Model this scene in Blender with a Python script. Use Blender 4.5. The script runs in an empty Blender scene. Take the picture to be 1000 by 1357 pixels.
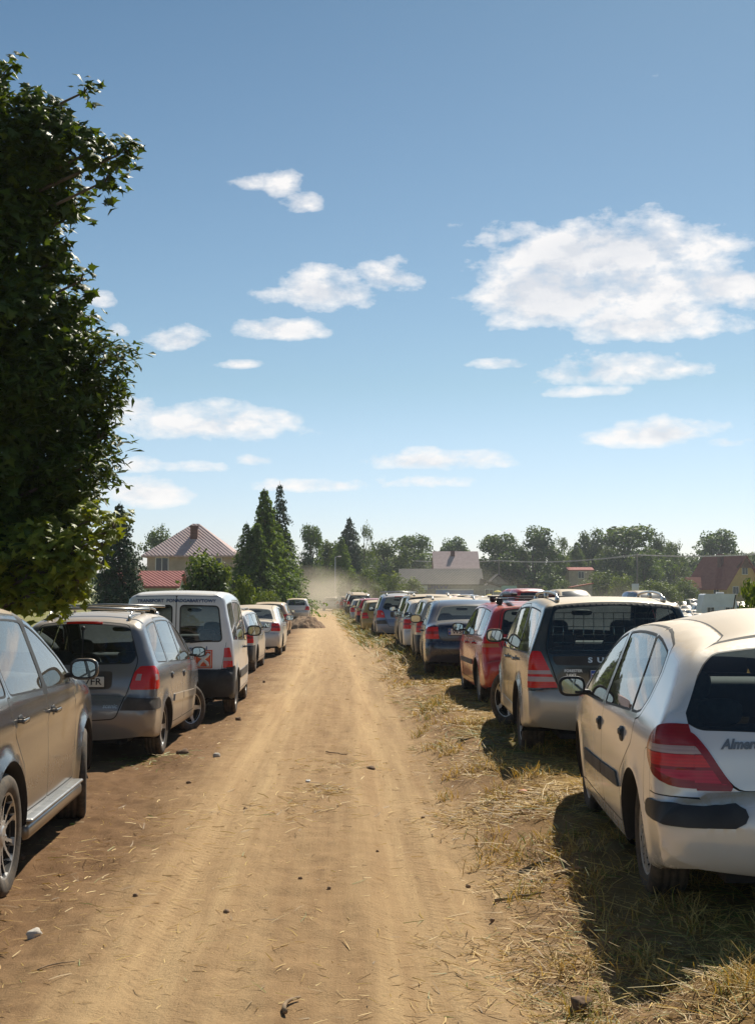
import bpy, bmesh, math, random
import numpy as np
from mathutils import Vector, Matrix, noise
from mathutils.geometry import delaunay_2d_cdt
R = math.radians
random.seed(7); RNG = np.random.default_rng(7)
scene = bpy.context.scene
COL = scene.collection

# ------------------------------------------------------------------ camera model (1000 x 1357 photograph)
FPX = 1720.0
CAMZ = 1.75
HORIZ = 787.0
PITCH = math.atan((HORIZ - 678.5) / FPX)
def ray(u, v):
    F = Vector((0, math.cos(PITCH), math.sin(PITCH))); U = Vector((0, -math.sin(PITCH), math.cos(PITCH)))
    return F * FPX + Vector((1, 0, 0)) * (u - 500) + U * (678.5 - v)
def at(u, v, Y):
    d = ray(u, v); t = Y / d.y
    return Vector((d.x * t, Y, CAMZ + d.z * t))
def sstep(a, b, x):
    t = np.clip((np.asarray(x, float) - a) / (b - a), 0, 1)
    return t * t * (3 - 2 * t)
SLOPE = 0.0436
def gz(x, y):
    """height of the land"""
    x = np.asarray(x, float); y = np.asarray(y, float)
    xr = x + SLOPE * y
    bank = 0.21 * sstep(0.8, 1.75, xr) * (1 - 0.45 * sstep(20, 60, y))
    D = sstep(15, 27, xr); field = D * (-1.9 * sstep(35, 110, y) + 2.3 * sstep(140, 250, y)) + (1 - D) * .4 * sstep(4, 12, xr) * sstep(60, 220, y)
    left = -0.09 * sstep(-1.0, -1.9, xr) - 0.25 * sstep(-5, -12, xr)
    return bank + field + left
def ground_at(u, v):
    Y = 10.0
    d = ray(u, v)
    lo, hi = 2.0, 600.0
    # march outwards until the ray goes below ground
    y = lo
    while y < hi:
        p = at(u, v, y)
        if p.z < float(gz(p.x, y)): break
        y *= 1.01
    return at(u, v, y)

# ------------------------------------------------------------------ object helpers
def link(o, parent=None):
    COL.objects.link(o)
    if parent is not None: o.parent = parent
    return o
def tag(o, label=None, cat=None, group=None, kind=None):
    if label: o['label'] = label
    if cat: o['category'] = cat
    if group: o['group'] = group
    if kind: o['kind'] = kind
    return o
def empty(name, loc=(0, 0, 0), rz=0.0, parent=None):
    o = bpy.data.objects.new(name, None); o.empty_display_size = .2
    o.location = loc; o.rotation_euler = (0, 0, rz)
    return link(o, parent)
def mesh_obj(name, V, F, mats, parent=None, smooth=False, midx=None, normals=None):
    me = bpy.data.meshes.new(name)
    me.from_pydata([tuple(map(float, v)) for v in V], [], [tuple(map(int, f)) for f in F])
    if not isinstance(mats, (list, tuple)): mats = [mats]
    for m in mats: me.materials.append(m)
    if midx is not None: me.polygons.foreach_set('material_index', np.asarray(midx, dtype=np.int32))
    if smooth: me.polygons.foreach_set('use_smooth', np.ones(len(me.polygons), bool))
    me.update()
    if normals is not None: me.normals_split_custom_set_from_vertices([tuple(map(float, n)) for n in normals])
    o = bpy.data.objects.new(name, me)
    return link(o, parent)
def fast_mesh(name, V, quads, mats, parent=None, smooth=False, midx=None, color=None):
    """V (n,3) array, quads (m,k) array -- quick build for leaves, straw and terrain"""
    V = np.asarray(V, np.float32); Q = np.asarray(quads, np.int32); k = Q.shape[1]
    me = bpy.data.meshes.new(name)
    me.vertices.add(len(V)); me.vertices.foreach_set('co', V.ravel())
    me.loops.add(Q.size); me.loops.foreach_set('vertex_index', Q.ravel())
    me.polygons.add(len(Q)); me.polygons.foreach_set('loop_start', np.arange(0, Q.size, k, dtype=np.int32))
    me.polygons.foreach_set('loop_total', np.full(len(Q), k, np.int32))
    if not isinstance(mats, (list, tuple)): mats = [mats]
    for m in mats: me.materials.append(m)
    if midx is not None: me.polygons.foreach_set('material_index', np.asarray(midx, np.int32))
    if smooth: me.polygons.foreach_set('use_smooth', np.ones(len(Q), bool))
    if color is not None:
        a = me.attributes.new('tone', 'FLOAT', 'FACE'); a.data.foreach_set('value', np.asarray(color, np.float32))
    me.update(calc_edges=True); me.validate()
    return link(bpy.data.objects.new(name, me), parent)

class MB:
    """collects simple shapes into ONE mesh"""
    def __init__(s): s.V = []; s.F = []; s.M = []; s.S = []
    def add(s, V, F, m=0, sm=False):
        b = len(s.V); s.V += [tuple(v) for v in V]
        for f in F: s.F.append(tuple(i + b for i in f)); s.M.append(m); s.S.append(sm)
        return s
    def box(s, c, d, rot=None, m=0, taper=(1, 1), bev=0.0):
        V = []
        hx, hy, hz = d[0] / 2, d[1] / 2, d[2] / 2
        if bev <= 0:
            for z in (-1, 1):
                tx, ty = taper if z > 0 else (1, 1)
                for x, y in ((-1, -1), (1, -1), (1, 1), (-1, 1)):
                    V.append(Vector((x * hx * tx, y * hy * ty, z * hz)))
            F = [(3, 2, 1, 0), (4, 5, 6, 7), (0, 1, 5, 4), (1, 2, 6, 5), (2, 3, 7, 6), (3, 0, 4, 7)]
        else:
            b = min(bev, hx * .9, hy * .9, hz * .9); rings = []
            for (zz, ins) in ((-hz, b), (-hz + b * .3, b * .3), (-hz + b, 0), (hz - b, 0), (hz - b * .3, b * .3), (hz, b)):
                tx = 1 + (taper[0] - 1) * (zz + hz) / (2 * hz); ty = 1 + (taper[1] - 1) * (zz + hz) / (2 * hz)
                ax, ay = (hx - ins) * tx, (hy - ins) * ty; r = b * 1.0; ring = []
                for (sx, sy, a0) in ((1, 1, 0), (-1, 1, 90), (-1, -1, 180), (1, -1, 270)):
                    for k in range(4):
                        a = R(a0 + 30 * k); ring.append(Vector((sx * (ax - r * .8) + r * .8 * math.cos(a), sy * (ay - r * .8) + r * .8 * math.sin(a), zz)))
                rings.append(ring)
            n = 16; V = [v for r_ in rings for v in r_]; F = []
            for i in range(5):
                for k in range(n): F.append((i * n + k, i * n + (k + 1) % n, (i + 1) * n + (k + 1) % n, (i + 1) * n + k))
            F.append(tuple(range(n - 1, -1, -1))); F.append(tuple(range(5 * n, 6 * n)))
        if rot is not None: V = [rot @ v for v in V]
        V = [v + Vector(c) for v in V]
        return s.add(V, F, m, bev > 0)
    def tube(s, pts, rad, n=8, m=0, cap=True, sm=True):
        pts = [Vector(p) for p in pts]
        if not isinstance(rad, (list, tuple)): rad = [rad] * len(pts)
        V = []; F = []; up = Vector((0, 0, 1)); prev = None
        for i, p in enumerate(pts):
            t = (pts[min(i + 1, len(pts) - 1)] - pts[max(i - 1, 0)]).normalized()
            if prev is None:
                a = t.cross(up)
                if a.length < .1: a = t.cross(Vector((1, 0, 0)))
            else: a = prev - t * prev.dot(t)
            a.normalize(); prev = a; b = t.cross(a)
            for k in range(n):
                th = 2 * math.pi * k / n; V.append(p + (a * math.cos(th) + b * math.sin(th)) * rad[i])
        for i in range(len(pts) - 1):
            for k in range(n): F.append((i * n + k, i * n + (k + 1) % n, (i + 1) * n + (k + 1) % n, (i + 1) * n + k))
        if cap: F.append(tuple(range(n - 1, -1, -1))); F.append(tuple((len(pts) - 1) * n + k for k in range(n)))
        return s.add(V, F, m, sm)
    def lathe(s, prof, n=32, m=0, axis='y', c=(0, 0, 0)):
        V = []; F = []
        for (r, h) in prof:
            for k in range(n):
                a = 2 * math.pi * k / n
                p = (r * math.cos(a), h, r * math.sin(a)) if axis == 'y' else (r * math.cos(a), r * math.sin(a), h)
                V.append((p[0] + c[0], p[1] + c[1], p[2] + c[2]))
        for i in range(len(prof) - 1):
            for k in range(n):
                f = (i * n + k, i * n + (k + 1) % n, (i + 1) * n + (k + 1) % n, (i + 1) * n + k)
                F.append(f if axis == 'y' else f[::1])
        return s.add(V, F, m, True)
    def blob(s, c, d, p=2.6, n=14, m=0, f=None, rot=None):
        """super-ellipsoid"""
        V = []; F = []; c = Vector(c)
        def sp(a, e): return math.copysign(abs(a) ** e, a)
        e = 2.0 / p; nu = n; nv = n * 2
        for i in range(nu + 1):
            th = -math.pi / 2 + math.pi * i / nu
            for k in range(nv):
                ph = 2 * math.pi * k / nv
                q = Vector((sp(math.cos(th), e) * sp(math.cos(ph), e) * d[0], sp(math.cos(th), e) * sp(math.sin(ph), e) * d[1], sp(math.sin(th), e) * d[2]))
                if f: q = f(q)
                if rot is not None: q = rot @ q
                V.append(q + c)
        for i in range(nu):
            for k in range(nv): F.append((i * nv + k, i * nv + (k + 1) % nv, (i + 1) * nv + (k + 1) % nv, (i + 1) * nv + k))
        return s.add(V, F, m, True)
    def build(s, name, mats, parent=None):
        o = mesh_obj(name, s.V, s.F, mats, parent, midx=s.M)
        o.data.polygons.foreach_set('use_smooth', np.array(s.S, bool))
        return o

# ------------------------------------------------------------------ materials
MATS = {}
def newmat(name):
    m = bpy.data.materials.new(name); m.use_nodes = True; nt = m.node_tree; nt.nodes.clear()
    out = nt.nodes.new('ShaderNodeOutputMaterial')
    return m, nt, out
class NT:
    def __init__(s, nt): s.nt = nt
    def n(s, t, **kw):
        nd = s.nt.nodes.new(t)
        ins = kw.pop('ins', {})
        for k, v in kw.items(): setattr(nd, k, v)
        for k, v in ins.items(): s.set(nd, k, v)
        return nd
    def set(s, nd, k, v):
        sock = nd.inputs[k]
        if isinstance(v, bpy.types.NodeSocket): s.nt.links.new(v, sock)
        else: sock.default_value = v
    def math(s, op, a, b=None, c=None, clamp=False):
        nd = s.nt.nodes.new('ShaderNodeMath'); nd.operation = op; nd.use_clamp = clamp
        for i, v in enumerate((a, b, c)):
            if v is not None: s.set(nd, i, v)
        return nd.outputs[0]
    def mix(s, f, a, b, mode='MIX'):
        nd = s.nt.nodes.new('ShaderNodeMix'); nd.data_type = 'RGBA'; nd.blend_type = mode
        s.set(nd, 0, f); s.set(nd, 6, a); s.set(nd, 7, b)
        return nd.outputs[2]
    def ramp(s, f, stops):
        nd = s.nt.nodes.new('ShaderNodeMapRange'); nd.clamp = True; s.set(nd, 0, f)
        nd.inputs[1].default_value = stops[0]; nd.inputs[2].default_value = stops[1]
        nd.inputs[3].default_value = stops[2]; nd.inputs[4].default_value = stops[3]
        return nd.outputs[0]
    def noise(s, vec, scale, detail=3, rough=.55, w=None):
        nd = s.nt.nodes.new('ShaderNodeTexNoise'); nd.inputs['Scale'].default_value = scale
        nd.inputs['Detail'].default_value = detail; nd.inputs['Roughness'].default_value = rough
        if vec is not None: s.nt.links.new(vec, nd.inputs['Vector'])
        return nd.outputs['Fac']
    def mapping(s, vec, sc=(1, 1, 1), loc=(0, 0, 0), rot=(0, 0, 0)):
        nd = s.nt.nodes.new('ShaderNodeMapping'); s.nt.links.new(vec, nd.inputs[0])
        nd.inputs['Scale'].default_value = sc; nd.inputs['Location'].default_value = loc; nd.inputs['Rotation'].default_value = rot
        return nd.outputs[0]
    def bump(s, h, strength=.3, dist=.01, normal=None):
        nd = s.nt.nodes.new('ShaderNodeBump'); nd.inputs['Strength'].default_value = strength; nd.inputs['Distance'].default_value = dist
        s.nt.links.new(h, nd.inputs['Height'])
        if normal is not None: s.nt.links.new(normal, nd.inputs['Normal'])
        return nd.outputs[0]
def c4(c): return (c[0], c[1], c[2], 1.0)
DUST = (0.46, 0.33, 0.18)
def simple(name, col, rough=.6, metal=0.0, nscale=0, namt=.25, bump=0, bscale=60, spec=.5, emit=None):
    if name in MATS: return MATS[name]
    m, nt, out = newmat(name); N = NT(nt); b = N.n('ShaderNodeBsdfPrincipled')
    N.set(b, 'Roughness', rough); N.set(b, 'Metallic', metal); N.set(b, 'Specular IOR Level', spec)
    tc = N.n('ShaderNodeTexCoord')
    if nscale:
        f = N.noise(tc.outputs['Object'], nscale, 5)
        N.set(b, 'Base Color', N.mix(N.ramp(f, (.3, .7, 0, 1)), c4([x * (1 - namt) for x in col]), c4([min(1, x * (1 + namt)) for x in col])))
    else: N.set(b, 'Base Color', c4(col))
    if bump: N.set(b, 'Normal', N.bump(N.noise(tc.outputs['Object'], bscale, 4), .6, bump))
    if emit: N.set(b, 'Emission Color', c4(emit[:3])); N.set(b, 'Emission Strength', emit[3])
    nt.links.new(b.outputs[0], out.inputs[0]); MATS[name] = m
    return m
def paint(name, col, metal=.0, rough=.32, dust=.5, top=.9, low=.8, inside=(.03, .03, .032), dustc=DUST):
    """car paint carrying dust on its upward faces and towards the sills"""
    if name in MATS: return MATS[name]
    m, nt, out = newmat(name); N = NT(nt)
    tc = N.n('ShaderNodeTexCoord'); ge = N.n('ShaderNodeNewGeometry')
    sepn = N.n('ShaderNodeSeparateXYZ', ins={0: ge.outputs['Normal']}); sepo = N.n('ShaderNodeSeparateXYZ', ins={0: tc.outputs['Object']})
    n1 = N.noise(tc.outputs['Object'], 3.2, 5, .65); n2 = N.noise(tc.outputs['Object'], 38, 5, .75)
    nrun = N.noise(N.mapping(tc.outputs['Object'], (9, 9, 1.1)), 1.0, 4, .6)
    up = N.math('MULTIPLY', N.ramp(sepn.outputs[2], (.55, .97, 0, 1)), top)
    lo = N.math('MULTIPLY', N.ramp(sepo.outputs[2], (.80, .20, 0, 1)), low * .6)
    base = N.math('ADD', N.math('MULTIPLY', N.ramp(n1, (.3, .72, .15, 1)), .5), N.math('MULTIPLY', N.ramp(nrun, (.35, .7, 0, 1)), .45))
    fac = N.math('ADD', N.math('MULTIPLY', base, dust * .42), up)
    fac = N.math('ADD', fac, N.math('MULTIPLY', lo, N.ramp(n1, (.25, .65, .55, 1))))
    fac = N.math('MULTIPLY', fac, N.ramp(n2, (.25, .6, .72, 1.05)), clamp=True)
    fac = N.math('MINIMUM', fac, .9)
    cc = N.mix(fac, c4(col), c4(dustc))
    b = N.n('ShaderNodeBsdfPrincipled')
    N.set(b, 'Base Color', cc)
    N.set(b, 'Metallic', N.math('MULTIPLY', N.math('SUBTRACT', 1.0, fac), metal))
    N.set(b, 'Roughness', N.math('ADD', rough, N.math('MULTIPLY', fac, .4)))
    N.set(b, 'Coat Weight', N.math('MULTIPLY', N.math('SUBTRACT', 1.0, N.math('MULTIPLY', fac, .75)), .8)); N.set(b, 'Coat Roughness', .09)
    N.set(b, 'Normal', N.bump(n2, .05, .003))
    d = N.n('ShaderNodeBsdfDiffuse', ins={0: c4(inside)})
    mx = N.n('ShaderNodeMixShader', ins={0: ge.outputs['Backfacing'], 1: b.outputs[0], 2: d.outputs[0]})
    nt.links.new(mx.outputs[0], out.inputs[0]); MATS[name] = m
    return m
def glass(name, tint=(.50, .56, .54), dust=.10, dcol=(.42, .35, .26)):
    if name in MATS: return MATS[name]
    m, nt, out = newmat(name); N = NT(nt)
    tc = N.n('ShaderNodeTexCoord')
    tr = N.n('ShaderNodeBsdfTransparent', ins={0: c4(tint)}); gl = N.n('ShaderNodeBsdfGlossy', ins={0: (1, 1, 1, 1), 1: .015})
    fr = N.n('ShaderNodeFresnel', ins={0: 1.52})
    mx = N.n('ShaderNodeMixShader', ins={0: N.math('MULTIPLY', fr.outputs[0], 1.35, clamp=True), 1: tr.outputs[0], 2: gl.outputs[0]})
    df = N.n('ShaderNodeBsdfDiffuse', ins={0: c4(dcol)})
    n1 = N.noise(tc.outputs['Object'], 5, 6, .7); n2 = N.noise(tc.outputs['Object'], 70, 4, .7)
    f = N.math('MULTIPLY', N.math('ADD', N.ramp(n1, (.35, .75, .1, .7)), N.ramp(n2, (.45, .7, .1, .7))), dust)
    m2 = N.n('ShaderNodeMixShader', ins={0: f, 1: mx.outputs[0], 2: df.outputs[0]})
    nt.links.new(m2.outputs[0], out.inputs[0]); MATS[name] = m
    return m
def lens(name, col, ribs=120, rough=.12):
    if name in MATS: return MATS[name]
    m, nt, out = newmat(name); N = NT(nt); tc = N.n('ShaderNodeTexCoord')
    w = N.n('ShaderNodeTexWave', bands_direction='Z', ins={'Vector': tc.outputs['Object'], 'Scale': ribs / 6.28, 'Distortion': 0.0})
    n1 = N.noise(tc.outputs['Object'], 9, 3)
    b = N.n('ShaderNodeBsdfPrincipled', ins={'Roughness': .25, 'Specular IOR Level': .3, 'Coat Weight': .45, 'Coat Roughness': .03, 'Subsurface Weight': .0})
    cc = N.mix(N.math('MULTIPLY', w.outputs['Fac'], .25), c4([x * .75 for x in col]), c4([min(1, x * 1.35) for x in col]))
    cc = N.mix(N.math('MULTIPLY', N.ramp(n1, (.4, .8, 0, .5)), .12), cc, c4(DUST))
    N.set(b, 'Base Color', cc)
    nt.links.new(b.outputs[0], out.inputs[0]); MATS[name] = m
    return m
def base_mats():
    simple('black_plastic', (.022, .021, .022), .55, nscale=6, namt=.5, bump=.001, bscale=300)
    simple('dusty_plastic', (.075, .062, .05), .7, nscale=5, namt=.45, bump=.001, bscale=300)
    simple('seam_dark', (.012, .011, .01), .8)
    simple('rubber_trim', (.018, .018, .018), .6)
    simple('underbody_dark', (.014, .012, .011), .9)
    simple('cabin_dark', (.03, .031, .035), .8, nscale=20)
    simple('seat_cloth', (.045, .05, .058), .9, nscale=25)
    simple('alloy', (.5, .48, .45), .42, .7, nscale=14, namt=.25)
    simple('cover_grey', (.34, .32, .29), .45, .2, nscale=14, namt=.25)
    simple('brake_dark', (.015, .014, .013), .8)
    simple('chrome', (.7, .7, .7), .15, 1.0)
    simple('rail_metal', (.42, .41, .39), .3, .7, nscale=10)
    simple('mirror_glass', (.42, .50, .54), .02, 1.0)
    simple('plate_white', (.66, .64, .58), .5, nscale=8, namt=.1)
    simple('plate_blue', (.02, .07, .35), .5)
    simple('ink_black', (.01, .01, .012), .5)
    simple('letter_silver', (.62, .62, .62), .3, .8)
    simple('letter_dark', (.20, .20, .21), .35, .6)
    simple('letter_blue', (.02, .06, .17), .5)
    simple('logo_orange', (.75, .11, .03), .5)
    simple('decal_white', (.75, .74, .7), .5)
    simple('flag_red', (.5, .02, .02), .5)
    lens('lens_red', (.72, .010, .004)); lens('lens_deep', (.30, .003, .005)); lens('lens_pink', (.60, .006, .035)); lens('lens_clear', (.50, .36, .36)); lens('lens_amber', (.62, .22, .06))
    lens('headlamp', (.6, .6, .6), 60)
    glass('glass_side', (.55, .60, .57), .16); glass('glass_rear', (.62, .72, .71), .045); glass('glass_front', (.84, .88, .86), .08)
    # tyre: tread blocks as bump
    m, nt, out = newmat('tyre_rubber'); N = NT(nt); tc = N.n('ShaderNodeTexCoord')
    n1 = N.noise(tc.outputs['Object'], 12, 5, .7)
    b = N.n('ShaderNodeBsdfPrincipled', ins={'Roughness': .85})
    N.set(b, 'Base Color', N.mix(N.ramp(n1, (.35, .7, .1, .75)), c4((.02, .02, .02)), c4((.17, .125, .08))))
    g = N.n('ShaderNodeTexGradient', gradient_type='RADIAL', ins={0: N.mapping(tc.outputs['Object'], rot=(R(90), 0, 0))})
    tre = N.math('PINGPONG', N.math('MULTIPLY', g.outputs['Fac'], 64.0), .5)
    N.set(b, 'Normal', N.bump(N.math('GREATER_THAN', tre, .14), .9, .006))
    nt.links.new(b.outputs[0], out.inputs[0]); MATS['tyre_rubber'] = m
base_mats()
# ------------------------------------------------------------------ polygon helpers (2-D)
def fillet(P, r, n=4):
    P = [Vector(p[:2]) for p in P]; out = []; m = len(P)
    for i in range(m):
        a, b, c = P[i - 1], P[i], P[(i + 1) % m]
        rr = r[i] if isinstance(r, (list, tuple)) else r
        l1 = (a - b).length; l2 = (c - b).length; k = min(rr, l1 * .45, l2 * .45)
        if k < 1e-4: out.append(b); continue
        p0 = b + (a - b).normalized() * k; p2 = b + (c - b).normalized() * k
        for j in range(n + 1):
            t = j / n; out.append(p0 * (1 - t) ** 2 + b * 2 * t * (1 - t) + p2 * t * t)
    return [tuple(p) for p in out]
def spl(P, n=5, closed=True):
    P = [np.array(p[:2], float) for p in P]; m = len(P); out = []
    rng = range(m) if closed else range(m - 1)
    for i in rng:
        if closed: a, b, c, d = P[i - 1], P[i], P[(i + 1) % m], P[(i + 2) % m]
        else: a, b, c, d = P[max(i - 1, 0)], P[i], P[i + 1], P[min(i + 2, m - 1)]
        for j in range(n):
            t = j / n
            out.append(tuple(.5 * ((2 * b) + (-a + c) * t + (2 * a - 5 * b + 4 * c - d) * t * t + (-a + 3 * b - 3 * c + d) * t ** 3)))
    if not closed: out.append(tuple(P[-1]))
    return out
def area2(P):
    return sum(P[i - 1][0] * P[i][1] - P[i][0] * P[i - 1][1] for i in range(len(P)))
def offset(P, d):
    """grow (+) or shrink (-) a closed polygon"""
    P = [Vector(p) for p in P]
    Q = []
    for p in P:
        if not Q or (p - Q[-1]).length > 1e-4: Q.append(p)
    if (Q[0] - Q[-1]).length < 1e-4: Q.pop()
    sgn = 1 if area2(Q) > 0 else -1; out = []; m = len(Q)
    for i in range(m):
        e1 = (Q[i] - Q[i - 1]).normalized(); e2 = (Q[(i + 1) % m] - Q[i]).normalized()
        n1 = Vector((e1.y, -e1.x)) * sgn; n2 = Vector((e2.y, -e2.x)) * sgn
        n = n1 + n2
        if n.length < .2: n = n1
        n.normalize(); c = max(.5, n.dot(n1)); out.append(tuple(Q[i] + n * (d / c)))
    return out
def densify(P, g, closed=True):
    out = []; m = len(P)
    for i in range(m if closed else m - 1):
        a = np.array(P[i], float); b = np.array(P[(i + 1) % m], float); L = np.linalg.norm(b - a)
        if L < 1e-5: continue
        k = max(1, int(math.ceil(L / g)))
        for j in range(k): out.append(tuple(a + (b - a) * j / k))
    if not closed: out.append(tuple(P[-1]))
    return out
def inpoly(pts, P):
    P = np.asarray(P, float); x, y = pts[:, 0], pts[:, 1]; ins = np.zeros(len(pts), bool)
    x0, y0 = P[:, 0], P[:, 1]; x1, y1 = np.roll(x0, -1), np.roll(y0, -1)
    for a, b, c, d in zip(x0, y0, x1, y1):
        if b == d: continue
        k = ((b > y) != (d > y)) & (x < (c - a) * (y - b) / (d - b) + a)
        ins ^= k
    return ins
def ring_line(pts, w=.006):
    """thin closed polygon round an open polyline"""
    P = [Vector(p) for p in pts]; a = []; b = []
    for i, p in enumerate(P):
        t = (P[min(i + 1, len(P) - 1)] - P[max(i - 1, 0)]).normalized(); n = Vector((-t.y, t.x)) * (w / 2)
        a.append(tuple(p + n)); b.append(tuple(p - n))
    return a + b[::-1]

# ------------------------------------------------------------------ car shell
ZONES = dict(F=(.10, .16, .05), H=(.10, .13, .03), W=(.07, .10, .035), R=(.09, .13, .02), T=(.13, .15, .05), B=(.15, .17, .06), U=(.06, .05, .02))
class Shell:
    def __init__(s, sp):
        s.sp = sp; g = s.g = sp.get('g', .05)
        zones = dict(ZONES); zones.update(sp.get('zones', {}))
        pts = sp['top']; n = len(pts)
        X = []; A = []
        P = [np.array(p[:2], float) for p in pts]; Zn = [np.array(zones[p[2]], float) for p in pts]
        sh = [len(p) > 3 and p[3] for p in pts]; sh[0] = sh[-1] = True
        for i in range(n - 1):
            b, c = P[i], P[i + 1]; a = P[i - 1] if not sh[i] else b - (c - b); d = P[i + 2] if not sh[i + 1] else c + (c - b)
            L = np.linalg.norm(c - b); k = max(1, int(round(L / g)))
            if not (sh[i] and sh[i + 1]): k = max(k, 2 if g > .08 else 3)
            for j in range(k):
                t = j / k
                X.append(.5 * ((2 * b) + (-a + c) * t + (2 * a - 5 * b + 4 * c - d) * t * t + (-a + 3 * b - 3 * c + d) * t ** 3))
                A.append(Zn[i] * (1 - t) + Zn[i + 1] * t)
        X.append(P[-1]); A.append(Zn[-1]); s.ntop = len(X)
        bot = densify([tuple(P[-1])] + [tuple(q) for q in sp.get('bottom', [])] + [tuple(P[0])], max(g, .1), closed=False)
        for q in bot[1:-1]: X.append(np.array(q)); A.append(np.array((.05, .05, 0)))
        s.O = np.array(X); s.A = np.array(A)
        T = np.roll(s.O, -1, 0) - np.roll(s.O, 1, 0); T /= np.linalg.norm(T, axis=1)[:, None] + 1e-9
        s.N = np.stack([T[:, 1], -T[:, 0]], 1)
        # outward orientation
        if area2([tuple(p) for p in s.O]) < 0: s.N = -s.N
        seg = np.linalg.norm(np.diff(s.O[:s.ntop], axis=0), axis=1); s.S = np.concatenate([[0], np.cumsum(seg)])
        s.Wh = sp['W'] / 2
        w0 = s.w(s.O[:s.ntop, 0], s.O[:s.ntop, 1]); s.ye = w0 - s.A[:s.ntop, 1]
        zt = s.O[:s.ntop, 1]; s.ipeak = int(np.argmax(zt))
    def w(s, x, z):
        sp = s.sp; x = np.asarray(x, float); z = np.asarray(z, float)
        xm = sp.get('xm', 1.2); xr = sp['xr']; xf = sp['xf']
        a = np.clip((xm - x) / (xm - xr), 0, 1.2); b = np.clip((x - xm) / (xf - xm), 0, 1.2)
        plan = 1 - sp.get('tr', .09) * a ** 2.6 - sp.get('tf', .13) * b ** 2.8
        zb = sp['zb']; t = z - zb; e = sp.get('shoulder', .035)
        lean = (t + np.sqrt(t * t + e * e)) / 2
        low = sp.get('barrel', .045) * np.clip((.55 - z) / .4, 0, 1) ** 2 + .018 * np.clip((z - .62) / (zb - .62 + 1e-6), 0, 1) ** 2
        gh = sp.get('tumble', .36) * lean + sp.get('grear', .08) * a ** 2 * np.clip(t / .4, 0, 1) + sp.get('gfront', .02) * b * np.clip(t / .4, 0, 1)
        return s.Wh * plan - low - gh
    def near(s, x, z):
        """distance to outline and the attributes there"""
        P = np.stack([x, z], 1); A = s.O; B = np.roll(s.O, -1, 0); D = B - A; L2 = (D ** 2).sum(1) + 1e-12
        best = np.full(len(P), 9e9); rs = np.zeros(len(P)); ry = np.zeros(len(P))
        Aa = s.A; Ab = np.roll(s.A, -1, 0)
        for c in range(0, len(P), 4000):
            q = P[c:c + 4000]
            t = np.clip(((q[:, None, :] - A[None]) * D[None]).sum(2) / L2[None], 0, 1)
            d = np.linalg.norm(q[:, None, :] - (A[None] + D[None] * t[..., None]), axis=2)
            i = d.argmin(1); r = np.arange(len(q)); ti = t[r, i]
            best[c:c + 4000] = d[r, i]
            at_ = Aa[i] * (1 - ti)[:, None] + Ab[i] * ti[:, None]
            rs[c:c + 4000] = at_[:, 0]; ry[c:c + 4000] = at_[:, 1]
        return best, rs, ry
    def side(s, x, z):
        x = np.asarray(x, float); z = np.asarray(z, float)
        d, rs, ry = s.near(x, z); q = 1 - np.clip(d / rs, 0, 1)
        y = s.w(x, z) - ry * (1 - np.sqrt(np.clip(1 - q * q, 0, 1)))
        for cx in (0.0, s.sp['WB']):   # wheel-arch flare
            r = np.hypot(x - cx, z - s.sp['wr']); fl = s.sp.get('flare', .012)
            y = y + fl * np.exp(-((r - s.sp['ra']) / .05) ** 2) * (z < s.sp['zb'])
        if s.sp.get('crease'):
            zc, am = s.sp['crease']; y = y + am * np.exp(-((z - zc) / .03) ** 2) * np.clip((x - s.sp['xr'] - .15) / .3, 0, 1) * np.clip((s.sp['xf'] - .3 - x) / .3, 0, 1)
        return y
    def strip(s, t, y):
        t = np.asarray(t, float); y = np.asarray(y, float)
        I = lambda a: np.interp(t, s.S, a)
        ox, oz = I(s.O[:s.ntop, 0]), I(s.O[:s.ntop, 1]); nx, nz = I(s.N[:s.ntop, 0]), I(s.N[:s.ntop, 1])
        bow = I(s.A[:s.ntop, 2]); ye = I(s.ye); k = bow * np.clip(1 - (y / ye) ** 2, 0, 1)
        return np.stack([ox + nx * k, y, oz + nz * k], 1)
    def S_z(s, z):      # tail: height -> arc length
        zz = s.O[s.ipeak:s.ntop, 1]; ss = s.S[s.ipeak:]
        return np.interp(-np.asarray(z, float), -zz, ss)
    def S_x(s, x):      # nose to tail along the top
        xx = s.O[:s.ntop, 0]; k = int(np.argmax(xx))
        return np.interp(-np.asarray(x, float), -xx[k:], s.S[k:])
    def rear_pt(s, y, z, off=0.0):
        y = np.atleast_1d(np.asarray(y, float)); z = np.atleast_1d(np.asarray(z, float))
        t = s.S_z(z); ye = np.interp(t, s.S, s.ye)
        p = s.strip(t, np.clip(y, -ye, ye))
        n = np.stack([np.interp(t, s.S, s.N[:s.ntop, 0]), np.zeros(len(t)), np.interp(t, s.S, s.N[:s.ntop, 1])], 1)
        return p + n * off
    def top_z(s, x):
        xx = s.O[:s.ntop, 0]; zz = s.O[:s.ntop, 1]
        k = int(np.argmax(xx)); return np.interp(-np.asarray(x, float), -xx[k:], zz[k:])

def cdt(boundary, polys, interior, g):
    V = []; E = []
    def loop(P):
        b = len(V); V.extend(Vector(p) for p in P); E.extend((b + i, b + (i + 1) % len(P)) for i in range(len(P)))
    loop(boundary)
    for p in polys: loop(densify(p, g))
    V.extend(Vector(p) for p in interior)
    r = delaunay_2d_cdt(V, E, [], 0, 1e-5)
    P = np.array([tuple(v) for v in r[0]]); T = []
    for f in r[2]:
        for k in range(1, len(f) - 1): T.append((f[0], f[k], f[k + 1]))
    T = np.array(T); C = P[T].mean(1)
    keep = inpoly(C, boundary)
    return P, T[keep], C[keep]

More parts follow.
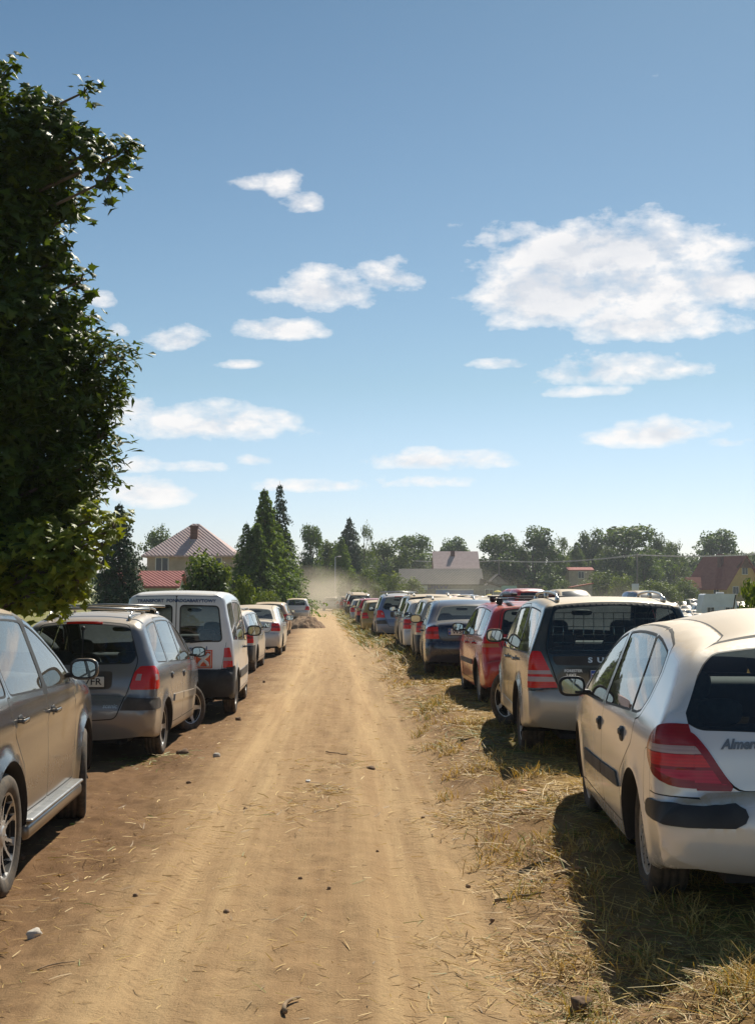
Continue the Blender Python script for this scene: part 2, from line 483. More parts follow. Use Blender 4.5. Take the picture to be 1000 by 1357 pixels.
def auto_windows(sh, belt, pillars, margin=.085, gap=.0, fr=.03, cut=None):
    """side windows between slanting pillar lines; belt(x)->z ; pillars [(x_bottom_rear,x_top_rear,x_bottom_front,x_top_front)]"""
    out = []
    zt = lambda x: float(sh.top_z(x)) - (margin(x) if callable(margin) else margin)
    H = max(sh.O[:, 1])
    for (xa, xat, xb, xbt) in pillars:
        def walk(x0, x1):
            z0 = belt(x0); pts = []
            for k in range(41):
                t = k / 40; z = z0 + (H - z0) * t; x = x0 + (x1 - x0) * t
                if z > zt(x) and k > 0: break
                pts.append((x, z))
            return pts
        L = walk(xa, xat); Rr = walk(xb, xbt)
        x0, x1 = L[-1][0], Rr[-1][0]
        top = [(x0 + (x1 - x0) * k / 10, zt(x0 + (x1 - x0) * k / 10)) for k in range(11)]
        bot = [(xb + (xa - xb) * k / 6, belt(xb + (xa - xb) * k / 6)) for k in range(1, 6)]
        P = [L[0]] + top + [Rr[0]] + bot
        # fillet only the four corners
        rad = [0] * len(P); rad[0] = fr; rad[1] = fr; rad[11] = fr; rad[12] = fr
        Q = []
        for p in P: Q.append(p)
        out.append(fillet(Q, rad, 3))
    return out

WHEELS = {}
def wheel_parts(r, w, style, na=120):
    key = (round(r, 3), style, na)
    if key in WHEELS: return WHEELS[key]
    rb = r * {'alloy5': .66, 'alloy6': .70, 'alloy7': .66, 'cover': .66, 'cover2': .62, 'steel': .62}.get(style, .66)
    h = w / 2
    t = MB(); q = r - rb
    prof = [(rb - .02, h * .55), (rb, h * .9), (rb + q * .25, h * 1.0), (rb + q * .55, h * 1.06), (rb + q * .82, h * .98), (r - .008, h * .86), (r, h * .74)]
    full = list(prof)
    if na > 60:
        for c in (.42, .0, -.42):
            full += [(r + .001, h * (c + .10)), (r - .005, h * (c + .07)), (r - .005, h * (c - .07)), (r + .001, h * (c - .10))]
    full += [(a, -b) for a, b in prof[::-1]]
    t.lathe(full, 48 if na > 60 else 20)
    # polar relief face
    m = MB(); nr = 22 if na > 60 else 8; V = []; F = []; M = []
    def relief(rr, th):
        x = rr / rb
        if x > .93: return (.0 if x < .97 else .004, 0)
        if style in ('alloy5', 'alloy6', 'alloy7', 'spoke'):
            k = {'alloy5': 5, 'alloy6': 6, 'alloy7': 7}.get(style, 5)
            a = (th * k / (2 * math.pi)) % 1.0; d = abs(a - .5) * 2 * math.pi / k * rr   # distance across spoke
            if style == 'alloy6':
                sw = .013 + .045 * max(0, x - .35)      # split spokes
                d2 = abs(d - .05 * x) ; on = d2 < .016 or x < .34
            elif style == 'alloy7': on = d < (.022 - .006 * x) or x < .3
            else: on = d < (.040 - .012 * x) or x < .30
            if on: return (-.006 - .03 * math.sin(math.pi * min(1, x)) * .6 if x > .2 else -.012, 0)
            return (-.07, 1)
        if style in ('cover', 'cover2'):
            k = 7 if style == 'cover' else 9; sk = .9 if style == 'cover' else .0
            a = ((th + sk * x) * k / (2 * math.pi)) % 1.0
            if .42 < x < .86 and abs(a - .5) < .13: return (-.022, 1)
            return (.004 - .018 * (x - .5) ** 2 - (.012 if abs(a - .5) > .42 and x > .3 else 0), 0)
        if x > .82: return (-.02, 0)
        a = (th * 12 / (2 * math.pi)) % 1.0
        if .6 < x < .78 and abs(a - .5) < .25: return (-.05, 1)
        return (-.035 + (.02 if x < .3 else 0), 0)
    for i in range(nr + 1):
        rr = rb * (.02 + .98 * i / nr)
        for k in range(na):
            th = 2 * math.pi * k / na; y, mi = relief(rr, th)
            V.append((rr * math.cos(th), h * .86 + y, rr * math.sin(th))); M.append(mi)
    mi_f = []
    for i in range(nr):
        for k in range(na):
            a, b, c, d = i * na + k, i * na + (k + 1) % na, (i + 1) * na + (k + 1) % na, (i + 1) * na + k
            F.append((a, b, c, d)); mi_f.append(1 if M[a] + M[b] + M[c] + M[d] >= 2 else 0)
    b0 = len(m.V); m.V += V; m.F += F; m.M += mi_f; m.S += [False] * len(F)
    m.lathe([(rb * .05, h * .84), (.001, h * .9)], 12)
    WHEELS[key] = (t, m); return WHEELS[key]
WDATA = {}
def add_wheel(root, x, y, r, w, style, steer=0.0, hi=True, side=1):
    na = 120 if hi else 36
    key = (round(r, 3), style, na)
    e = empty('wheel', (x, y, r), (0 if side > 0 else math.pi) + steer, root)
    if key not in WDATA:
        t, m = wheel_parts(r, w, style, na)
        a = t.build('tyre', MATS['tyre_rubber'], e); b = m.build('rim', [MATS['alloy'] if style.startswith('alloy') else MATS['cover_grey'], MATS['brake_dark']], e)
        WDATA[key] = (a.data, b.data)
    else:
        for nme, d in zip(('tyre', 'rim'), WDATA[key]): link(bpy.data.objects.new(nme, d), e)
    return e

def build_shell(sh, root, simple_mode=False):
    sp = sh.sp; g = sh.g
    soupV = []; soupT = []; keys = []; n0 = 0
    # ---------------- side domain
    side_regs = sp['side'](sh)            # [(name, poly, material, offset, mode)]
    arcs = [[(cx + sp['ra'] * math.cos(a), sp['wr'] + sp['ra'] * math.sin(a)) for a in np.linspace(0, 2 * math.pi, 49 if g < .08 else 25)[:-1]] for cx in (0.0, sp['WB'])]
    boundary = [tuple(p) for p in sh.O]
    pts = []
    for frac in ((.06, .2, .42, .7, 1.0) if g < .08 else (.15, .6)):
        q = sh.O - sh.N * (sh.A[:, :1] * frac)
        d, _, _ = sh.near(q[:, 0], q[:, 1]); ok = (d > sh.A[:, 0] * frac * .97) & inpoly(q, boundary)
        pts.append(q[ok])
    xs = np.arange(sh.O[:, 0].min() + g * .5, sh.O[:, 0].max(), g); zs = np.arange(sh.O[:, 1].min() + g * .4, sh.O[:, 1].max(), g)
    G = np.stack(np.meshgrid(xs, zs), -1).reshape(-1, 2); G[:, 0] += ((np.round(G[:, 1] / g)) % 2) * g * .4
    G = G[inpoly(G, boundary)]; d, rs, _ = sh.near(G[:, 0], G[:, 1]); pts.append(G[d > rs * 1.05])
    P, T, C = cdt(boundary, [r[1] for r in side_regs] + arcs, np.concatenate(pts), g)
    inarc = np.zeros(len(T), bool)
    for cx in (0.0, sp['WB']): inarc |= np.hypot(C[:, 0] - cx, C[:, 1] - sp['wr']) < sp['ra']
    T = T[~inarc]; C = C[~inarc]
    reg = np.full(len(T), -1); 
    for i, r in list(enumerate(side_regs))[::-1]: reg[inpoly(C, r[1])] = i
    Y = sh.side(P[:, 0], P[:, 1])
    for sg in (1, -1):
        V3 = np.stack([P[:, 0], Y * sg, P[:, 1]], 1); TT = T.copy()
        # make outward
        a = V3[TT[:, 1]] - V3[TT[:, 0]]; b = V3[TT[:, 2]] - V3[TT[:, 0]]; ny = np.cross(a, b)[:, 1]
        flip = ny * sg < 0; TT[flip] = TT[flip][:, ::-1]
        soupV.append(V3); soupT.append(TT + n0); n0 += len(V3)
        for r in reg:
            if r < 0: keys.append(('body', 0, 'paint', 0.0))
            elif side_regs[r][0] in ('door_seam', 'window_trim'): keys.append(('body', 0, side_regs[r][2], 0.0))
            else:
                nm, _, mt, off, mode = side_regs[r]
                keys.append((nm, 0 if mode == 'wrap' else (r + 1) * sg if mode == 'each' else int(mode[2:]) * sg if mode[:2] == 'id' else sg * 1000, mt, off))
    # ---------------- strip domain
    regs = sp['strip'](sh)
    S = sh.S; ye = sh.ye
    boundary = [(S[i], -ye[i]) for i in range(len(S))] + [(S[i], ye[i]) for i in range(len(S) - 1, -1, -1)]
    # densify the two ends
    end = densify([(S[-1], -ye[-1]), (S[-1], ye[-1])], g, False)[1:-1]; st = densify([(0, ye[0]), (0, -ye[0])], g, False)[1:-1]
    boundary = [(S[i], -ye[i]) for i in range(len(S))] + end + [(S[i], ye[i]) for i in range(len(S) - 1, -1, -1)] + st
    xs = np.arange(g * .5, S[-1], g * 1.2); ys = np.arange(-sh.Wh, sh.Wh, g * 1.2)
    G = np.stack(np.meshgrid(xs, ys), -1).reshape(-1, 2); lim = np.interp(G[:, 0], S, ye) - g * .4; G = G[np.abs(G[:, 1]) < lim]
    P, T, C = cdt(boundary, [r[1] for r in regs], G, g)
    reg = np.full(len(T), -1)
    for i, r in list(enumerate(regs))[::-1]: reg[inpoly(C, r[1])] = i
    V3 = sh.strip(P[:, 0], P[:, 1])
    a = V3[T[:, 1]] - V3[T[:, 0]]; b = V3[T[:, 2]] - V3[T[:, 0]]; nn = np.cross(a, b)
    cs = C[:, 0]; on = np.stack([np.interp(cs, S, sh.N[:sh.ntop, 0]), np.zeros(len(cs)), np.interp(cs, S, sh.N[:sh.ntop, 1])], 1)
    flip = (nn * on).sum(1) < 0; T[flip] = T[flip][:, ::-1]
    soupV.append(V3); soupT.append(T + n0)
    for r, c in zip(reg, C):
        if r < 0: keys.append(('body', 0, 'paint', 0.0))
        elif regs[r][0] in ('door_seam', 'window_trim'): keys.append(('body', 0, regs[r][2], 0.0))
        else:
            nm, _, mt, off, mode = regs[r]
            keys.append((nm, 0 if mode == 'wrap' else (1000 if c[1] > 0 else -1000) if mode == 'sided' else 50 + r, mt, off))
    V = np.concatenate(soupV); T = np.concatenate(soupT)
    # weld
    kq = {}; idx = np.zeros(len(V), int); U = []
    for i, v in enumerate(np.round(V / 4e-4).astype(int)):
        k = tuple(v)
        if k not in kq: kq[k] = len(U); U.append(V[i])
        idx[i] = kq[k]
    U = np.array(U); T = idx[T]; ok = (T[:, 0] != T[:, 1]) & (T[:, 1] != T[:, 2]) & (T[:, 0] != T[:, 2])
    T = T[ok]; keys = [k for k, o in zip(keys, ok) if o]
    fn = np.cross(U[T[:, 1]] - U[T[:, 0]], U[T[:, 2]] - U[T[:, 0]]); VN = np.zeros_like(U)
    for k in range(3): np.add.at(VN, T[:, k], fn)
    VN /= np.linalg.norm(VN, axis=1)[:, None] + 1e-12
    # ---------------- split into parts
    groups = {}
    for t, k in zip(T, keys):
        # one part may hold several materials: (name, id) is the part
        groups.setdefault((k[0], k[1]), []).append((t, k[2], k[3]))
    sh.made = {}
    bodyV = None
    if simple_mode:
        allT = []; mi = []; ml = []
        for (nm, _), L in groups.items():
            for t, mt, off in L:
                if mt not in ml: ml.append(mt)
                allT.append(t); mi.append(ml.index(mt))
        sh.simple = (U, np.array(allT), mi, ml, VN); return
    for (nm, _id), L in groups.items():
        T_ = np.array([l[0] for l in L]); used = np.unique(T_); rm = np.full(len(U), -1); rm[used] = np.arange(len(used))
        Vv = U[used].copy(); Nn = VN[used]; F = rm[T_].tolist(); ml = []; mi = []
        offs = {}
        for (t, mt, off) in L:
            if mt not in ml: ml.append(mt)
            mi.append(ml.index(mt))
            for a in t: offs[rm[a]] = off
        off = L[0][2]
        if any(o for o in offs.values()):
            o = np.array([offs[i] for i in range(len(used))]); Vo = Vv + Nn * o[:, None]
            if off > 0:
                cnt = {}
                for f in F:
                    for a, b in ((f[0], f[1]), (f[1], f[2]), (f[2], f[0])): cnt[(a, b)] = cnt.get((a, b), 0) + 1
                base = len(Vo); extra = []; en = []; nf = []
                for (a, b) in cnt:
                    if (b, a) not in cnt:
                        e = Vo[b] - Vo[a]; n = np.cross(e, Nn[a]); n /= np.linalg.norm(n) + 1e-9
                        k = base + len(extra)
                        extra += [Vo[a], Vo[b], Vv[b] - Nn[b] * .002, Vv[a] - Nn[a] * .002]; en += [n] * 4
                        nf.append((k + 1, k, k + 3, k + 2))
                if extra: Vo = np.concatenate([Vo, np.array(extra)]); Nn = np.concatenate([Nn, np.array(en)]); F += [list(f) for f in nf]; mi += [0] * len(nf)
            Vv = Vo
        o = mesh_obj(nm, Vv, F, [sp['paint'] if m_ == 'paint' else MATS[m_] for m_ in ml], root, smooth=True, midx=mi, normals=Nn)
        sh.made.setdefault(nm, []).append(o)
    # ---------------- wheel housings and floor: dark lining joined under the body
    m = MB()
    for cx in (0.0, sp['WB']):
        for sg in (1, -1):
            n = 28; A = np.linspace(-.25, math.pi + .25, n); xs = cx + sp['ra'] * np.cos(A); zs = sp['wr'] + sp['ra'] * np.sin(A)
            zs = np.maximum(zs, .16); yo = sh.side(xs, zs) - .001; V_ = []; F_ = []
            for i in range(n):
                V_ += [(xs[i], sg * yo[i], zs[i]), (cx + (xs[i] - cx) * .93, sg * (yo[i] - .03), sp['wr'] + (zs[i] - sp['wr']) * .93), (cx + (xs[i] - cx) * 1.0, sg * (yo[i] - .28), sp['wr'] + (zs[i] - sp['wr']) * 1.0)]
            for i in range(n - 1):
                for k in range(2): F_.append((i * 3 + k, i * 3 + k + 1, i * 3 + k + 4, i * 3 + k + 3))
            # inner disc
            c = len(V_); V_.append((cx, sg * (yo.mean() - .28), sp['wr']))
            for i in range(n - 1): F_.append((i * 3 + 2, c, (i + 1) * 3 + 2))
            m.add(V_, F_, 0, True)
    zf = sp.get('floor', .24)
    m.box(((sp['xr'] + sp['xf']) / 2, 0, zf), (sp['xf'] - sp['xr'] - .22, sp['W'] * .62, .05))
    m.box(((sp['WB']) / 2, 0, zf), (sp['WB'] - 2 * sp['ra'] - .04, sp['W'] * .88, .05))
    m.tube([(-.05, -.45, .22), (sp['xr'] + .10, -.45, .22)], .03)     # exhaust
    m.build('underbody', MATS['underbody_dark'], root)

def seat_mesh(hr=True, wide=.5):
    m = MB(); t = Matrix.Rotation(R(-14), 3, 'Y')
    m.blob((.0, 0, .12), (.26, wide / 2, .09), 3.2, 8)
    m.blob((-.27, 0, .42), (.07, wide / 2 - .01, .31), 3.4, 10, rot=t)
    if hr:
        m.blob((-.36, 0, .80), (.05, .135, .09), 3.0, 8, rot=t)
        for y in (-.05, .05): m.tube([(-.33, y, .66), (-.355, y, .76)], .007, 6)
    return m
SEAT = {}
def add_interior(root, sp, full=True):
    H = sp['H']; zf = sp.get('seat_z', .34); W = sp['W']
    fx = sp.get('front_seat_x', 1.38); rx = sp.get('rear_seat_x', .42)
    for y in (-.36, .36):
        if 'f' not in SEAT: SEAT['f'] = seat_mesh(True, .5).build('seat', MATS['seat_cloth'], root).data; o = root.children[-1]
        else: o = link(bpy.data.objects.new('seat', SEAT['f']), root)
        o = [c for c in root.children if c.data == SEAT['f']][-1]
        o.location = (fx, y, zf)
    m = MB(); t = Matrix.Rotation(R(-14), 3, 'Y')
    m.blob((rx, 0, zf + .12), (.26, W * .36, .09), 4, 8); m.blob((rx - .27, 0, zf + .38), (.07, W * .36, .28), 4, 10, rot=t)
    for y in (-.38, .38): m.blob((rx - .36, y, zf + .72), (.045, .12, .07), 3, 8, rot=t)
    m.build('rear_bench', MATS['seat_cloth'], root)
    d = MB(); xc = sp['cowl'][0] - .32; zc = sp['cowl'][1] - .10
    d.blob((xc, 0, zc), (.22, W * .42, .13), 4, 8)
    xr = sp['xr'] + .28
    if sp.get('shelf', True): d.box(((rx - .36 + xr) / 2, 0, sp['zb'] - .06), (max(.1, rx - .36 - xr), W * .74, .02))
    d.box((.9, 0, .30), (2.6, W * .84, .02))
    d.build('dashboard', MATS['cabin_dark'], root)
    s = MB(); V = []
    a = Matrix.Rotation(R(-62), 3, 'Y')
    P = [Vector((xc - .18, .34, zc - .02)) + a @ Vector((.165 * math.cos(k * math.pi / 8), .165 * math.sin(k * math.pi / 8), 0)) for k in range(17)]
    s.tube(P, .014, 6, cap=False); s.build('steering_wheel', MATS['black_plastic'], root)
    b = MB(); zt = sp['mirror_in'][1]; b.blob((sp['mirror_in'][0], 0, zt), (.02, .12, .032), 3.5, 6); b.build('rear_view_mirror', MATS['black_plastic'], root)

def add_mirror(root, sh, sg, x, z, col, sc=1.0, chrome=True, reach=.125):
    sc *= .86; y0 = float(sh.side([x], [z])[0])
    m = MB(); c = Vector((x - .0, sg * (y0 + reach * sc), z + .045 * sc))
    def f(q):
        if q.x < -.02 * sc: q.x = -.02 * sc
        return q
    m.blob(c, (.075 * sc, .105 * sc, .08 * sc), 3.0, 12, f=f)
    m.box((x + .01, sg * (y0 + .035), z), (.06, .12, .035), m=1, bev=.01)
    o = m.build('wing_mirror', [col, MATS['black_plastic']], root)
    g = MB(); n = 24; V = []
    rot = Matrix.Rotation(R(4) * sg, 3, 'Z')
    for k in range(n):
        a = 2 * math.pi * k / n; s_ = lambda v: math.copysign(abs(v) ** .66, v)
        V.append(c + Vector((-.0225 * sc, s_(math.cos(a)) * .090 * sc, s_(math.sin(a)) * .064 * sc)))
    g.add(V, [tuple(range(n))]); g.build('mirror_glass', MATS['mirror_glass'], o)
    # plastic rim
    t = MB(); t.tube([v + Vector((.001, 0, 0)) for v in V + [V[0]]], .006 * sc, 5, cap=False); t.build('mirror_rim', MATS['black_plastic'], o)
    return o
def add_handle(root, sh, sg, x, z, mat='paint', w=.13, style='bar'):
    y0 = float(sh.side([x], [z])[0]); m = MB()
    if style == 'bar':
        m.box((x, sg * (y0 + .030), z), (w + .03, .022, .030), bev=.011)
        m.box((x + w / 2, sg * (y0 + .012), z), (.025, .03, .024), bev=.008); m.box((x - w / 2, sg * (y0 + .012), z), (.025, .03, .024), bev=.008)
        m.blob((x, sg * (y0 - .002), z), (w * .42, .006, .034), 2.4, 8, m=1)
    else:
        m.blob((x, sg * (y0 + .0), z), (.062, .012, .042), 3.0, 8, m=1)
        m.box((x + .0, sg * (y0 + .012), z + .010), (.09, .012, .032), m=0, bev=.006)
    return m.build('door_handle', [MATS[mat] if isinstance(mat, str) and mat != 'paint' else sh.sp['paint'], MATS['black_plastic']], root)
FONTS = {}
def text_mesh(txt, size, shear=0.0, spacing=1.0, bold=0.0, extr=.0015):
    c = bpy.data.curves.new('t', 'FONT'); c.body = txt; c.size = size; c.shear = shear; c.space_character = spacing
    c.align_x = 'CENTER'; c.align_y = 'CENTER'; c.extrude = extr; c.resolution_u = 3; c.offset = bold
    o = bpy.data.objects.new('t', c); COL.objects.link(o)
    dg = bpy.context.evaluated_depsgraph_get(); dg.update(); me = bpy.data.meshes.new_from_object(o.evaluated_get(dg))
    V = np.array([tuple(v.co) for v in me.vertices]).reshape(-1, 3); F = [tuple(p.vertices) for p in me.polygons]
    bpy.data.objects.remove(o); bpy.data.curves.remove(c); bpy.data.meshes.remove(me)
    return V, F
def rear_text(root, sh, txt, y, z, size, mat, name='lettering', **kw):
    """lettering laid on the tail, read from behind: text +x is car -y"""
    ex = kw.pop('width', None); of = kw.pop('off', .004)
    V, F = text_mesh(txt, size, **kw)
    if ex: k = ex / (V[:, 0].max() - V[:, 0].min()); V[:, 0] *= k
    p = sh.rear_pt(y - V[:, 0], z + V[:, 1], of) ; p[:, 0] -= V[:, 2]
    return mesh_obj(name, p, F, MATS[mat], root)
def add_plate(root, sh, y, z, txt, w=.52, h=.112, off=.012, plateonly=False, vflat=True, yshow=0):
    p = sh.rear_pt([y], [z])[0]; x = float(p[0]) - off
    tilt = 0.0
    m = MB(); m.box((x + .004, y, z), (.014, w + .02, h + .02), m=1, bev=.004); m.box((x - .005, y, z), (.006, w, h), m=0, bev=.002)
    m.box((x - .009, y + w / 2 - .024, z), (.002, .042, h - .008), m=2)
    o = m.build('licence_plate', [MATS['plate_white'], MATS['black_plastic'], MATS['plate_blue']], root)
    if txt:
        V, F = text_mesh(txt, h * .92, spacing=1.02, bold=.0012); V[:, 0] *= min(1.2, (w * .80) / (V[:, 0].max() - V[:, 0].min()))
        P = np.stack([np.full(len(V), x - .0095) - V[:, 2], y - .022 - V[:, 0], z + V[:, 1]], 1)
        mesh_obj('plate_lettering', P, F, MATS['ink_black'], o)
    f = MB(); yb = y + w / 2 - .024
    f.box((x - .0115, yb, z + .018), (.002, .026, .011), m=0); f.box((x - .0115, yb, z + .007), (.002, .026, .011), m=1)
    f.build('plate_flag', [MATS['decal_white'], MATS['flag_red']], o)
    return o
def add_rails(root, sh, x0, x1, inset=.10, h=.06, mat='rail_metal', r=.014):
    for sg in (1, -1):
        n = 12; P = []
        for k in range(n + 1):
            x = x0 + (x1 - x0) * k / n; t = k / n
            z = float(sh.top_z(x)) ; y = float(np.interp(float(sh.S_x(x)), sh.S, sh.ye)) - inset + .06
            up = h * min(1, math.sin(math.pi * min(t, 1 - t) * 5) if min(t, 1 - t) < .1 else 1)
            P.append((x, sg * y, z + max(.004, up)))
        m = MB(); m.tube(P, r, 8)
        for k in (0, n // 2, n):
            p = P[k]; m.blob((p[0] + (.06 if k == 0 else -.06 if k == n else 0), p[1], float(sh.top_z(p[0])) + h * .35), (.09, .022, h * .62), 2.2, 6)
        m.build('roof_rail', MATS[mat], root)
def add_wiper(root, sh, y0, z0, y1, z1):
    m = MB(); P = [sh.rear_pt([y0 + (y1 - y0) * t], [z0 + (z1 - z0) * t], .022)[0] for t in (0, .25, .5, .75, 1)]
    m.tube(P, [.014, .008, .007, .006, .005], 6); Q = [sh.rear_pt([y0 + (y1 - y0) * t], [z0 + (z1 - z0) * t - .012], .010)[0] for t in (.25, .5, .75, 1.0)]
    m.tube(Q, .005, 5); m.blob(P[0], (.02, .026, .026), 2, 6)
    m.build('wiper', MATS['black_plastic'], root)

def zpoly(sh, P, r=None, g=.03):
    """(y,z) polygon on the tail -> strip domain"""
    if r is not None: P = fillet(P, r)
    P = densify(P, g); return [(float(sh.S_z(z)), y) for y, z in P]
def mirr(P): return P + [(-y, z) for y, z in P[::-1]]
def front_poly(sh, P, r=None):
    """(x,y) polygon on top -> strip domain"""
    if r is not None: P = fillet(P, r)
    P = densify(P, .04); return [(float(sh.S_x(x)), y) for x, y in P]
def win(name, poly, trim=.014, mat='glass_side'):
    return [(name, poly, mat, -.003, 'each')], [('window_trim', offset(poly, trim), 'rubber_trim', 0.0, 'wrap')]
def doorreg(poly):
    return [('door', offset(poly, -.0028), 'paint', 0.0, 'each'), ('door_seam', offset(poly, .0028), 'seam_dark', -.001, 'wrap')]
# ------------------------------------------------------------------ features shared by the car types
def lin(a, za, b, zb_): return lambda x: za + (zb_ - za) * (x - a) / (b - a)
def gen_side(sh):
    sp = sh.sp; wins = sp['_wp'](sh) if '_wp' in sp else auto_windows(sh, sp['belt'], sp['pillars'], sp.get('wmargin', .085), fr=sp.get('wfr', .03), cut=None)
    first = []; trims = []; doors = []; seams = []
    sill = sp.get('sill', .30)
    for w in wins: first.append(('side_window', w, sp.get('glass_side', 'glass_side'), -.003, 'each'))
    for nm, P, mt, off, md in sp.get('side_extra', []): first.append((nm, P, mt, off, md))
    for w in wins: trims.append(('window_trim', offset(w, sp.get('wtrim', .014)), 'rubber_trim', 0.0, 'wrap'))
    if sp.get('pillar_black'): # black b-pillar
        trims.append(('window_trim', sp['pillar_black'], 'rubber_trim', 0.0, 'wrap'))
    dl = sp.get('doors', [])     # [(lower polygon, [window indices])]
    for i, (P, wi) in enumerate(dl):
        Pf = fillet(P, .04); doors.append(('door', offset(Pf, -.0045), 'paint', 0, 'id%d' % (i + 3)))
        seams.append(('door_seam', offset(Pf, .0045), 'seam_dark', -.001, 'wrap'))
        for k in wi:
            q = offset(wins[k], .045); doors.append(('door', offset(q, -.004), 'paint', 0, 'id%d' % (i + 3))); seams.append(('door_seam', offset(q, .004), 'seam_dark', -.001, 'wrap'))
    out = first + trims
    for nm, P, mt, off, md in sp.get('side_over', []): out.append((nm, P, mt, off, md))
    out += doors + seams
    if sp.get('fuel'):
        x, z, w, h = sp['fuel']; P = fillet([(x - w, z - h), (x + w, z - h), (x + w, z + h), (x - w, z + h)], min(w, h) * .6)
        out += [('fuel_flap', offset(P, -.003), 'paint', 0, 'each'), ('door_seam', offset(P, .002), 'seam_dark', -.001, 'wrap')]
    for nm, P, mt, off, md in sp.get('side_under', []): out.append((nm, P, mt, off, md))
    return out
def gen_strip(sh):
    sp = sh.sp; out = []
    # rear glass
    rw = sp['rear_window']          # half polygon (y,z) from centre top to centre bottom, y>=0
    full = rw + [(-y, z) for y, z in rw[::-1] if y > 0]
    for P in sp.get('rear_windows', [full]):
        P = fillet(P, sp.get('rwr', .06), 5)
        out.append(('rear_window', zpoly(sh, P), sp.get('glass_rear', 'glass_rear'), -.002, 'each'))
    for nm, P, mt, off, md in sp.get('tail_extra', []): out.append((nm, zpoly(sh, P), mt, off, md))
    for P in sp.get('rear_windows', [full]):
        P = fillet(P, sp.get('rwr', .06), 5)
        out.append(('window_trim', zpoly(sh, offset(P, sp.get('rwtrim', .02))), 'rubber_trim', 0, 'wrap'))
    for nm, P, mt, off, md in sp.get('tail_over', []): out.append((nm, zpoly(sh, P), mt, off, md))
    tg = sp.get('tailgate')
    if tg:
        full = tg + [(-y, z) for y, z in tg[::-1] if y > 0]; full = fillet(full, .06)
        out.append(('tailgate', zpoly(sh, offset(full, -.005)), sp.get('tg_mat', 'paint'), 0, 'each'))
        out.append(('door_seam', zpoly(sh, offset(full, .006)), 'seam_dark', -.001, 'wrap'))
    for nm, P, mt, off, md in sp.get('tail_under', []): out.append((nm, zpoly(sh, P), mt, off, md))
    # drip channels along the roof
    sa, sb_ = float(sh.S_x(sp['header'][0])), float(sh.S_x(sh.sp['xr'] + .62 if sp['xr'] > -.9 else sh.sp['xr'] + .42))
    for sg in (1, -1):
        ss_ = np.linspace(sa, sb_, 14); out.append(('door_seam', ring_line([(a, sg * (float(np.interp(a, sh.S, sh.ye)) - .012)) for a in ss_], .011), 'seam_dark', 0, 'wrap'))
    # windscreen
    cx, cz = sp['cowl']; hx, hz = sp['header']
    s0, s1 = float(sh.S_x(cx)) + .04, float(sh.S_x(hx)) - .03
    n = 8; ss = np.linspace(s0, s1, n); yy = np.interp(ss, sh.S, sh.ye) - .035
    P = [(ss[i], yy[i]) for i in range(n)] + [(ss[i], -yy[i]) for i in range(n - 1, -1, -1)]
    P = fillet(P, [.05 if i in (0, n - 1, n, 2 * n - 1) else 0 for i in range(2 * n)])
    out.append(('windscreen', P, 'glass_front', -.002, 'each')); out.append(('window_trim', offset(P, .02), 'rubber_trim', 0, 'wrap'))
    # bonnet and lamps in front
    sb = float(sh.S_x(cx)) - .03; sf = sp.get('bonnet_s', .52)
    yb0 = float(np.interp(sf, sh.S, sh.ye)); yb1 = float(np.interp(sb, sh.S, sh.ye))
    P = fillet([(sf, yb0 - .03), (sb, yb1 - .03), (sb, -yb1 + .03), (sf, -yb0 + .03)], .05)
    out += [('bonnet', densify(offset(P, -.003), .08), 'paint', 0, 'each'), ('door_seam', densify(offset(P, .004), .08), 'seam_dark', -.001, 'wrap')]
    for sg in (1, -1):
        P = [(sf - .17, sg * (yb0 - .22)), (sf - .02, sg * (yb0 - .20)), (sf - .02, sg * (yb0 + .1)), (sf - .15, sg * (yb0 + .1))]
        out.append(('headlight', P, 'headlamp', .003, 'sided'))
    P = fillet([(sf - .16, -.38), (sf - .05, -.42), (sf - .05, .42), (sf - .16, .38)], .02)
    out.append(('grille', P, 'black_plastic', -.01, 'each'))
    return out
def finish_car(sp, name, parts=True):
    root = empty(name); sp.setdefault('side', gen_side); sp.setdefault('strip', gen_strip)
    sh = Shell(sp); build_shell(sh, root)
    hi = sp.get('hi', True)
    tw = sp.get('tw', .195)
    for x, tag_ in ((0, 'r'), (sp['WB'], 'f')):
        for sg in (1, -1):
            y = float(sh.w(x, sp['wr'])) - tw / 2 - sp.get('winset', .012)
            add_wheel(root, x, sg * y, sp['wr'], tw, sp['wheel'], sp.get('steer', 0) if x > 0 else 0, hi, sg)
    if sp.get('interior', True): add_interior(root, sp)
    mx, mz = sp['mirror']
    for sg in (1, -1): add_mirror(root, sh, sg, mx, mz, MATS[sp['mirror_mat']] if sp.get('mirror_mat') else sp['paint'], sp.get('mirror_sc', 1))
    for (x, z) in sp.get('handles', []):
        for sg in (1, -1): add_handle(root, sh, sg, x, z, sp.get('handle_mat', 'paint'), style=sp.get('handle_style', 'bar'))
    if sp.get('rails'): add_rails(root, sh, *sp['rails'])
    if sp.get('wiper'): add_wiper(root, sh, *sp['wiper'])
    if sp.get('antenna'):
        x, y, z_, L = sp['antenna']; zt = float(sh.top_z(x)) + z_
        m = MB(); m.blob((x, y, zt), (.03, .022, .018), 2.2, 6); m.tube([(x, y, zt), (x - L * .55, y, zt + L * .85)], [.006, .0035], 6); m.build('antenna', MATS['black_plastic'], root)
    if sp.get('plate'): add_plate(root, sh, *sp['plate'])
    for (txt, y, z, size, mat, kw) in sp.get('texts', []): rear_text(root, sh, txt, y, z, size, mat, **kw)
    return root, sh

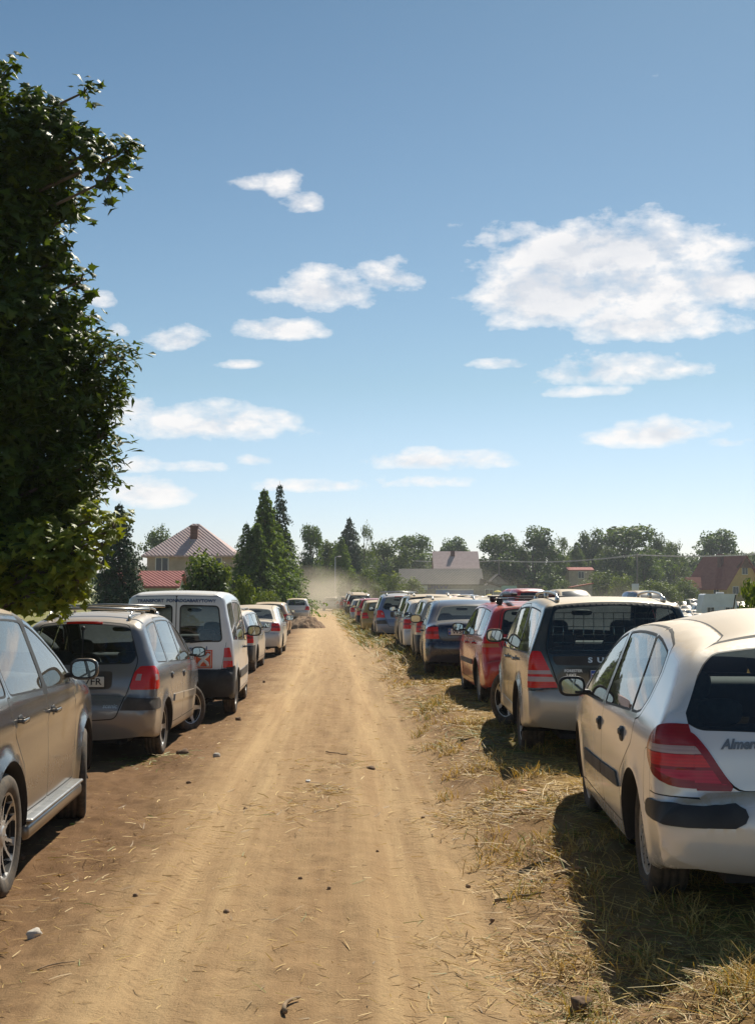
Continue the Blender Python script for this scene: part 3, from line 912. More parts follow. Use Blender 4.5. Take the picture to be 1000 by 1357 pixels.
def lamp_both(side_poly, tail_poly, mat, off=.006):
    """a lamp wrapping the corner: entry for the flank and, mirrored, for the tail"""
    S_ = ('tail_light', side_poly, mat, off, 'sided'); T_ = [('tail_light', tail_poly, mat, off, 'sided'), ('tail_light', [(-y, z) for y, z in tail_poly], mat, off, 'sided')]
    return S_, T_
def bands(S, T, cuts, mats, off=.006):
    """split lamp polygons by height: cuts are the dividing heights, top first"""
    so, to = [], []
    lo, hi = -9.0, 9.0; edges = [9.0] + list(cuts) + [-9.0]
    def clip(P, z1, z0):   # P polygon in (a,z); keep z0<z<z1
        for zc, keep in ((z1, lambda z: z <= z1), (z0, lambda z: z >= z0)):
            Q = []
            for i in range(len(P)):
                a, b = P[i - 1], P[i]; ka, kb = keep(a[1]), keep(b[1])
                if ka != kb: t = (zc - a[1]) / (b[1] - a[1]); Q.append((a[0] + (b[0] - a[0]) * t, zc))
                if kb: Q.append(b)
            P = Q
            if not P: return None
        return P
    for k, m in enumerate(mats):
        p = clip(S, edges[k], edges[k + 1])
        if p: so.append(('tail_light', p, m, off, 'sided'))
        q = clip(T, edges[k], edges[k + 1])
        if q:
            to += [('tail_light', q, m, off, 'sided'), ('tail_light', [(-y, z) for y, z in q], m, off, 'sided')]
    return so, to

# ------------------------------------------------------------------ 1. silver-beige hatchback, right foreground
def spec_almera():
    paint('paint_pale_gold', (.70, .71, .73), metal=.15, rough=.20, dust=.10, top=1.05, low=.32)
    S = fillet([(-1.2, .84), (-.70, .905), (-.63, .945), (-.55, .925), (-.455, .87), (-.415, .81), (-.44, .765), (-.53, .715), (-.62, .678), (-.70, .645), (-1.2, .635)], .05, 5)
    T = fillet([(.95, .96), (.66, .905), (.60, .83), (.545, .74), (.49, .655), (.50, .632), (.64, .638), (.95, .648)], [.02, .03, .05, .06, .02, .012, .02, .01], 4)
    core = lambda P, d: offset(P, -d)
    so, to = [], []
    for nm_, z1, z0 in (('lens_clear', .84, .805), ('lens_red', .80, .745), ('lens_pink', .73, .665)):
        a_, b_ = bands(core(S, .035), core(T, .035), [z1, z0], [None, nm_, None], .010); 
        so += [q for q in a_ if q[2]]; to += [q for q in b_ if q[2]]
    so.append(('tail_light', S, 'lens_deep', .010, 'sided')); to += [('tail_light', T, 'lens_deep', .006, 'sided'), ('tail_light', [(-y, z) for y, z in T], 'lens_deep', .006, 'sided')]
    sp = dict(W=1.706, H=1.448, WB=2.535, wr=.305, ra=.345, xr=-.83, xf=3.38, xm=1.2, zb=.90, barrel=.05, tumble=.40, shoulder=.04, tr=.035, grear=.09, g=.042,
        paint=MATS['paint_pale_gold'], cowl=(2.30, .97), header=(1.45, 1.34), flare=.010,
        zones=dict(T=(.08, .08, .05), B=(.15, .16, .055), R=(.08, .22, .07), U=(.12, .14, .05), C=(.17, .18, .06)),
        top=[(3.30, .20, 'F', 1), (3.38, .40, 'F'), (3.36, .56, 'F'), (3.22, .72, 'F'), (2.85, .85, 'H'), (2.32, .965, 'H', 1), (1.9, 1.15, 'W'), (1.45, 1.335, 'W'), (.95, 1.40, 'R'), (.35, 1.395, 'R'), (-.10, 1.335, 'R'),
             (-.33, 1.27, 'T'), (-.47, 1.15, 'T'), (-.60, .99, 'T'), (-.675, .86, 'B'), (-.70, .70, 'B'), (-.715, .612, 'C', 1), (-.79, .585, 'C'), (-.83, .50, 'C'), (-.825, .40, 'C'), (-.79, .32, 'C'), (-.75, .285, 'U', 1)],
        bottom=[(-.42, .22), (-.3, .19), (.4, .18), (2.2, .18), (2.95, .18)],
        belt=lin(2.2, .935, -.2, .99), win_polys=None,
        wheel='cover', tw=.185, winset=.04, mirror=(2.0, .895), mirror_mat='black_plastic', mirror_sc=1.0,
        handles=[(1.22, .765), (.36, .79)], handle_style='flap', handle_mat='black_plastic', fuel=(-.40, .66, .075, .14),
        rear_window=[(0, 1.262), (.49, 1.252), (.545, 1.215), (.69, 1.02), (.695, .965), (.63, .915), (0, .875)], rwr=.05, rwtrim=.006,
        tailgate=[(0, 1.305), (.48, 1.305), (.58, 1.26), (.735, 1.0), (.67, .89), (.47, .628), (0, .625)],
        side_extra=so + [('bumper_strip', fillet([(-1.2, .575), (-.50, .575), (-.43, .55), (-.42, .50), (-.47, .485), (-1.2, .485)], .02), 'black_plastic', .014, 'sided'),
            ('side_moulding', fillet([(1.12, .47), (1.93, .455), (1.95, .53), (1.12, .545)], .01), 'dusty_plastic', .012, 'each'), ('side_moulding', fillet([(.42, .49), (1.09, .471), (1.09, .546), (.52, .562)], .01), 'dusty_plastic', .012, 'each')],
        tail_extra=to + [('bumper_strip', [(.95, .575), (.50, .575), (.46, .555), (.45, .53), (.465, .505), (.51, .485), (.95, .485)], 'black_plastic', .014, 'sided'), ('bumper_strip', [(-.95, .575), (-.50, .575), (-.46, .555), (-.45, .53), (-.465, .505), (-.51, .485), (-.95, .485)], 'black_plastic', .014, 'sided')],
        side_under=[('door_seam', ring_line([(-1.0, .606), (-.42, .606), (-.33, .60)], .006), 'seam_dark', -.001, 'wrap'), ('door_seam', ring_line([(-.52, .61), (-.505, .64)], .005), 'seam_dark', -.001, 'wrap')],
        doors=[([(1.13, .30), (2.20, .30), (2.26, .55), (2.24, .885), (1.13, .905)], [0]), ([(1.13, .30), (1.13, .905), (.02, .94), (.06, .78), (.42, .58), (.43, .30)], [1, 2])],
        front_seat_x=1.28, rear_seat_x=.38, mirror_in=(1.55, 1.23), seat_z=.22, rails=None, wiper=(.04, .93, -.40, .95), antenna=(1.25, .02, .02, .19),
        plate=(0, .76, '', .52, .112), texts=[('Almera', .45, .845, .058, 'letter_dark', dict(shear=.35, bold=.0022, name='lettering')), ])
    # bowed window line
    def wp(sh):
        zt = lambda x: float(sh.top_z(x)) - (.072 + .045 * max(0, (.3 - x) / .5) ** 1.2)
        A = [(2.13, .885)] + [(x, min(zt(x), 9)) for x in (1.98, 1.8, 1.6, 1.4, 1.25, 1.175)] + [(1.20, .905)]
        A[1] = (1.98, zt(1.98) - .01)
        B = [(1.10, .908)] + [(x, zt(x)) for x in (1.095, .9, .7, .5, .36)] + [(.22, .94)]
        C = [(.195, .94)] + [(x, zt(x)) for x in (.335, .2, .07, -.03)] + [(-.085, 1.14), (-.085, 1.03), (-.03, .96), (.05, .944)]
        return [fillet(A, .02), fillet(B, .02), fillet(C, .015)]
    sp['_wp'] = wp
    return sp
def both(nm, P, mt, off, md): return [(nm, P, mt, off, md), (nm, [(-y, z) for y, z in P], mt, off, md)]
def whole(P): return P + [(-y, z) for y, z in P[::-1]]
# 2. dark estate with silver lower body
def spec_forester():
    paint('paint_dark_green', (.030, .042, .042), metal=.4, rough=.2, dust=.5, top=.95, low=.6)
    paint('paint_dark_green_clean', (.008, .018, .021), metal=.3, rough=.22, dust=.06, top=.4, low=.15)
    paint('paint_champagne', (.42, .41, .39), metal=.35, rough=.35, dust=.28, top=.6, low=.45)
    S = [(-1.3, 1.05), (-.845, 1.045), (-.80, .70), (-1.3, .70)]; T = [(.95, 1.05), (.72, 1.04), (.575, .73), (.57, .70), (.95, .70)]
    so, to = bands(S, T, [.865, .83, .805, .76], ['lens_red', 'lens_clear', 'lens_red', 'lens_clear', 'lens_red'])
    bump = [(-1.4, .67), (-.42, .67), (-.385, .60), (-.36, .1), (-1.4, .1)]
    return dict(W=1.735, H=1.55, WB=2.525, wr=.33, ra=.385, xr=-.98, xf=3.47, xm=1.2, zb=1.02, tumble=.30, shoulder=.03, tr=.04, grear=.05, g=.048, barrel=.02,
        paint=MATS['paint_dark_green'], cowl=(2.25, 1.02), header=(1.38, 1.46), flare=.025, sill=.34,
        zones=dict(T=(.05, .07, .04), B=(.08, .10, .04), C=(.14, .16, .06), R=(.08, .10, .02), U=(.08, .10, .05)),
        top=[(3.40, .28, 'F', 1), (3.48, .5, 'F'), (3.46, .68, 'F'), (3.35, .82, 'F'), (2.95, .93, 'H'), (2.25, 1.02, 'H', 1), (1.85, 1.22, 'W'), (1.38, 1.46, 'W'), (.9, 1.53, 'R'), (.1, 1.545, 'R'), (-.5, 1.515, 'R'), (-.66, 1.49, 'T'),
             (-.73, 1.44, 'T'), (-.80, 1.25, 'T'), (-.875, 1.03, 'T'), (-.90, .88, 'B'), (-.91, .68, 'B', 1), (-.975, .655, 'C'), (-.99, .55, 'C'), (-.97, .42, 'C'), (-.90, .33, 'U', 1)],
        bottom=[(-.4, .28), (2.2, .27), (3.0, .28)],
        _wp=lambda sh: auto_windows(sh, lin(2.1, .98, -.7, 1.03), [(1.16, 1.10, 2.05, 1.2), (.22, .24, 1.10, 1.06), (-.66, -.50, .16, .18)], .10, fr=.04),
        pillar_black=[(1.05, 1.0), (1.20, 1.0), (1.14, 1.45), (1.02, 1.45)],
        doors=[([(1.13, .36), (2.14, .36), (2.16, 1.0), (1.13, 1.0)], [0]), ([(1.13, .36), (1.13, 1.0), (.14, 1.02), (.26, .78), (.44, .62), (.44, .36)], [1])],
        wheel='alloy5', tw=.215, steer=.50, mirror=(1.98, 1.06), mirror_sc=1.15, handles=[(1.27, .90), (.34, .92)], handle_mat='paint_champagne', fuel=None,
        rear_window=[(0, 1.455), (.545, 1.44), (.58, 1.40), (.65, 1.05), (.63, 1.02), (0, 1.01)], rwr=.05, rwtrim=.004,
        tailgate=[(0, 1.475), (.60, 1.475), (.68, 1.08), (.565, .73), (.55, .69), (0, .69)], tg_mat='paint_dark_green_clean',
        side_extra=so, tail_extra=to,
        side_over=[('rear_bumper', bump, 'paint_champagne', 0, 'wrap'), ('side_cladding', [(.43, .1), (2.1, .1), (2.1, .43), (.43, .43)], 'paint_champagne', .006, 'each')],
        tail_over=[('rear_bumper', whole([(0, .677), (.95, .677), (.95, .2), (0, .2)]), 'paint_champagne', 0, 'wrap'),
                   ('garnish', fillet(whole([(0, .995), (.62, .995), (.58, .915), (0, .905)]), .03), 'black_plastic', .012, 'each')],
        cladding=None, front_seat_x=1.30, rear_seat_x=.40, mirror_in=(1.50, 1.38), seat_z=.42, shelf=False,
        rails=(-.58, 1.15, .10, .065), wiper=(.02, .995, -.42, 1.03), plate=(.0, .815, 'KR 4', .52, .112),
        texts=[('SUBARU', .0, .955, .062, 'letter_silver', dict(spacing=1.9, bold=.002, width=.56, off=.019)), ('FORESTER', .42, .86, .034, 'letter_silver', dict(bold=.001, spacing=1.1)), ('2.0XT', .44, .82, .034, 'letter_silver', dict(bold=.001, spacing=1.1))])
# 3. grey off-roader, left foreground
def spec_outlander():
    paint('paint_warm_grey', (.10, .10, .103), metal=.55, rough=.22, dust=.14, top=.75, low=.6)
    return dict(W=1.80, H=1.68, WB=2.67, wr=.352, ra=.425, winset=-.03, xr=-1.05, xf=3.58, xm=1.2, zb=1.10, tumble=.34, shoulder=.05, tr=.05, g=.05, barrel=.05,
        paint=MATS['paint_warm_grey'], cowl=(2.3, 1.15), header=(1.25, 1.60), flare=.032, sill=.42, crease=(.95, .010),
        top=[(3.50, .3, 'F', 1), (3.58, .55, 'F'), (3.56, .8, 'F'), (3.42, .98, 'F'), (2.95, 1.10, 'H'), (2.3, 1.16, 'H', 1), (1.85, 1.37, 'W'), (1.25, 1.60, 'W'), (.7, 1.67, 'R'), (-.2, 1.66, 'R'), (-.75, 1.58, 'R'), (-.9, 1.38, 'T'), (-1.0, 1.12, 'T'), (-1.03, .85, 'B'), (-1.06, .6, 'B'), (-1.0, .35, 'U', 1)],
        bottom=[(-.5, .30), (2.2, .28), (3.1, .30)],
        _wp=lambda sh: auto_windows(sh, lin(2.1, 1.10, -.8, 1.17), [(1.20, 1.06, 2.12, 1.2), (.20, .12, 1.10, .98), (-.72, -.50, .12, .06)], .095, fr=.05),
        pillar_black=[(1.08, 1.08), (1.22, 1.08), (1.10, 1.62), (.94, 1.62)],
        doors=[([(1.15, .40), (2.12, .40), (2.20, .70), (2.18, 1.09), (1.15, 1.12)], [0]), ([(1.15, .40), (1.15, 1.12), (.10, 1.13), (.25, .88), (.46, .68), (.48, .40)], [1])],
        wheel='alloy6', tw=.225, steer=.17, mirror=(2.02, 1.15), mirror_sc=1.15, handles=[(1.32, .96), (.36, .98)],
        rear_window=[(0, 1.50), (.50, 1.50), (.56, 1.16), (0, 1.14)], tailgate=[(0, 1.55), (.56, 1.55), (.62, 1.1), (.56, .66), (0, .66)],
        side_extra=[('tail_light', [(-1.3, 1.16), (-.86, 1.14), (-.84, .92), (-1.3, .90)], 'lens_red', .004, 'sided')], tail_extra=both('tail_light', [(.95, 1.16), (.66, 1.14), (.64, .92), (.95, .90)], 'lens_red', .004, 'sided'),
        side_under=[('door_seam', ring_line([(2.56, 1.02), (2.3, 1.12)], .006), 'seam_dark', -.001, 'wrap')],
        front_seat_x=1.32, rear_seat_x=.40, mirror_in=(1.55, 1.46), seat_z=.50, rails=(-.7, 1.0, .10, .06), plate=(0, .80, '', .52, .112))
# 4. compact people carrier
def spec_scenic(g=.05):
    paint('paint_beige_grey', (.21, .215, .23), metal=.35, rough=.24, dust=.2, top=.55, low=.6)
    S = [(-1.2, 1.055), (-.56, 1.05), (-.44, .985), (-.44, .82), (-.50, .795), (-1.2, .795)]; T = [(.95, 1.055), (.66, 1.05), (.60, .985), (.555, .83), (.56, .795), (.95, .795)]
    S, T = fillet(S, .03), fillet(T, .02)
    cs, ct = bands([(-.60, .965), (-.475, .95), (-.475, .895), (-.60, .89)], [(.95, .965), (.63, .965), (.61, .895), (.95, .89)], [], ['lens_clear'])
    so, to = cs + [('tail_light', S, 'lens_red', .006, 'sided')], ct + both('tail_light', T, 'lens_red', .006, 'sided')
    dk = [(-1.2, .70), (-.50, .70), (-.40, .66), (-.385, .585), (-.46, .575), (-1.2, .575)]
    return dict(W=1.72, H=1.62, WB=2.58, wr=.312, ra=.355, xr=-.80, xf=3.36, xm=1.3, zb=1.02, tumble=.36, shoulder=.06, tr=.04, grear=.04, g=g,
        paint=MATS['paint_beige_grey'], cowl=(2.45, 1.05), header=(1.45, 1.52), flare=.014,
        zones=dict(T=(.10, .12, .05), B=(.15, .16, .05), C=(.18, .18, .06), R=(.10, .13, .03), U=(.1, .12, .05)),
        top=[(3.28, .25, 'F', 1), (3.37, .45, 'F'), (3.35, .62, 'F'), (3.2, .80, 'F'), (2.9, .94, 'H'), (2.45, 1.05, 'H', 1), (2.0, 1.28, 'W'), (1.45, 1.52, 'W'), (1.0, 1.60, 'R'), (.2, 1.60, 'R'), (-.30, 1.545, 'R'), (-.48, 1.47, 'T'),
             (-.57, 1.25, 'T'), (-.66, 1.02, 'T'), (-.70, .86, 'B'), (-.715, .705, 'B', 1), (-.76, .69, 'C'), (-.80, .56, 'C'), (-.79, .42, 'C'), (-.74, .29, 'U', 1)],
        bottom=[(-.4, .24), (2.2, .22), (3.0, .22)],
        _wp=lambda sh: auto_windows(sh, lin(2.2, .99, -.4, 1.09), [(1.20, 1.16, 1.96, 1.55), (.28, .32, 1.13, 1.10), (-.34, -.20, .20, .25), (2.02, 1.60, 2.34, 1.2)], .085, fr=.04),
        doors=[([(1.16, .34), (2.20, .34), (2.26, .6), (2.24, .98), (1.16, 1.02)], [0]), ([(1.16, .34), (1.16, 1.02), (.22, 1.05), (.26, .80), (.42, .62), (.44, .34)], [1])],
        wheel='alloy5', tw=.19, steer=-.52, mirror=(2.10, 1.05), mirror_mat='black_plastic', handles=[(1.30, .86), (.40, .89)], handle_mat='paint', handle_style='flap',
        fuel=(-.28, .86, .065, .065), winset=.02,
        rear_window=[(0, 1.475), (.47, 1.465), (.52, 1.43), (.60, 1.16), (.55, 1.08), (0, 1.055)], rwr=.07, rwtrim=.012,
        tailgate=[(0, 1.50), (.50, 1.50), (.63, 1.10), (.54, .80), (.42, .49), (0, .47)],
        side_extra=so + [('side_moulding', fillet([(1.18, .56), (2.2, .52), (2.2, .60), (1.18, .64)], .01), 'paint', .014, 'each'), ('side_moulding', fillet([(.46, .58), (1.14, .56), (1.14, .64), (.52, .66)], .01), 'paint', .014, 'each')],
        side_over=[('bumper_strip', dk, 'dusty_plastic', .008, 'sided')],
        tail_extra=to, tail_over=[] + both('bumper_strip', [(.95, .70), (.535, .70), (.50, .655), (.47, .575), (.95, .575)], 'dusty_plastic', .008, 'sided')
            + [('plate_recess', fillet(whole([(0, .985), (.36, .985), (.36, .83), (.33, .80), (0, .79)]), .03), 'dusty_plastic', -.006, 'each')],
        front_seat_x=1.38, rear_seat_x=.42, mirror_in=(1.62, 1.40), seat_z=.40, rails=(-.30, 1.30, .08, .07), wiper=(.0, 1.43, -.02, 1.12),
        plate=(-.02, .885, 'KR 47FR', .52, .112), texts=[('scenic', -.36, .615, .062, 'letter_silver', dict(bold=.001, shear=.2))])
# 5. small high-roofed van
def spec_van():
    paint('paint_van_white', (.72, .74, .77), metal=.0, rough=.3, dust=.12, top=.55, low=.75)
    S = [(-1.0, 1.00), (-.575, 1.00), (-.555, .72), (-1.0, .70)]; T = [(.95, 1.00), (.70, .995), (.685, .71), (.95, .70)]
    so, to = bands(S, T, [.86, .81], ['lens_red', 'lens_clear', 'lens_red'])
    bl = [(-1.0, .70), (-.50, .74), (-.39, .70), (-.37, .1), (-1.0, .1)]
    W2 = [(-.07, 1.60), (-.60, 1.59), (-.655, 1.10), (-.07, 1.10)]
    return dict(W=1.72, H=1.80, WB=2.69, wr=.318, ra=.37, xr=-.70, xf=3.28, xm=1.2, zb=1.10, tumble=.17, shoulder=.05, tr=.03, grear=.03, g=.055,
        paint=MATS['paint_van_white'], cowl=(2.62, 1.08), header=(1.78, 1.68), flare=.012, barrel=.02,
        zones=dict(T=(.10, .09, .03), B=(.10, .10, .03), C=(.14, .14, .04), R=(.14, .15, .02)),
        top=[(3.15, .25, 'F', 1), (3.28, .5, 'F'), (3.24, .78, 'F'), (3.0, .95, 'H'), (2.62, 1.08, 'H', 1), (2.15, 1.42, 'W'), (1.78, 1.68, 'W'), (1.3, 1.79, 'R'), (.2, 1.81, 'R'), (-.38, 1.78, 'R'), (-.51, 1.73, 'T'), (-.56, 1.4, 'T'), (-.585, 1.0, 'T'), (-.60, .8, 'B'), (-.605, .665, 'B', 1), (-.67, .65, 'C'), (-.69, .5, 'C'), (-.66, .30, 'U', 1)],
        bottom=[(-.4, .26), (2.2, .26), (2.9, .26)],
        _wp=lambda sh: auto_windows(sh, lin(2.3, 1.02, -.4, 1.12), [(1.32, 1.26, 2.25, 1.3), (.28, .28, 1.22, 1.20), (-.42, -.38, .18, .19)], .17, fr=.05),
        doors=[([(1.28, .34), (2.30, .34), (2.30, 1.04), (1.28, 1.06)], [0]), ([(1.28, .34), (1.28, 1.06), (.22, 1.09), (.28, .80), (.44, .62), (.46, .34)], [1])],
        wheel='steel', tw=.18, mirror=(2.14, 1.12), mirror_mat='black_plastic', mirror_sc=1.3, handles=[(1.45, .94), (1.12, .95)], handle_mat='black_plastic',
        rear_window=[(0, 1.6), (.1, 1.1)], rear_windows=[W2, [(-y, z) for y, z in W2[::-1]]], rwr=.05,
        tailgate=None, side_extra=so, tail_extra=to,
        side_over=[('rear_bumper', bl, 'black_plastic', .012, 'wrap'), ('side_moulding', fillet([(.46, .50), (2.25, .50), (2.25, .62), (.46, .62)], .02), 'dusty_plastic', .012, 'each')],
        tail_over=[('rear_bumper', whole([(0, .67), (.6, .67), (.68, .70), (.95, .70), (.95, .1), (0, .1)]), 'black_plastic', .012, 'wrap')],
        tail_under=[('tailgate', fillet([(.006, 1.735), (.70, 1.735), (.73, 1.1), (.66, .685), (.006, .685)], .02), 'paint', 0, 'each'), ('tailgate', fillet([(-.006, 1.735), (-.70, 1.735), (-.73, 1.1), (-.66, .685), (-.006, .685)], .02), 'paint', 0, 'each'),
                    ('door_seam', whole([(0, 1.742), (.706, 1.742), (.736, 1.1), (.665, .68), (0, .68)]), 'seam_dark', -.002, 'wrap')],
        front_seat_x=1.5, rear_seat_x=.55, mirror_in=(1.9, 1.52), seat_z=.45, shelf=False, wiper=(-.10, 1.07, -.52, 1.11),
        texts=[('TRANSPORT  PONADGABARYTOWY', .0, 1.672, .062, 'letter_blue', dict(bold=.0015, width=1.14)), ('www.gastel.pl', -.22, .985, .085, 'letter_blue', dict(bold=.002))])
# 6. generic hatchback / estate / saloon by numbers
def spec_generic(kind, paintmat, g=.07, **kw):
    base = dict(W=1.70, WB=2.52, wr=.30, ra=.345, xm=1.2, zb=.93, tumble=.36, shoulder=.04, tr=.05, g=g, paint=paintmat, flare=.012, hi=False, wheel='cover2', tw=.18, winset=.02,
        front_seat_x=1.30, rear_seat_x=.38, seat_z=.28, mirror=(1.95, .99), handles=[(1.25, .82), (.36, .84)], handle_mat='paint', cowl=(2.28, .95), header=(1.45, 1.36), mirror_in=(1.5, 1.25), xf=3.32, wtrim=.014, wfr=.03,
        pillar_black=[(1.06, .95), (1.18, .95), (1.14, 1.32), (1.02, 1.32)],
        zones=dict(T=(.08, .10, .05), B=(.12, .13, .05), C=(.15, .16, .05), R=(.08, .11, .02)))
    front = [(3.25, .22, 'F', 1), (3.33, .40, 'F'), (3.31, .56, 'F'), (3.18, .70, 'F'), (2.85, .82, 'H'), (2.28, .95, 'H', 1), (1.88, 1.16, 'W'), (1.45, 1.36, 'W'), (.95, 1.42, 'R'), (.35, 1.42, 'R')]
    if kind == 'hatch':
        base.update(H=1.43, xr=-.78, top=front + [(-.25, 1.37, 'R'), (-.38, 1.33, 'T'), (-.50, 1.15, 'T'), (-.62, .95, 'T'), (-.67, .80, 'B'), (-.68, .63, 'B', 1), (-.75, .61, 'C'), (-.78, .48, 'C'), (-.74, .27, 'U', 1)],
            pill=[(1.15, 1.10, 2.1, 1.2), (.28, .32, 1.08, 1.05), (-.30, -.15, .22, .27)], rear_window=[(0, 1.31), (.47, 1.30), (.54, 1.0), (0, .97)], tailgate=[(0, 1.34), (.52, 1.34), (.60, .96), (.50, .66), (0, .65)],
            lampS=[(-1.2, .93), (-.54, .92), (-.50, .68), (-1.2, .66)], lampT=[(.95, .93), (.61, .92), (.53, .68), (.95, .66)], plate=(0, .50, '', .5, .11))
    elif kind == 'estate':
        base.update(H=1.45, xr=-1.0, top=front + [(-.3, 1.42, 'R'), (-.72, 1.38, 'R'), (-.82, 1.33, 'T'), (-.87, 1.15, 'T'), (-.92, .96, 'T'), (-.94, .80, 'B'), (-.945, .64, 'B', 1), (-1.0, .62, 'C'), (-1.02, .45, 'C'), (-.96, .28, 'U', 1)],
            pill=[(1.15, 1.10, 2.1, 1.2), (.24, .24, 1.08, 1.05), (-.72, -.60, .17, .18)], rear_window=[(0, 1.33), (.50, 1.32), (.57, 1.0), (0, .97)], tailgate=[(0, 1.35), (.55, 1.35), (.63, .95), (.54, .66), (0, .65)],
            lampS=[(-1.3, .95), (-.80, .94), (-.76, .70), (-1.3, .68)], lampT=[(.95, .95), (.64, .94), (.57, .70), (.95, .68)], plate=(0, .78, '', .5, .11), rails=(-.68, 1.1, .09, .05))
    elif kind == 'sedan':
        base.update(H=1.41, xr=-1.0, top=front + [(-.02, 1.37, 'R'), (-.18, 1.31, 'T', 1), (-.42, 1.14, 'T'), (-.66, 1.005, 'T', 1), (-.85, .995, 'B'), (-.99, .975, 'B', 1), (-1.02, .84, 'B'), (-1.025, .655, 'B', 1), (-1.08, .64, 'C'), (-1.09, .48, 'C'), (-1.04, .30, 'U', 1)],
            pill=[(1.15, 1.10, 2.1, 1.2), (.14, .26, 1.08, 1.05)], rear_window=[(0, 1.285), (.48, 1.285), (.58, 1.06), (.58, 1.035), (0, 1.03)], tailgate=[(0, 1.0), (.62, 1.0), (.62, .86), (.50, .68), (0, .67)],
            lampS=[(-1.4, .94), (-.90, .94), (-.88, .72), (-1.4, .72)], lampT=[(.95, .94), (.58, .94), (.56, .72), (.95, .72)], plate=(0, .84, '', .5, .11))
    base.update(kw); sp = base
    S, T = sp['lampS'], sp['lampT']; zm = (S[0][1] + S[-1][1]) / 2
    so, to = bands(S, T, [zm + .03, zm - .02], sp.get('lampm', ['lens_red', 'lens_deep', 'lens_red']))
    sp['side_extra'] = so + sp.get('se', []); sp['tail_extra'] = to + sp.get('te', [])
    zb = sp.get('bump_z', .0)
    if zb:
        xr = sp['xr']; bm = sp.get('bump_mat', 'black_plastic')
        sp['side_over'] = [('rear_bumper', [(xr - .4, zb), (-.42, zb), (-.36, .1), (xr - .4, .1)], bm, .006, 'wrap')]; sp['tail_over'] = [('rear_bumper', whole([(0, zb), (.95, zb), (.95, .1), (0, .1)]), bm, .006, 'wrap')]
    sp['bottom'] = [(-.42, .22), (.4, .19), (2.2, .19), (2.9, .2)]
    pl = sp['pill']; sp['_wp'] = lambda sh: auto_windows(sh, lin(2.1, .92, -.6, .98), pl, .085, fr=sp['wfr'])
    sp['doors'] = [([(1.12, .30), (2.16, .30), (2.2, .6), (2.18, .93), (1.12, .95)], [0]), ([(1.12, .30), (1.12, .95), (.14, .97), (.22, .74), (.42, .56), (.43, .30)], [1])]
    return sp
GRP = 'cars parked along the dirt road'
def place(root, u, v, uvp, W, right_row=True, sc=1.0):
    """put a car so that its road-side rear tyre meets the ground at photo pixel (u,v)"""
    g = ground_at(u, v)
    rz = math.pi / 2 - math.atan((uvp - 500) / FPX)
    sg = 1 if right_row else -1
    off = Matrix.Rotation(rz, 3, 'Z') @ Vector((0, sg * W / 2 * .97 * sc, 0))
    p = g - off
    root.location = (p.x, p.y, float(gz(g.x, g.y)) - .012); root.rotation_euler = (0, 0, rz); root.scale = (sc, sc, sc)
    return root
def copy_tree(o, parent=None, repl=None):
    c = o.copy(); COL.objects.link(c); c.parent = parent
    if repl and c.type == 'MESH':
        for i, s in enumerate(c.material_slots):
            m = c.data.materials[i]
            if m in repl: s.link = 'OBJECT'; s.material = repl[m]
    for ch in list(o.children): copy_tree(ch, c, repl)
    return c
# --- the near cars
sp = spec_almera(); almera, sh = finish_car(sp, 'parked_car')
tag(almera, 'dusty pale gold hatchback with large red tail lamps, nearest car on the right', 'car', GRP)
place(almera, 843, 1185, 562, sp['W'])
sp = spec_forester(); fore, sh = finish_car(sp, 'parked_car')
tag(fore, 'dark green estate car with silver bumper, behind the pale gold hatchback', 'car', GRP)
place(fore, 689, 995, 532, sp['W'], True, .975)
for y in (-.44, .0, .44): pass
m = MB()   # dog guard grid behind the rear seat
for k in range(-5, 6): m.tube([(-.12, k * .105, 1.02), (-.10, k * .10, 1.40)], .0035, 4)
for z in (1.02, 1.1, 1.18, 1.26, 1.34, 1.40): m.tube([(-.11, -.54, z), (-.11, .54, z)], .0035, 4)
m.build('luggage_guard', MATS['chrome'], fore)
sp = spec_outlander(); outl, sh = finish_car(sp, 'parked_car')
tag(outl, 'large grey off-road car with silver running board, nearest car on the left', 'car', GRP)
for sg in (1, -1):
    m = MB(); y = sp['W'] / 2 + .0; z = .36
    m.box((1.33, sg * (y - .01), z), (1.76, .12, .022), bev=.009); o = m.build('running_board', MATS['rail_metal'], outl)
    m = MB(); m.box((1.33, sg * (y - .03), z - .065), (1.84, .13, .10), bev=.03); m.build('sill', MATS['paint_warm_grey'], outl)
place(outl, 2, 1190, 415, sp['W'], False, 1.06)
SPS = spec_scenic(); scen, sh = finish_car(SPS, 'parked_car')
tag(scen, 'beige grey people carrier with roof bars and its front wheel turned out, under the maple', 'car', GRP)
for x in (-.12, .95): m = MB(); m.tube([(x, -.66, float(sh.top_z(x)) + .09), (x, 0, float(sh.top_z(x)) + .11), (x, .66, float(sh.top_z(x)) + .09)], .017, 8); m.build('roof_bar', MATS['rail_metal'], scen)
b = MB(); P = [sh.rear_pt([y], [1.488], .006)[0] for y in (-.20, -.1, 0, .1, .20)]; b.tube(P, .014, 6); b.build('brake_light', MATS['lens_red'], scen)
place(scen, 219, 1000, 500, SPS['W'], False)
sp = spec_van(); van, sh = finish_car(sp, 'parked_van')
tag(van, 'white high-roofed van with blue lettering and an orange square logo on its rear doors', 'van', GRP)
def tail_shape(P, mat, name, off=.005):
    P = densify(P, .04); V = [Vector((float(q[0]), float(q[1]), float(q[2]))) for q in (sh.rear_pt([y], [z], off)[0] for y, z in P)]
    return V
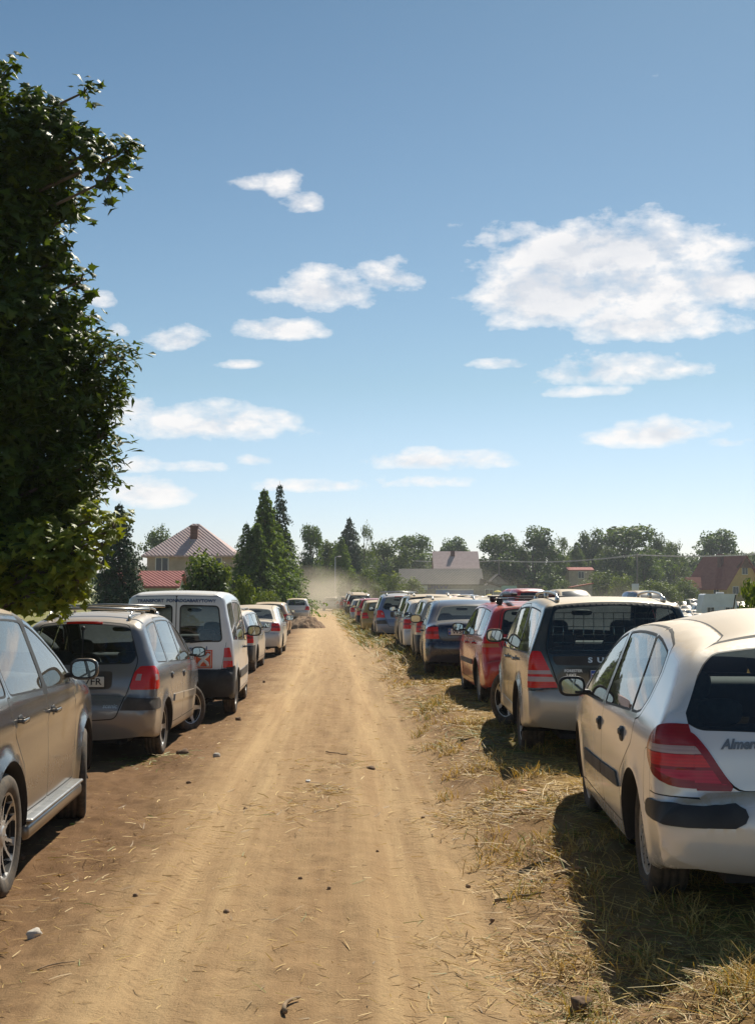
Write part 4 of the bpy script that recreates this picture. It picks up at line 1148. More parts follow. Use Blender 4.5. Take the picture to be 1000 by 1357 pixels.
def logo(parent):
    cy, cz, h = -.40, .835, .132
    V = [sh.rear_pt([cy + a * h], [cz + b * h], .004)[0] for a, b in ((-1, -1), (1, -1), (1, 1), (-1, 1))]
    o = mesh_obj('logo', V, [(0, 3, 2, 1)], MATS['logo_orange'], parent)
    m = MB(); X0 = V[0][0] - .004
    def P_(a, b, k=0): p = sh.rear_pt([cy + a * h], [cz + b * h], .007)[0]; return Vector(p)
    m.tube([P_(-.84, -.84), P_(.84, -.84), P_(.84, .84), P_(-.84, .84), P_(-.84, -.84)], .006, 4)
    m.tube([P_(-.62, .62), P_(-.42, .30), P_(-.05, .10), P_(-.05, -.12), P_(-.45, -.42), P_(-.55, -.75)], .026, 6)
    m.tube([P_(.62, .62), P_(.42, .32), P_(.05, .10), P_(.05, -.12), P_(.35, -.42), P_(.5, -.75)], .026, 6)
    m.blob(P_(.05, .50), (.004, .036, .036), 2, 6)
    m.build('logo_figure', MATS['decal_white'], o)
logo(van)
place(van, 313, 945, 445, sp['W'], False)
# --- mid-distance originals
paint('paint_signal_red', (.56, .014, .012), rough=.22, dust=.15, top=.30, low=.4)
paint('paint_navy', (.010, .018, .045), metal=.1, rough=.25, dust=.06, top=.12, low=.2)
paint('paint_light_beige', (.42, .38, .31), metal=.2, dust=.5); paint('paint_silver_white', (.64, .64, .64), metal=.1, dust=.22); paint('paint_blue_grey', (.15, .21, .34), metal=.2, dust=.2, top=.5)
paint('paint_charcoal', (.035, .035, .038), metal=.4, dust=.45); paint('paint_gold_yellow', (.42, .27, .05), dust=.4); paint('paint_orange_dust', (.55, .26, .12), dust=.5); paint('paint_white', (.68, .68, .66), dust=.25); paint('paint_black_car', (.012, .012, .014), metal=.2, dust=.35)
paint('paint_deep_blue', (.03, .07, .2), metal=.2, dust=.35); paint('paint_green', (.05, .12, .07), dust=.4); paint('paint_silver', (.52, .53, .54), metal=.1, dust=.25); paint('paint_dark_red', (.22, .02, .02), dust=.35)
sp = spec_generic('hatch', MATS['paint_signal_red'], g=.055, hi=True, wheel='cover', lampS=[(-1.2, .96), (-.52, .95), (-.46, .72), (-1.2, .70)], lampT=[(.95, .96), (.63, .95), (.56, .72), (.95, .70)], lampm=['lens_red', 'lens_amber', 'lens_red'],
    se=[('side_moulding', fillet([(.46, .52), (2.15, .50), (2.15, .57), (.46, .59)], .01), 'dusty_plastic', .012, 'each')], te=[], plate=(0, .74, '', .5, .11), mirror_mat='black_plastic', _x=0)
redh, sh = finish_car(sp, 'parked_car')
tag(redh, 'bright red hatchback with black bars across its roof', 'car', GRP)
for x in (.75, -.02):
    m = MB(); z = float(sh.top_z(x)) + .085; m.box((x, 0, z), (.05, 1.16, .022), bev=.008)
    for y in (-.5, .5): m.blob((x, y, z - .035), (.035, .05, .05), 3, 6)
    m.build('roof_bar', MATS['black_plastic'], redh)
for y in (-.3, .3): m = MB(); m.box((.36, y, float(sh.top_z(.36)) + .12), (1.0, .09, .05), bev=.015); m.build('ski_clamp', MATS['black_plastic'], redh)
place(redh, 632, 930, 440, 1.70)
sp = spec_generic('sedan', MATS['paint_navy'], g=.06, hi=True, wheel='cover2', bump_z=.645, bump_mat='paint_navy', mirror_sc=1.3, plate=(.13, .85, 'WSI L37', .52, .112))
seda, sh = finish_car(sp, 'parked_car')
tag(seda, 'dark blue saloon with a white number plate, beyond the bright red hatchback', 'car', GRP)
place(seda, 561, 893, 520, 1.70)
sp = spec_generic('estate', MATS['paint_light_beige'], g=.075, bump_z=.64); est, sh = finish_car(sp, 'parked_car')
tag(est, 'beige dusty estate car beyond the dark blue saloon', 'car', GRP); place(est, 549, 878, 490, 1.70, sc=1.03)
sp = spec_generic('hatch', MATS['paint_silver_white'], g=.075); hat, sh = finish_car(sp, 'parked_car')
tag(hat, 'silver white hatchback between the beige estate and the charcoal off-road car', 'car', GRP); place(hat, 533, 866, 475, 1.70)
HP, EP, SP_, OP, CP = MATS['paint_silver_white'], MATS['paint_light_beige'], MATS['paint_navy'], MATS['paint_warm_grey'], MATS['paint_beige_grey']
def put(src, srcp, newp, label, u, v, uvp, W, right, sc=1.0, name='parked_car', drop=()):
    c = copy_tree(src, None, {srcp: MATS[newp]}); tag(c, label, 'car', GRP); place(c, u, v, uvp, W, right, sc)
    return c
put(est, EP, 'paint_charcoal', 'charcoal estate car with roof rails beside the blue grey people carrier', 527, 859, 450, 1.75, True, 1.10)
put(scen, CP, 'paint_blue_grey', 'blue grey people carrier in the middle of the right-hand row', 498, 848, 430, 1.72, True)
put(hat, HP, 'paint_gold_yellow', 'small golden yellow hatchback just before the red estate car', 479, 840, 450, 1.70, True, .96)
put(est, EP, 'paint_signal_red', 'red estate car beyond the golden yellow hatchback', 472, 833, 430, 1.70, True, 1.0)
put(hat, HP, 'paint_silver', 'small silver hatchback between the red estate and the black off-road car', 464, 826, 450, 1.70, True, .95)
put(outl, OP, 'paint_charcoal', 'black off-road car beyond the small silver hatchback', 459, 819, 440, 1.8, True, 1.0)
put(outl, OP, 'paint_black_car', 'black off-road car with the highest roof in the far right-hand row', 456, 814, 440, 1.8, True, 1.06)
put(hat, HP, 'paint_dark_red', 'dark red hatchback far up the right-hand row', 450, 811.5, 468, 1.70, True)
put(est, EP, 'paint_white', 'white estate car far up the right-hand row', 446, 809, 465, 1.70, True)
put(seda, SP_, 'paint_silver', 'silver saloon near the dust at the far end of the right-hand row', 441, 806.5, 458, 1.70, True)
put(est, EP, 'paint_silver', 'silver dusty estate car beyond the white van in the left-hand row', 340, 890, 490, 1.70, False)
put(seda, SP_, 'paint_silver_white', 'silver white saloon with dark lower bumper in the left-hand row', 374, 868, 470, 1.70, False)
paint('paint_peach_reflect', (.60, .38, .24), dust=.3)  # whitish car; reflection of the dusty ground put into the body colour
put(hat, HP, 'paint_peach_reflect', 'whitish hatchback coloured with a reflected peach tint, beside the earth heap in the left-hand row', 383, 842, 455, 1.70, False)
put(hat, HP, 'paint_white', 'white hatchback facing away behind the earth heap', 410, 822, 440, 1.70, False, 1.02)
put(est, EP, 'paint_deep_blue', 'dark blue estate car beyond the white hatchback on the left', 405, 813, 432, 1.70, False, 1.02)
put(hat, HP, 'paint_silver', 'silver hatchback far up the left-hand row', 407, 807, 430, 1.70, False)
put(hat, HP, 'paint_white', 'white hatchback seen through the dust beyond the last white estate on the left', 407, 801.2, 430, 1.70, False)
put(est, EP, 'paint_white', 'white estate car at the dusty far end of the left-hand row', 404, 803.5, 430, 1.70, False)
# ------------------------------------------------------------------ camera, sun, sky
SUNV = Vector((.36, .86, 1.0)).normalized()
cam = bpy.data.cameras.new('camera'); co = link(bpy.data.objects.new('camera', cam)); co.location = (0, 0, CAMZ); co.rotation_euler = (math.pi / 2 + PITCH, 0, 0)
cam.sensor_fit = 'VERTICAL'; cam.sensor_height = 36; cam.lens = 36 * FPX / 1357; cam.clip_end = 20000; cam.clip_start = .05
scene.camera = co
sl = bpy.data.lights.new('sun', 'SUN'); so_ = link(bpy.data.objects.new('sun', sl)); so_.rotation_euler = SUNV.to_track_quat('Z', 'Y').to_euler()
sl.energy = 5.0; sl.angle = R(.53); sl.color = (1.0, .93, .80)
w = bpy.data.worlds.new('World'); scene.world = w; w.use_nodes = True; nt = w.node_tree; nt.nodes.clear(); N = NT(nt)
sky = N.n('ShaderNodeTexSky', sky_type='NISHITA'); sky.sun_disc = False
sky.sun_elevation = math.asin(SUNV.z); sky.sun_rotation = math.atan2(SUNV.x, SUNV.y); sky.altitude = 200; sky.air_density = 1.0; sky.dust_density = .6; sky.ozone_density = 2.0
bg = N.n('ShaderNodeBackground', ins={1: .070}); wo = N.n('ShaderNodeOutputWorld')
tc = N.n('ShaderNodeTexCoord'); sep = N.n('ShaderNodeSeparateXYZ', ins={0: tc.outputs['Generated']})
X, Y_, Z_ = sep.outputs
az = N.math('ARCTAN2', X, Y_); el = N.math('ARCSINE', Z_)
col = sky.outputs[0]
# photographic colour of the day: deeper and a touch less violet than the model sky
col = N.mix(1.0, col, N.mix(N.ramp(el, (.0, .16, 0, 1)), (1.16, 1.17, 1.46, 1), (.90, 1.02, 1.0, 1)), 'MULTIPLY')
col = N.mix(1.0, col, N.mix(N.ramp(el, (.12, .50, 0, 1)), (1, 1, 1, 1), (.50, .64, .70, 1)), 'MULTIPLY')
# cumulus, each at its bearing and height
comb = N.n('ShaderNodeCombineXYZ', ins={0: az, 1: N.math('MULTIPLY', el, 1.9), 2: 0.0})
nA = N.noise(comb.outputs[0], 26, 7, .60); nB = N.noise(N.mapping(comb.outputs[0], loc=(3.1, 1.7, .4)), 9, 3, .5)
nC = N.noise(N.mapping(comb.outputs[0], loc=(.0, .035, .0)), 26, 7, .60)
def ang(u, v):
    d = ray(u, v).normalized(); return math.atan2(d.x, d.y), math.asin(d.z)
# (u, v, half width, half height, strength)
CL = [(374, 247, 24, 17, .8), (398, 270, 22, 12, .75), (335, 243, 20, 8, .35), (430, 388, 62, 25, 1), (515, 370, 36, 20, .9), (375, 438, 52, 13, .95), (232, 452, 44, 15, .9), (316, 484, 22, 6, .7), (292, 566, 112, 24, 1.1), (262, 620, 34, 7, .7), (336, 611, 26, 7, .65),
      (405, 644, 60, 8, .75), (190, 655, 50, 16, .8), (580, 612, 82, 13, 1.0), (868, 577, 68, 16, 1.0), (668, 483, 32, 7, .8), (820, 492, 108, 20, 1.05), (800, 342, 140, 40, 1.35), (735, 395, 98, 50, 1.35), (860, 425, 95, 36, 1.4), (970, 385, 90, 30, 1.3), (840, 385, 130, 44, 1.15), (905, 330, 70, 22, .8), (700, 315, 50, 14, .6),
      (175, 540, 26, 14, .7), (128, 398, 18, 9, .75), (160, 440, 12, 6, .5), (965, 586, 28, 5, .4), (545, 640, 60, 6, .35), (175, 618, 30, 8, .5), (600, 296, 12, 7, .25), (778, 520, 40, 6, .45), (50, 120, 40, 10, .0)]
tot = None
for (u, v, hw, hh, st) in CL:
    if st <= 0: continue
    a0, e0 = ang(u, v); sa = hw / FPX * 1.15; se = hh / FPX * 1.25
    dx = N.math('DIVIDE', N.math('SUBTRACT', az, a0), sa); dy = N.math('DIVIDE', N.math('SUBTRACT', el, e0), se)
    # flatter underside
    dy = N.math('MULTIPLY', dy, N.math('ADD', 1.0, N.math('MULTIPLY', N.math('LESS_THAN', dy, 0.0), .55)))
    m = N.math('MULTIPLY', N.math('SUBTRACT', 1.0, N.math('ADD', N.math('MULTIPLY', dx, dx), N.math('MULTIPLY', dy, dy))), st)
    tot = m if tot is None else N.math('MAXIMUM', tot, m)
tot = N.math('MAXIMUM', tot, -1.5)
dens = N.math('ADD', tot, N.math('MULTIPLY', N.math('SUBTRACT', nA, .52), 5.2)); dens = N.math('ADD', dens, N.math('MULTIPLY', N.math('SUBTRACT', nB, .5), 2.0))
cov = N.ramp(dens, (-.40, .95, 0, 1)); cov = N.math('POWER', cov, .85)
# self shading: thick parts and undersides greyer
shade = N.math('MULTIPLY', N.ramp(N.math('SUBTRACT', nC, nA), (-.10, .12, 0, 1)), N.ramp(tot, (.1, 1.0, .25, 1)))
nD = N.noise(N.mapping(comb.outputs[0], loc=(7.1, 2.7, .4)), 8, 6, .6)
shade = N.math('ADD', N.math('MULTIPLY', shade, .7), N.math('MULTIPLY', N.ramp(nD, (.40, .62, 0, 1)), N.ramp(tot, (.45, 1.2, 0, .6))), clamp=True)
cc = N.mix(shade, (11.4, 11.0, 10.7, 1), (8.2, 8.4, 8.9, 1))
cc = N.mix(1.0, cc, (1, 1, 1, 1), 'MULTIPLY')
col = N.mix(N.math('MULTIPLY', cov, .90), col, cc)
nt.links.new(col, bg.inputs[0]); nt.links.new(bg.outputs[0], wo.inputs[0])
scene.view_settings.view_transform = 'Standard'; scene.view_settings.look = 'None'; scene.view_settings.exposure = 0.42; scene.view_settings.gamma = 1.0
# ------------------------------------------------------------------ land
def _hash(ix, iy, s):
    h = (ix * 374761393 + iy * 668265263 + s * 144269504) & 0xffffffff
    h = ((h ^ (h >> 13)) * 1274126177) & 0xffffffff
    return ((h ^ (h >> 16)) & 0xffff) / 65535.0
def vnoise(x, y, s=0):
    ix = np.floor(x).astype(np.int64); iy = np.floor(y).astype(np.int64); fx = x - ix; fy = y - iy
    fx = fx * fx * (3 - 2 * fx); fy = fy * fy * (3 - 2 * fy)
    a = _hash(ix, iy, s); b = _hash(ix + 1, iy, s); c = _hash(ix, iy + 1, s); d = _hash(ix + 1, iy + 1, s)
    return (a + (b - a) * fx) * (1 - fy) + (c + (d - c) * fx) * fy - .5
def fbm(x, y, o=4, s=0):
    t = 0; a = 1
    for k in range(o): t = t + a * vnoise(x * 2 ** k, y * 2 ** k, s + k); a *= .5
    return t
def xroad(x, y): return x + SLOPE * y - .42 * sstep(5, 30, y)
def micro(x, y):
    """ruts, clods and hoof-sized dents of the near ground"""
    xw = xroad(x, y); trk = np.exp(-((xw + .78) / .26) ** 2) + np.exp(-((xw - .50) / .24) ** 2)
    wob = .05 * fbm(y * .25, x * 0 + 3, 2, 9)
    rut = -.022 * (np.exp(-((xw + .78 + wob) / .12) ** 2) + np.exp(-((xw - .50 + wob) / .12) ** 2)) + .010 * (np.exp(-((xw + .50) / .09) ** 2) + np.exp(-((xw - .76) / .08) ** 2) + np.exp(-((xw - .24) / .08) ** 2))
    rough = .030 * fbm(x * 2.2, y * 1.4, 4, 1) + .022 * np.clip(fbm(x * 9, y * 6, 3, 5), -.2, 1)
    verge = sstep(1.0, 1.5, xw) + sstep(-1.2, -1.6, xw)
    near = 1 - sstep(25, 60, y)
    return (rut + rough * (.30 + .8 * np.clip(1 - trk, 0, 1) + .7 * verge)) * near
def build_ground():
    s1 = np.linspace(-.36, .40, 330); e = .40 * (60 / .40) ** (np.arange(1, 27) / 26.0)
    s = np.concatenate([-e[::-1] * .9, s1, e]); ys = [1.5]
    while ys[-1] < 4500: ys.append(ys[-1] + max(.014, (ys[-1] + 2) * .0062) if ys[-1] < 70 else ys[-1] * 1.04)
    ys = np.array(ys); nx, ny = len(s), len(ys)
    GX = np.clip((ys[:, None] + 2) * s[None], -4000, 4000); GY = np.repeat(ys[:, None], nx, 1)
    Z = gz(GX, GY) + micro(GX, GY)
    V = np.stack([GX, GY, Z], -1).reshape(-1, 3); I = np.arange(nx * ny).reshape(ny, nx)
    Q = np.stack([I[:-1, :-1], I[:-1, 1:], I[1:, 1:], I[1:, :-1]], -1).reshape(-1, 4)
    # land behind the camera
    xs = np.unique(np.concatenate([np.linspace(-200, 200, 41), np.linspace(-8, 8, 81)])); yb = np.concatenate([-np.geomspace(300, 1.5, 24), np.linspace(-1.0, 1.5, 8)])
    BX, BY = np.meshgrid(xs, yb); BZ = gz(BX, BY) + micro(BX, BY) * 1.0
    V2 = np.stack([BX, BY, BZ], -1).reshape(-1, 3); J = np.arange(len(V2)).reshape(len(yb), len(xs)) + len(V)
    Q2 = np.stack([J[:-1, :-1], J[:-1, 1:], J[1:, 1:], J[1:, :-1]], -1).reshape(-1, 4)
    m, nt, out = newmat('earth'); NN = NT(nt); ge = NN.n('ShaderNodeNewGeometry'); P = ge.outputs['Position']
    sp = NN.n('ShaderNodeSeparateXYZ', ins={0: P}); x, y = sp.outputs[0], sp.outputs[1]
    sh_ = NN.math('MULTIPLY', NN.ramp(y, (5, 30, 0, 1)), .42)
    xw = NN.math('SUBTRACT', NN.math('ADD', x, NN.math('MULTIPLY', y, SLOPE)), sh_)
    cmb = NN.n('ShaderNodeCombineXYZ', ins={0: xw, 1: y, 2: 0.0}).outputs[0]
    def gau(c, wd): t = NN.math('DIVIDE', NN.math('SUBTRACT', xw, c), wd); return NN.math('EXPONENT', NN.math('MULTIPLY', NN.math('MULTIPLY', t, t), -1.0))
    streak = NN.noise(NN.mapping(cmb, (7, .28, 1)), 1.0, 5, .6); big = NN.noise(NN.mapping(cmb, (1, .6, 1)), .8, 4, .6); mid = NN.noise(cmb, 5, 6, .65); fine = NN.noise(cmb, 55, 5, .7); grit = NN.noise(cmb, 260, 3, .7)
    trk = NN.math('ADD', gau(-.78, .42), gau(.55, .42), clamp=True)
    wob = NN.math('MULTIPLY', NN.math('SUBTRACT', big, .5), 1.3)
    xe = NN.math('ADD', xw, wob)
    road = NN.math('MULTIPLY', NN.ramp(xe, (-1.9, -1.0, 0, 1)), NN.ramp(xe, (1.45, 1.0, 0, 1)))
    sandy = NN.math('MULTIPLY', road, NN.math('ADD', .45, NN.math('MULTIPLY', trk, .6)), clamp=True)
    sandy = NN.math('MULTIPLY', sandy, NN.ramp(streak, (.25, .6, .72, 1.05)), clamp=True)
    soil = NN.mix(NN.ramp(mid, (.36, .64, 0, 1)), (.150, .080, .036, 1), (.31, .185, .088, 1))
    sand = NN.mix(NN.ramp(streak, (.3, .7, 0, 1)), (.39, .25, .125, 1), (.50, .34, .175, 1))
    col = NN.mix(sandy, soil, sand)
    col = NN.mix(NN.ramp(fine, (.42, .30, 0, .55)), col, (.12, .070, .034, 1)); col = NN.mix(NN.ramp(grit, (.62, .75, 0, .5)), col, (.58, .46, .31, 1))
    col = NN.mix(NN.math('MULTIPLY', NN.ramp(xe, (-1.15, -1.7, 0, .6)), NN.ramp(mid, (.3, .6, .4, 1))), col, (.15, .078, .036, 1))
    # far: pale dusty road
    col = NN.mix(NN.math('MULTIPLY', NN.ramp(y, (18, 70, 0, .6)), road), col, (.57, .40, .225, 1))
    # straw-coloured verge and green field
    straw = NN.mix(NN.ramp(mid, (.35, .65, 0, 1)), (.36, .23, .07, 1), (.22, .15, .05, 1))
    col = NN.mix(NN.math('MULTIPLY', NN.ramp(xe, (1.3, 1.9, 0, .85)), NN.ramp(fine, (.3, .6, .5, 1))), col, straw)
    field = NN.mix(NN.ramp(mid, (.3, .7, 0, 1)), (.13, .15, .035, 1), (.28, .24, .09, 1))
    gm = NN.math('ADD', NN.ramp(xe, (4.5, 7.0, 0, 1)), NN.ramp(xe, (-3.2, -4.6, 0, 1)), clamp=True)
    col = NN.mix(gm, col, field)
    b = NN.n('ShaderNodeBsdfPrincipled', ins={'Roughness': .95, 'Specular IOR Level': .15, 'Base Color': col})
    # tyre prints inside the wheel tracks
    wv = NN.n('ShaderNodeTexWave', wave_type='BANDS', bands_direction='DIAGONAL', ins={'Vector': NN.mapping(cmb, (1, 1, 1)), 'Scale': 7.0, 'Distortion': 1.2, 'Detail': 1.0})
    tm = NN.math('MULTIPLY', NN.ramp(NN.noise(NN.mapping(cmb, (5.5, .05, 1)), 1.0, 2), (.47, .56, 0, 1)), NN.math('MULTIPLY', trk, NN.ramp(y, (22, 9, 0, 1))))
    h = NN.math('ADD', NN.math('MULTIPLY', fine, .9), NN.math('MULTIPLY', mid, 1.6)); h = NN.math('ADD', h, NN.math('MULTIPLY', grit, .35)); h = NN.math('ADD', h, NN.math('MULTIPLY', NN.math('MULTIPLY', wv.outputs['Fac'], tm), .18)); h = NN.math('ADD', h, NN.math('MULTIPLY', streak, .9))
    NN.set(b, 'Normal', NN.bump(h, .85, .018))
    nt.links.new(b.outputs[0], out.inputs[0])
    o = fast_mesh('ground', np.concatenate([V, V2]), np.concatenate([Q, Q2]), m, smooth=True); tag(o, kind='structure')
build_ground()

def tone_mat(name, stops, trans=.0, rough=.7, nz=0):
    """colour from the per-face attribute 'tone' (0..1)"""
    m, nt, out = newmat(name); N_ = NT(nt)
    a = N_.n('ShaderNodeAttribute', attribute_name='tone'); cr = N_.n('ShaderNodeValToRGB', ins={0: a.outputs['Fac']}); e = cr.color_ramp.elements
    while len(e) < len(stops): e.new(.5)
    for i, (p, c) in enumerate(stops): e[i].position = p; e[i].color = c4(c)
    col = cr.outputs[0]
    b = N_.n('ShaderNodeBsdfPrincipled', ins={'Roughness': rough, 'Base Color': col, 'Specular IOR Level': .35})
    if trans > 0:
        t = N_.n('ShaderNodeBsdfTranslucent', ins={0: N_.mix(1.0, col, (1.45, 1.35, .45, 1), 'MULTIPLY')})
        mx = N_.n('ShaderNodeMixShader', ins={0: trans, 1: b.outputs[0], 2: t.outputs[0]}); nt.links.new(mx.outputs[0], out.inputs[0])
    else: nt.links.new(b.outputs[0], out.inputs[0])
    MATS[name] = m; return m
STRAW = tone_mat('straw', [(0, (.16, .10, .04)), (.35, (.40, .25, .07)), (.78, (.64, .45, .15)), (.86, (.24, .22, .05)), (1, (.12, .17, .03))], .15, .6)
def blades(name, px, py, L, W, elev, tone, label, base=0.0, curve=.3):
    n = len(px); th = RNG.uniform(0, 2 * math.pi, n); dx, dy = np.cos(th), np.sin(th)
    z0 = gz(px, py) + micro(px, py) + base
    pts = []
    for k in range(3):
        t = k / 2.0; e = elev * (1 - curve * t); hx = L * t * np.cos(e); hz = L * t * np.sin(e)
        bend = RNG.uniform(-.12, .12, n) * L * t * t
        pts.append((px + dx * hx - dy * bend, py + dy * hx + dx * bend, z0 + hz))
    wx, wy = -dy * W / 2, dx * W / 2; tw = RNG.uniform(-.6, .6, n) * W
    V = np.zeros((n, 6, 3))
    for k in range(3):
        s_ = (1, .9, .35)[k]
        V[:, 2 * k, 0] = pts[k][0] - wx * s_; V[:, 2 * k, 1] = pts[k][1] - wy * s_; V[:, 2 * k, 2] = pts[k][2] - tw * .5
        V[:, 2 * k + 1, 0] = pts[k][0] + wx * s_; V[:, 2 * k + 1, 1] = pts[k][1] + wy * s_; V[:, 2 * k + 1, 2] = pts[k][2] + tw * .5
    b = np.arange(n)[:, None] * 6; Q = np.concatenate([b + np.array([[0, 1, 3, 2]]), b + np.array([[2, 3, 5, 4]])])
    o = fast_mesh(name, V.reshape(-1, 3), Q, STRAW, color=np.concatenate([tone, tone])); tag(o, label, name.replace('_', ' '), kind='stuff'); return o
def build_straw():
    X = []; Y = []; E = []; T = []; LL = []
    def region(n, y0, y1, x0, x1, soft, lmin, lmax, el, green=.15, seed=0, dens=None, pw=1.0):
        y = y0 * (y1 / y0) ** (RNG.uniform(0, 1, n) ** pw); xw = RNG.uniform(x0, x1, n); x = xw - SLOPE * y + .42 * sstep(5, 30, y)
        c = fbm(x * 1.3, y * .9, 3, 20 + seed); edge = sstep(x0, x0 + soft, xw + c * soft * 1.2)
        keep = RNG.uniform(0, 1, n) < edge * np.clip(.65 + c * 1.6, .08, 1)
        if dens is not None: keep &= RNG.uniform(0, 1, n) < dens(x, y)
        x, y, c = x[keep], y[keep], c[keep]; k = len(x)
        X.append(x); Y.append(y); E.append(np.abs(RNG.normal(0, el, k))); LL.append(RNG.uniform(lmin, lmax, k) * (1 + y / 60))
        g = RNG.uniform(0, 1, k) < np.clip(green + fbm(x * .7, y * .5, 2, 44) * .9, 0, .85)
        T.append(np.where(g, RNG.uniform(.80, 1, k), RNG.uniform(.05, .8, k)))
    region(165000, 2.6, 26, .85, 5.4, .9, .03, .13, .12, .07)
    region(12000, 2.2, 16, 1.2, 6.5, .6, .10, .28, .3, .12, 3)
    region(15000, 24, 110, .7, 5.5, .6, .12, .35, .55, .35, 5)
    # loose patches on the road
    for (u, v, r, n) in ((715, 1262, .24, 420), (745, 1240, .3, 260), (690, 1165, .14, 150), (430, 1050, .14, 130), (395, 1075, .3, 150), (455, 1015, .3, 130), (640, 1010, .3, 420), (640, 1080, .28, 380), (620, 960, .3, 350), (205, 1008, .22, 200), (235, 940, .3, 100), (120, 1150, .6, 160), (60, 1230, .5, 130), (200, 1100, .6, 150), (330, 1250, .6, 80), (960, 1300, .5, 700), (800, 1345, .5, 420)):
        g = ground_at(u, v); n = int(n * 1.2); x = g.x + RNG.normal(0, r, n); y = g.y + RNG.normal(0, r * 1.5, n)
        ok = y > 2.5; x, y = x[ok], y[ok]; k = len(x)
        X.append(x); Y.append(y); E.append(np.abs(RNG.normal(0, .15, k))); LL.append(RNG.uniform(.03, .16, k)); gr = .75 if (u, v) == (205, 1008) else .06
        T.append(np.where(RNG.uniform(0, 1, k) < gr, RNG.uniform(.86, 1, k), RNG.uniform(.0, .8, k)))
    # rooted tufts of the verge
    k = 300; ty = 3.8 * (34 / 3.8) ** RNG.uniform(0, 1, k); txw = RNG.uniform(1.0, 3.6, k); tx = txw - SLOPE * ty + .42 * sstep(5, 30, ty)
    ii = np.repeat(np.arange(k), 42); n = len(ii); X.append(tx[ii] + RNG.normal(0, .045, n) * (1 + ty[ii] / 25)); Y.append(ty[ii] + RNG.normal(0, .045, n) * (1 + ty[ii] / 25)); E.append(RNG.uniform(.5, 1.4, n)); LL.append(RNG.uniform(.04, .15, n)); gt = RNG.uniform(0, 1, k)[ii]
    T.append(np.where(RNG.uniform(0, 1, n) < gt * .45, RNG.uniform(.82, .97, n), RNG.uniform(.2, .8, n)))
    # stray bits everywhere
    n = 2600; y = 3.2 * (40 / 3.2) ** RNG.uniform(0, 1, n); x = RNG.uniform(-2.6, 1.2, n) - SLOPE * y
    X.append(x); Y.append(y); E.append(np.abs(RNG.normal(0, .08, n))); LL.append(RNG.uniform(.015, .09, n)); T.append(RNG.uniform(0, .8, n))
    X, Y, E, T, LL = map(np.concatenate, (X, Y, E, T, LL))
    W = .0026 * (1 + Y / 8.0) * RNG.uniform(.6, 1.3, len(X))
    blades('dry_grass', X, Y, LL, W, E + .03, T, 'loose dry straw and cut grass strewn along the verge', .002)
    # standing grass of the verges far off and the left bank
    x = []; y = []
    n = 9000; yy = 30 * (120 / 30) ** RNG.uniform(0, 1, n); xx = RNG.uniform(.85, 1.9, n) - SLOPE * yy + .42; k = RNG.uniform(0, 1, n) < sstep(34, 60, yy); x.append(xx[k]); y.append(yy[k])
    n = 16000; yy = 12 * (140 / 12) ** RNG.uniform(0, 1, n); xx = RNG.uniform(-14, -3.4, n) - SLOPE * yy; x.append(xx); y.append(yy)
    n = 34000; yy = 4 * (230 / 4) ** RNG.uniform(0, 1, n); xx = 3.6 + RNG.uniform(0, 1, n) ** 1.5 * (yy * .42 + 6) - SLOPE * yy; x.append(xx); y.append(yy)
    x = np.concatenate(x); y = np.concatenate(y); k = len(x)
    t = np.where(RNG.uniform(0, 1, k) < .7, RNG.uniform(.85, 1, k), RNG.uniform(.3, .8, k))
    blades('grass', x, y, RNG.uniform(.15, .45, k) * (1 + (y > 60) * .3), .006 * (1 + y / 14), RNG.uniform(.7, 1.5, k), t, 'green and yellow grass standing on the banks and the field', .0, .5)
build_straw()

# stones, twigs, clods
simple('stone_pale', (.52, .47, .40), .9, nscale=8, namt=.2, bump=.004, bscale=30); simple('clod_pale', (.27, .17, .095), .95, nscale=9, namt=.35, bump=.01, bscale=25); simple('clod_brown', (.15, .09, .05), .95, nscale=9, namt=.4, bump=.01, bscale=25); simple('twig_bark', (.24, .16, .09), .9, nscale=20, namt=.4, bump=.003, bscale=90)
simple('leaf_red', (.45, .08, .02), .6, nscale=30); simple('paper_white', (.75, .74, .70), .7); simple('leaf_yellow', (.55, .50, .08), .6)
def rock(name, u, v, size, mat, label, cat, flat=.6, seed=0):
    g = ground_at(u, v); m = MB(); rg = random.Random(seed); off = Vector((rg.random() * 50, rg.random() * 50, 0))
    def f(q):
        k = 1 + .35 * noise.noise(q / size * 1.3 + off) + .18 * noise.noise(q / size * 3.1 + off); return Vector((q.x * k, q.y * k, q.z * k * flat))
    m.blob((0, 0, size * flat * .55), (size, size * rg.uniform(.6, .95), size), 2.3, 9, f=f)
    o = m.build(name, mat, None); o.location = (g.x, g.y, float(gz(g.x, g.y) + micro(np.array(g.x), np.array(g.y))) - size * .05); o.rotation_euler = (0, 0, rg.uniform(0, 6)); tag(o, label, cat)
    return o
rock('stone', 408, 1037, .026, MATS['paper_white'], 'small white stone in the middle of the road', 'stone', .5, 1)
rock('earth_clod', 243, 1002, .075, MATS['clod_brown'], 'brown clod of earth beside the rear wheel of the people carrier', 'clod', .6, 2)
rock('stone', 287, 1006, .04, MATS['stone_pale'], 'small grey stone right of the brown clod', 'stone', .7, 3)
rock('stone', 46, 1236, .045, MATS['stone_pale'], 'grey brown stone at the left edge of the road in front', 'stone', .7, 4)
rock('stone', 28, 1142, .03, MATS['clod_brown'], 'brown stone beside the rear wheel of the large grey car', 'stone', .8, 5)
rock('earth_clod', 491, 1019, .055, MATS['clod_brown'], 'dark clod in the middle of the road beside a shallow hole', 'clod', .35, 6)
rock('earth_clod', 770, 1338, .05, MATS['clod_brown'], 'dark clod in the bottom right foreground', 'clod', .8, 7)
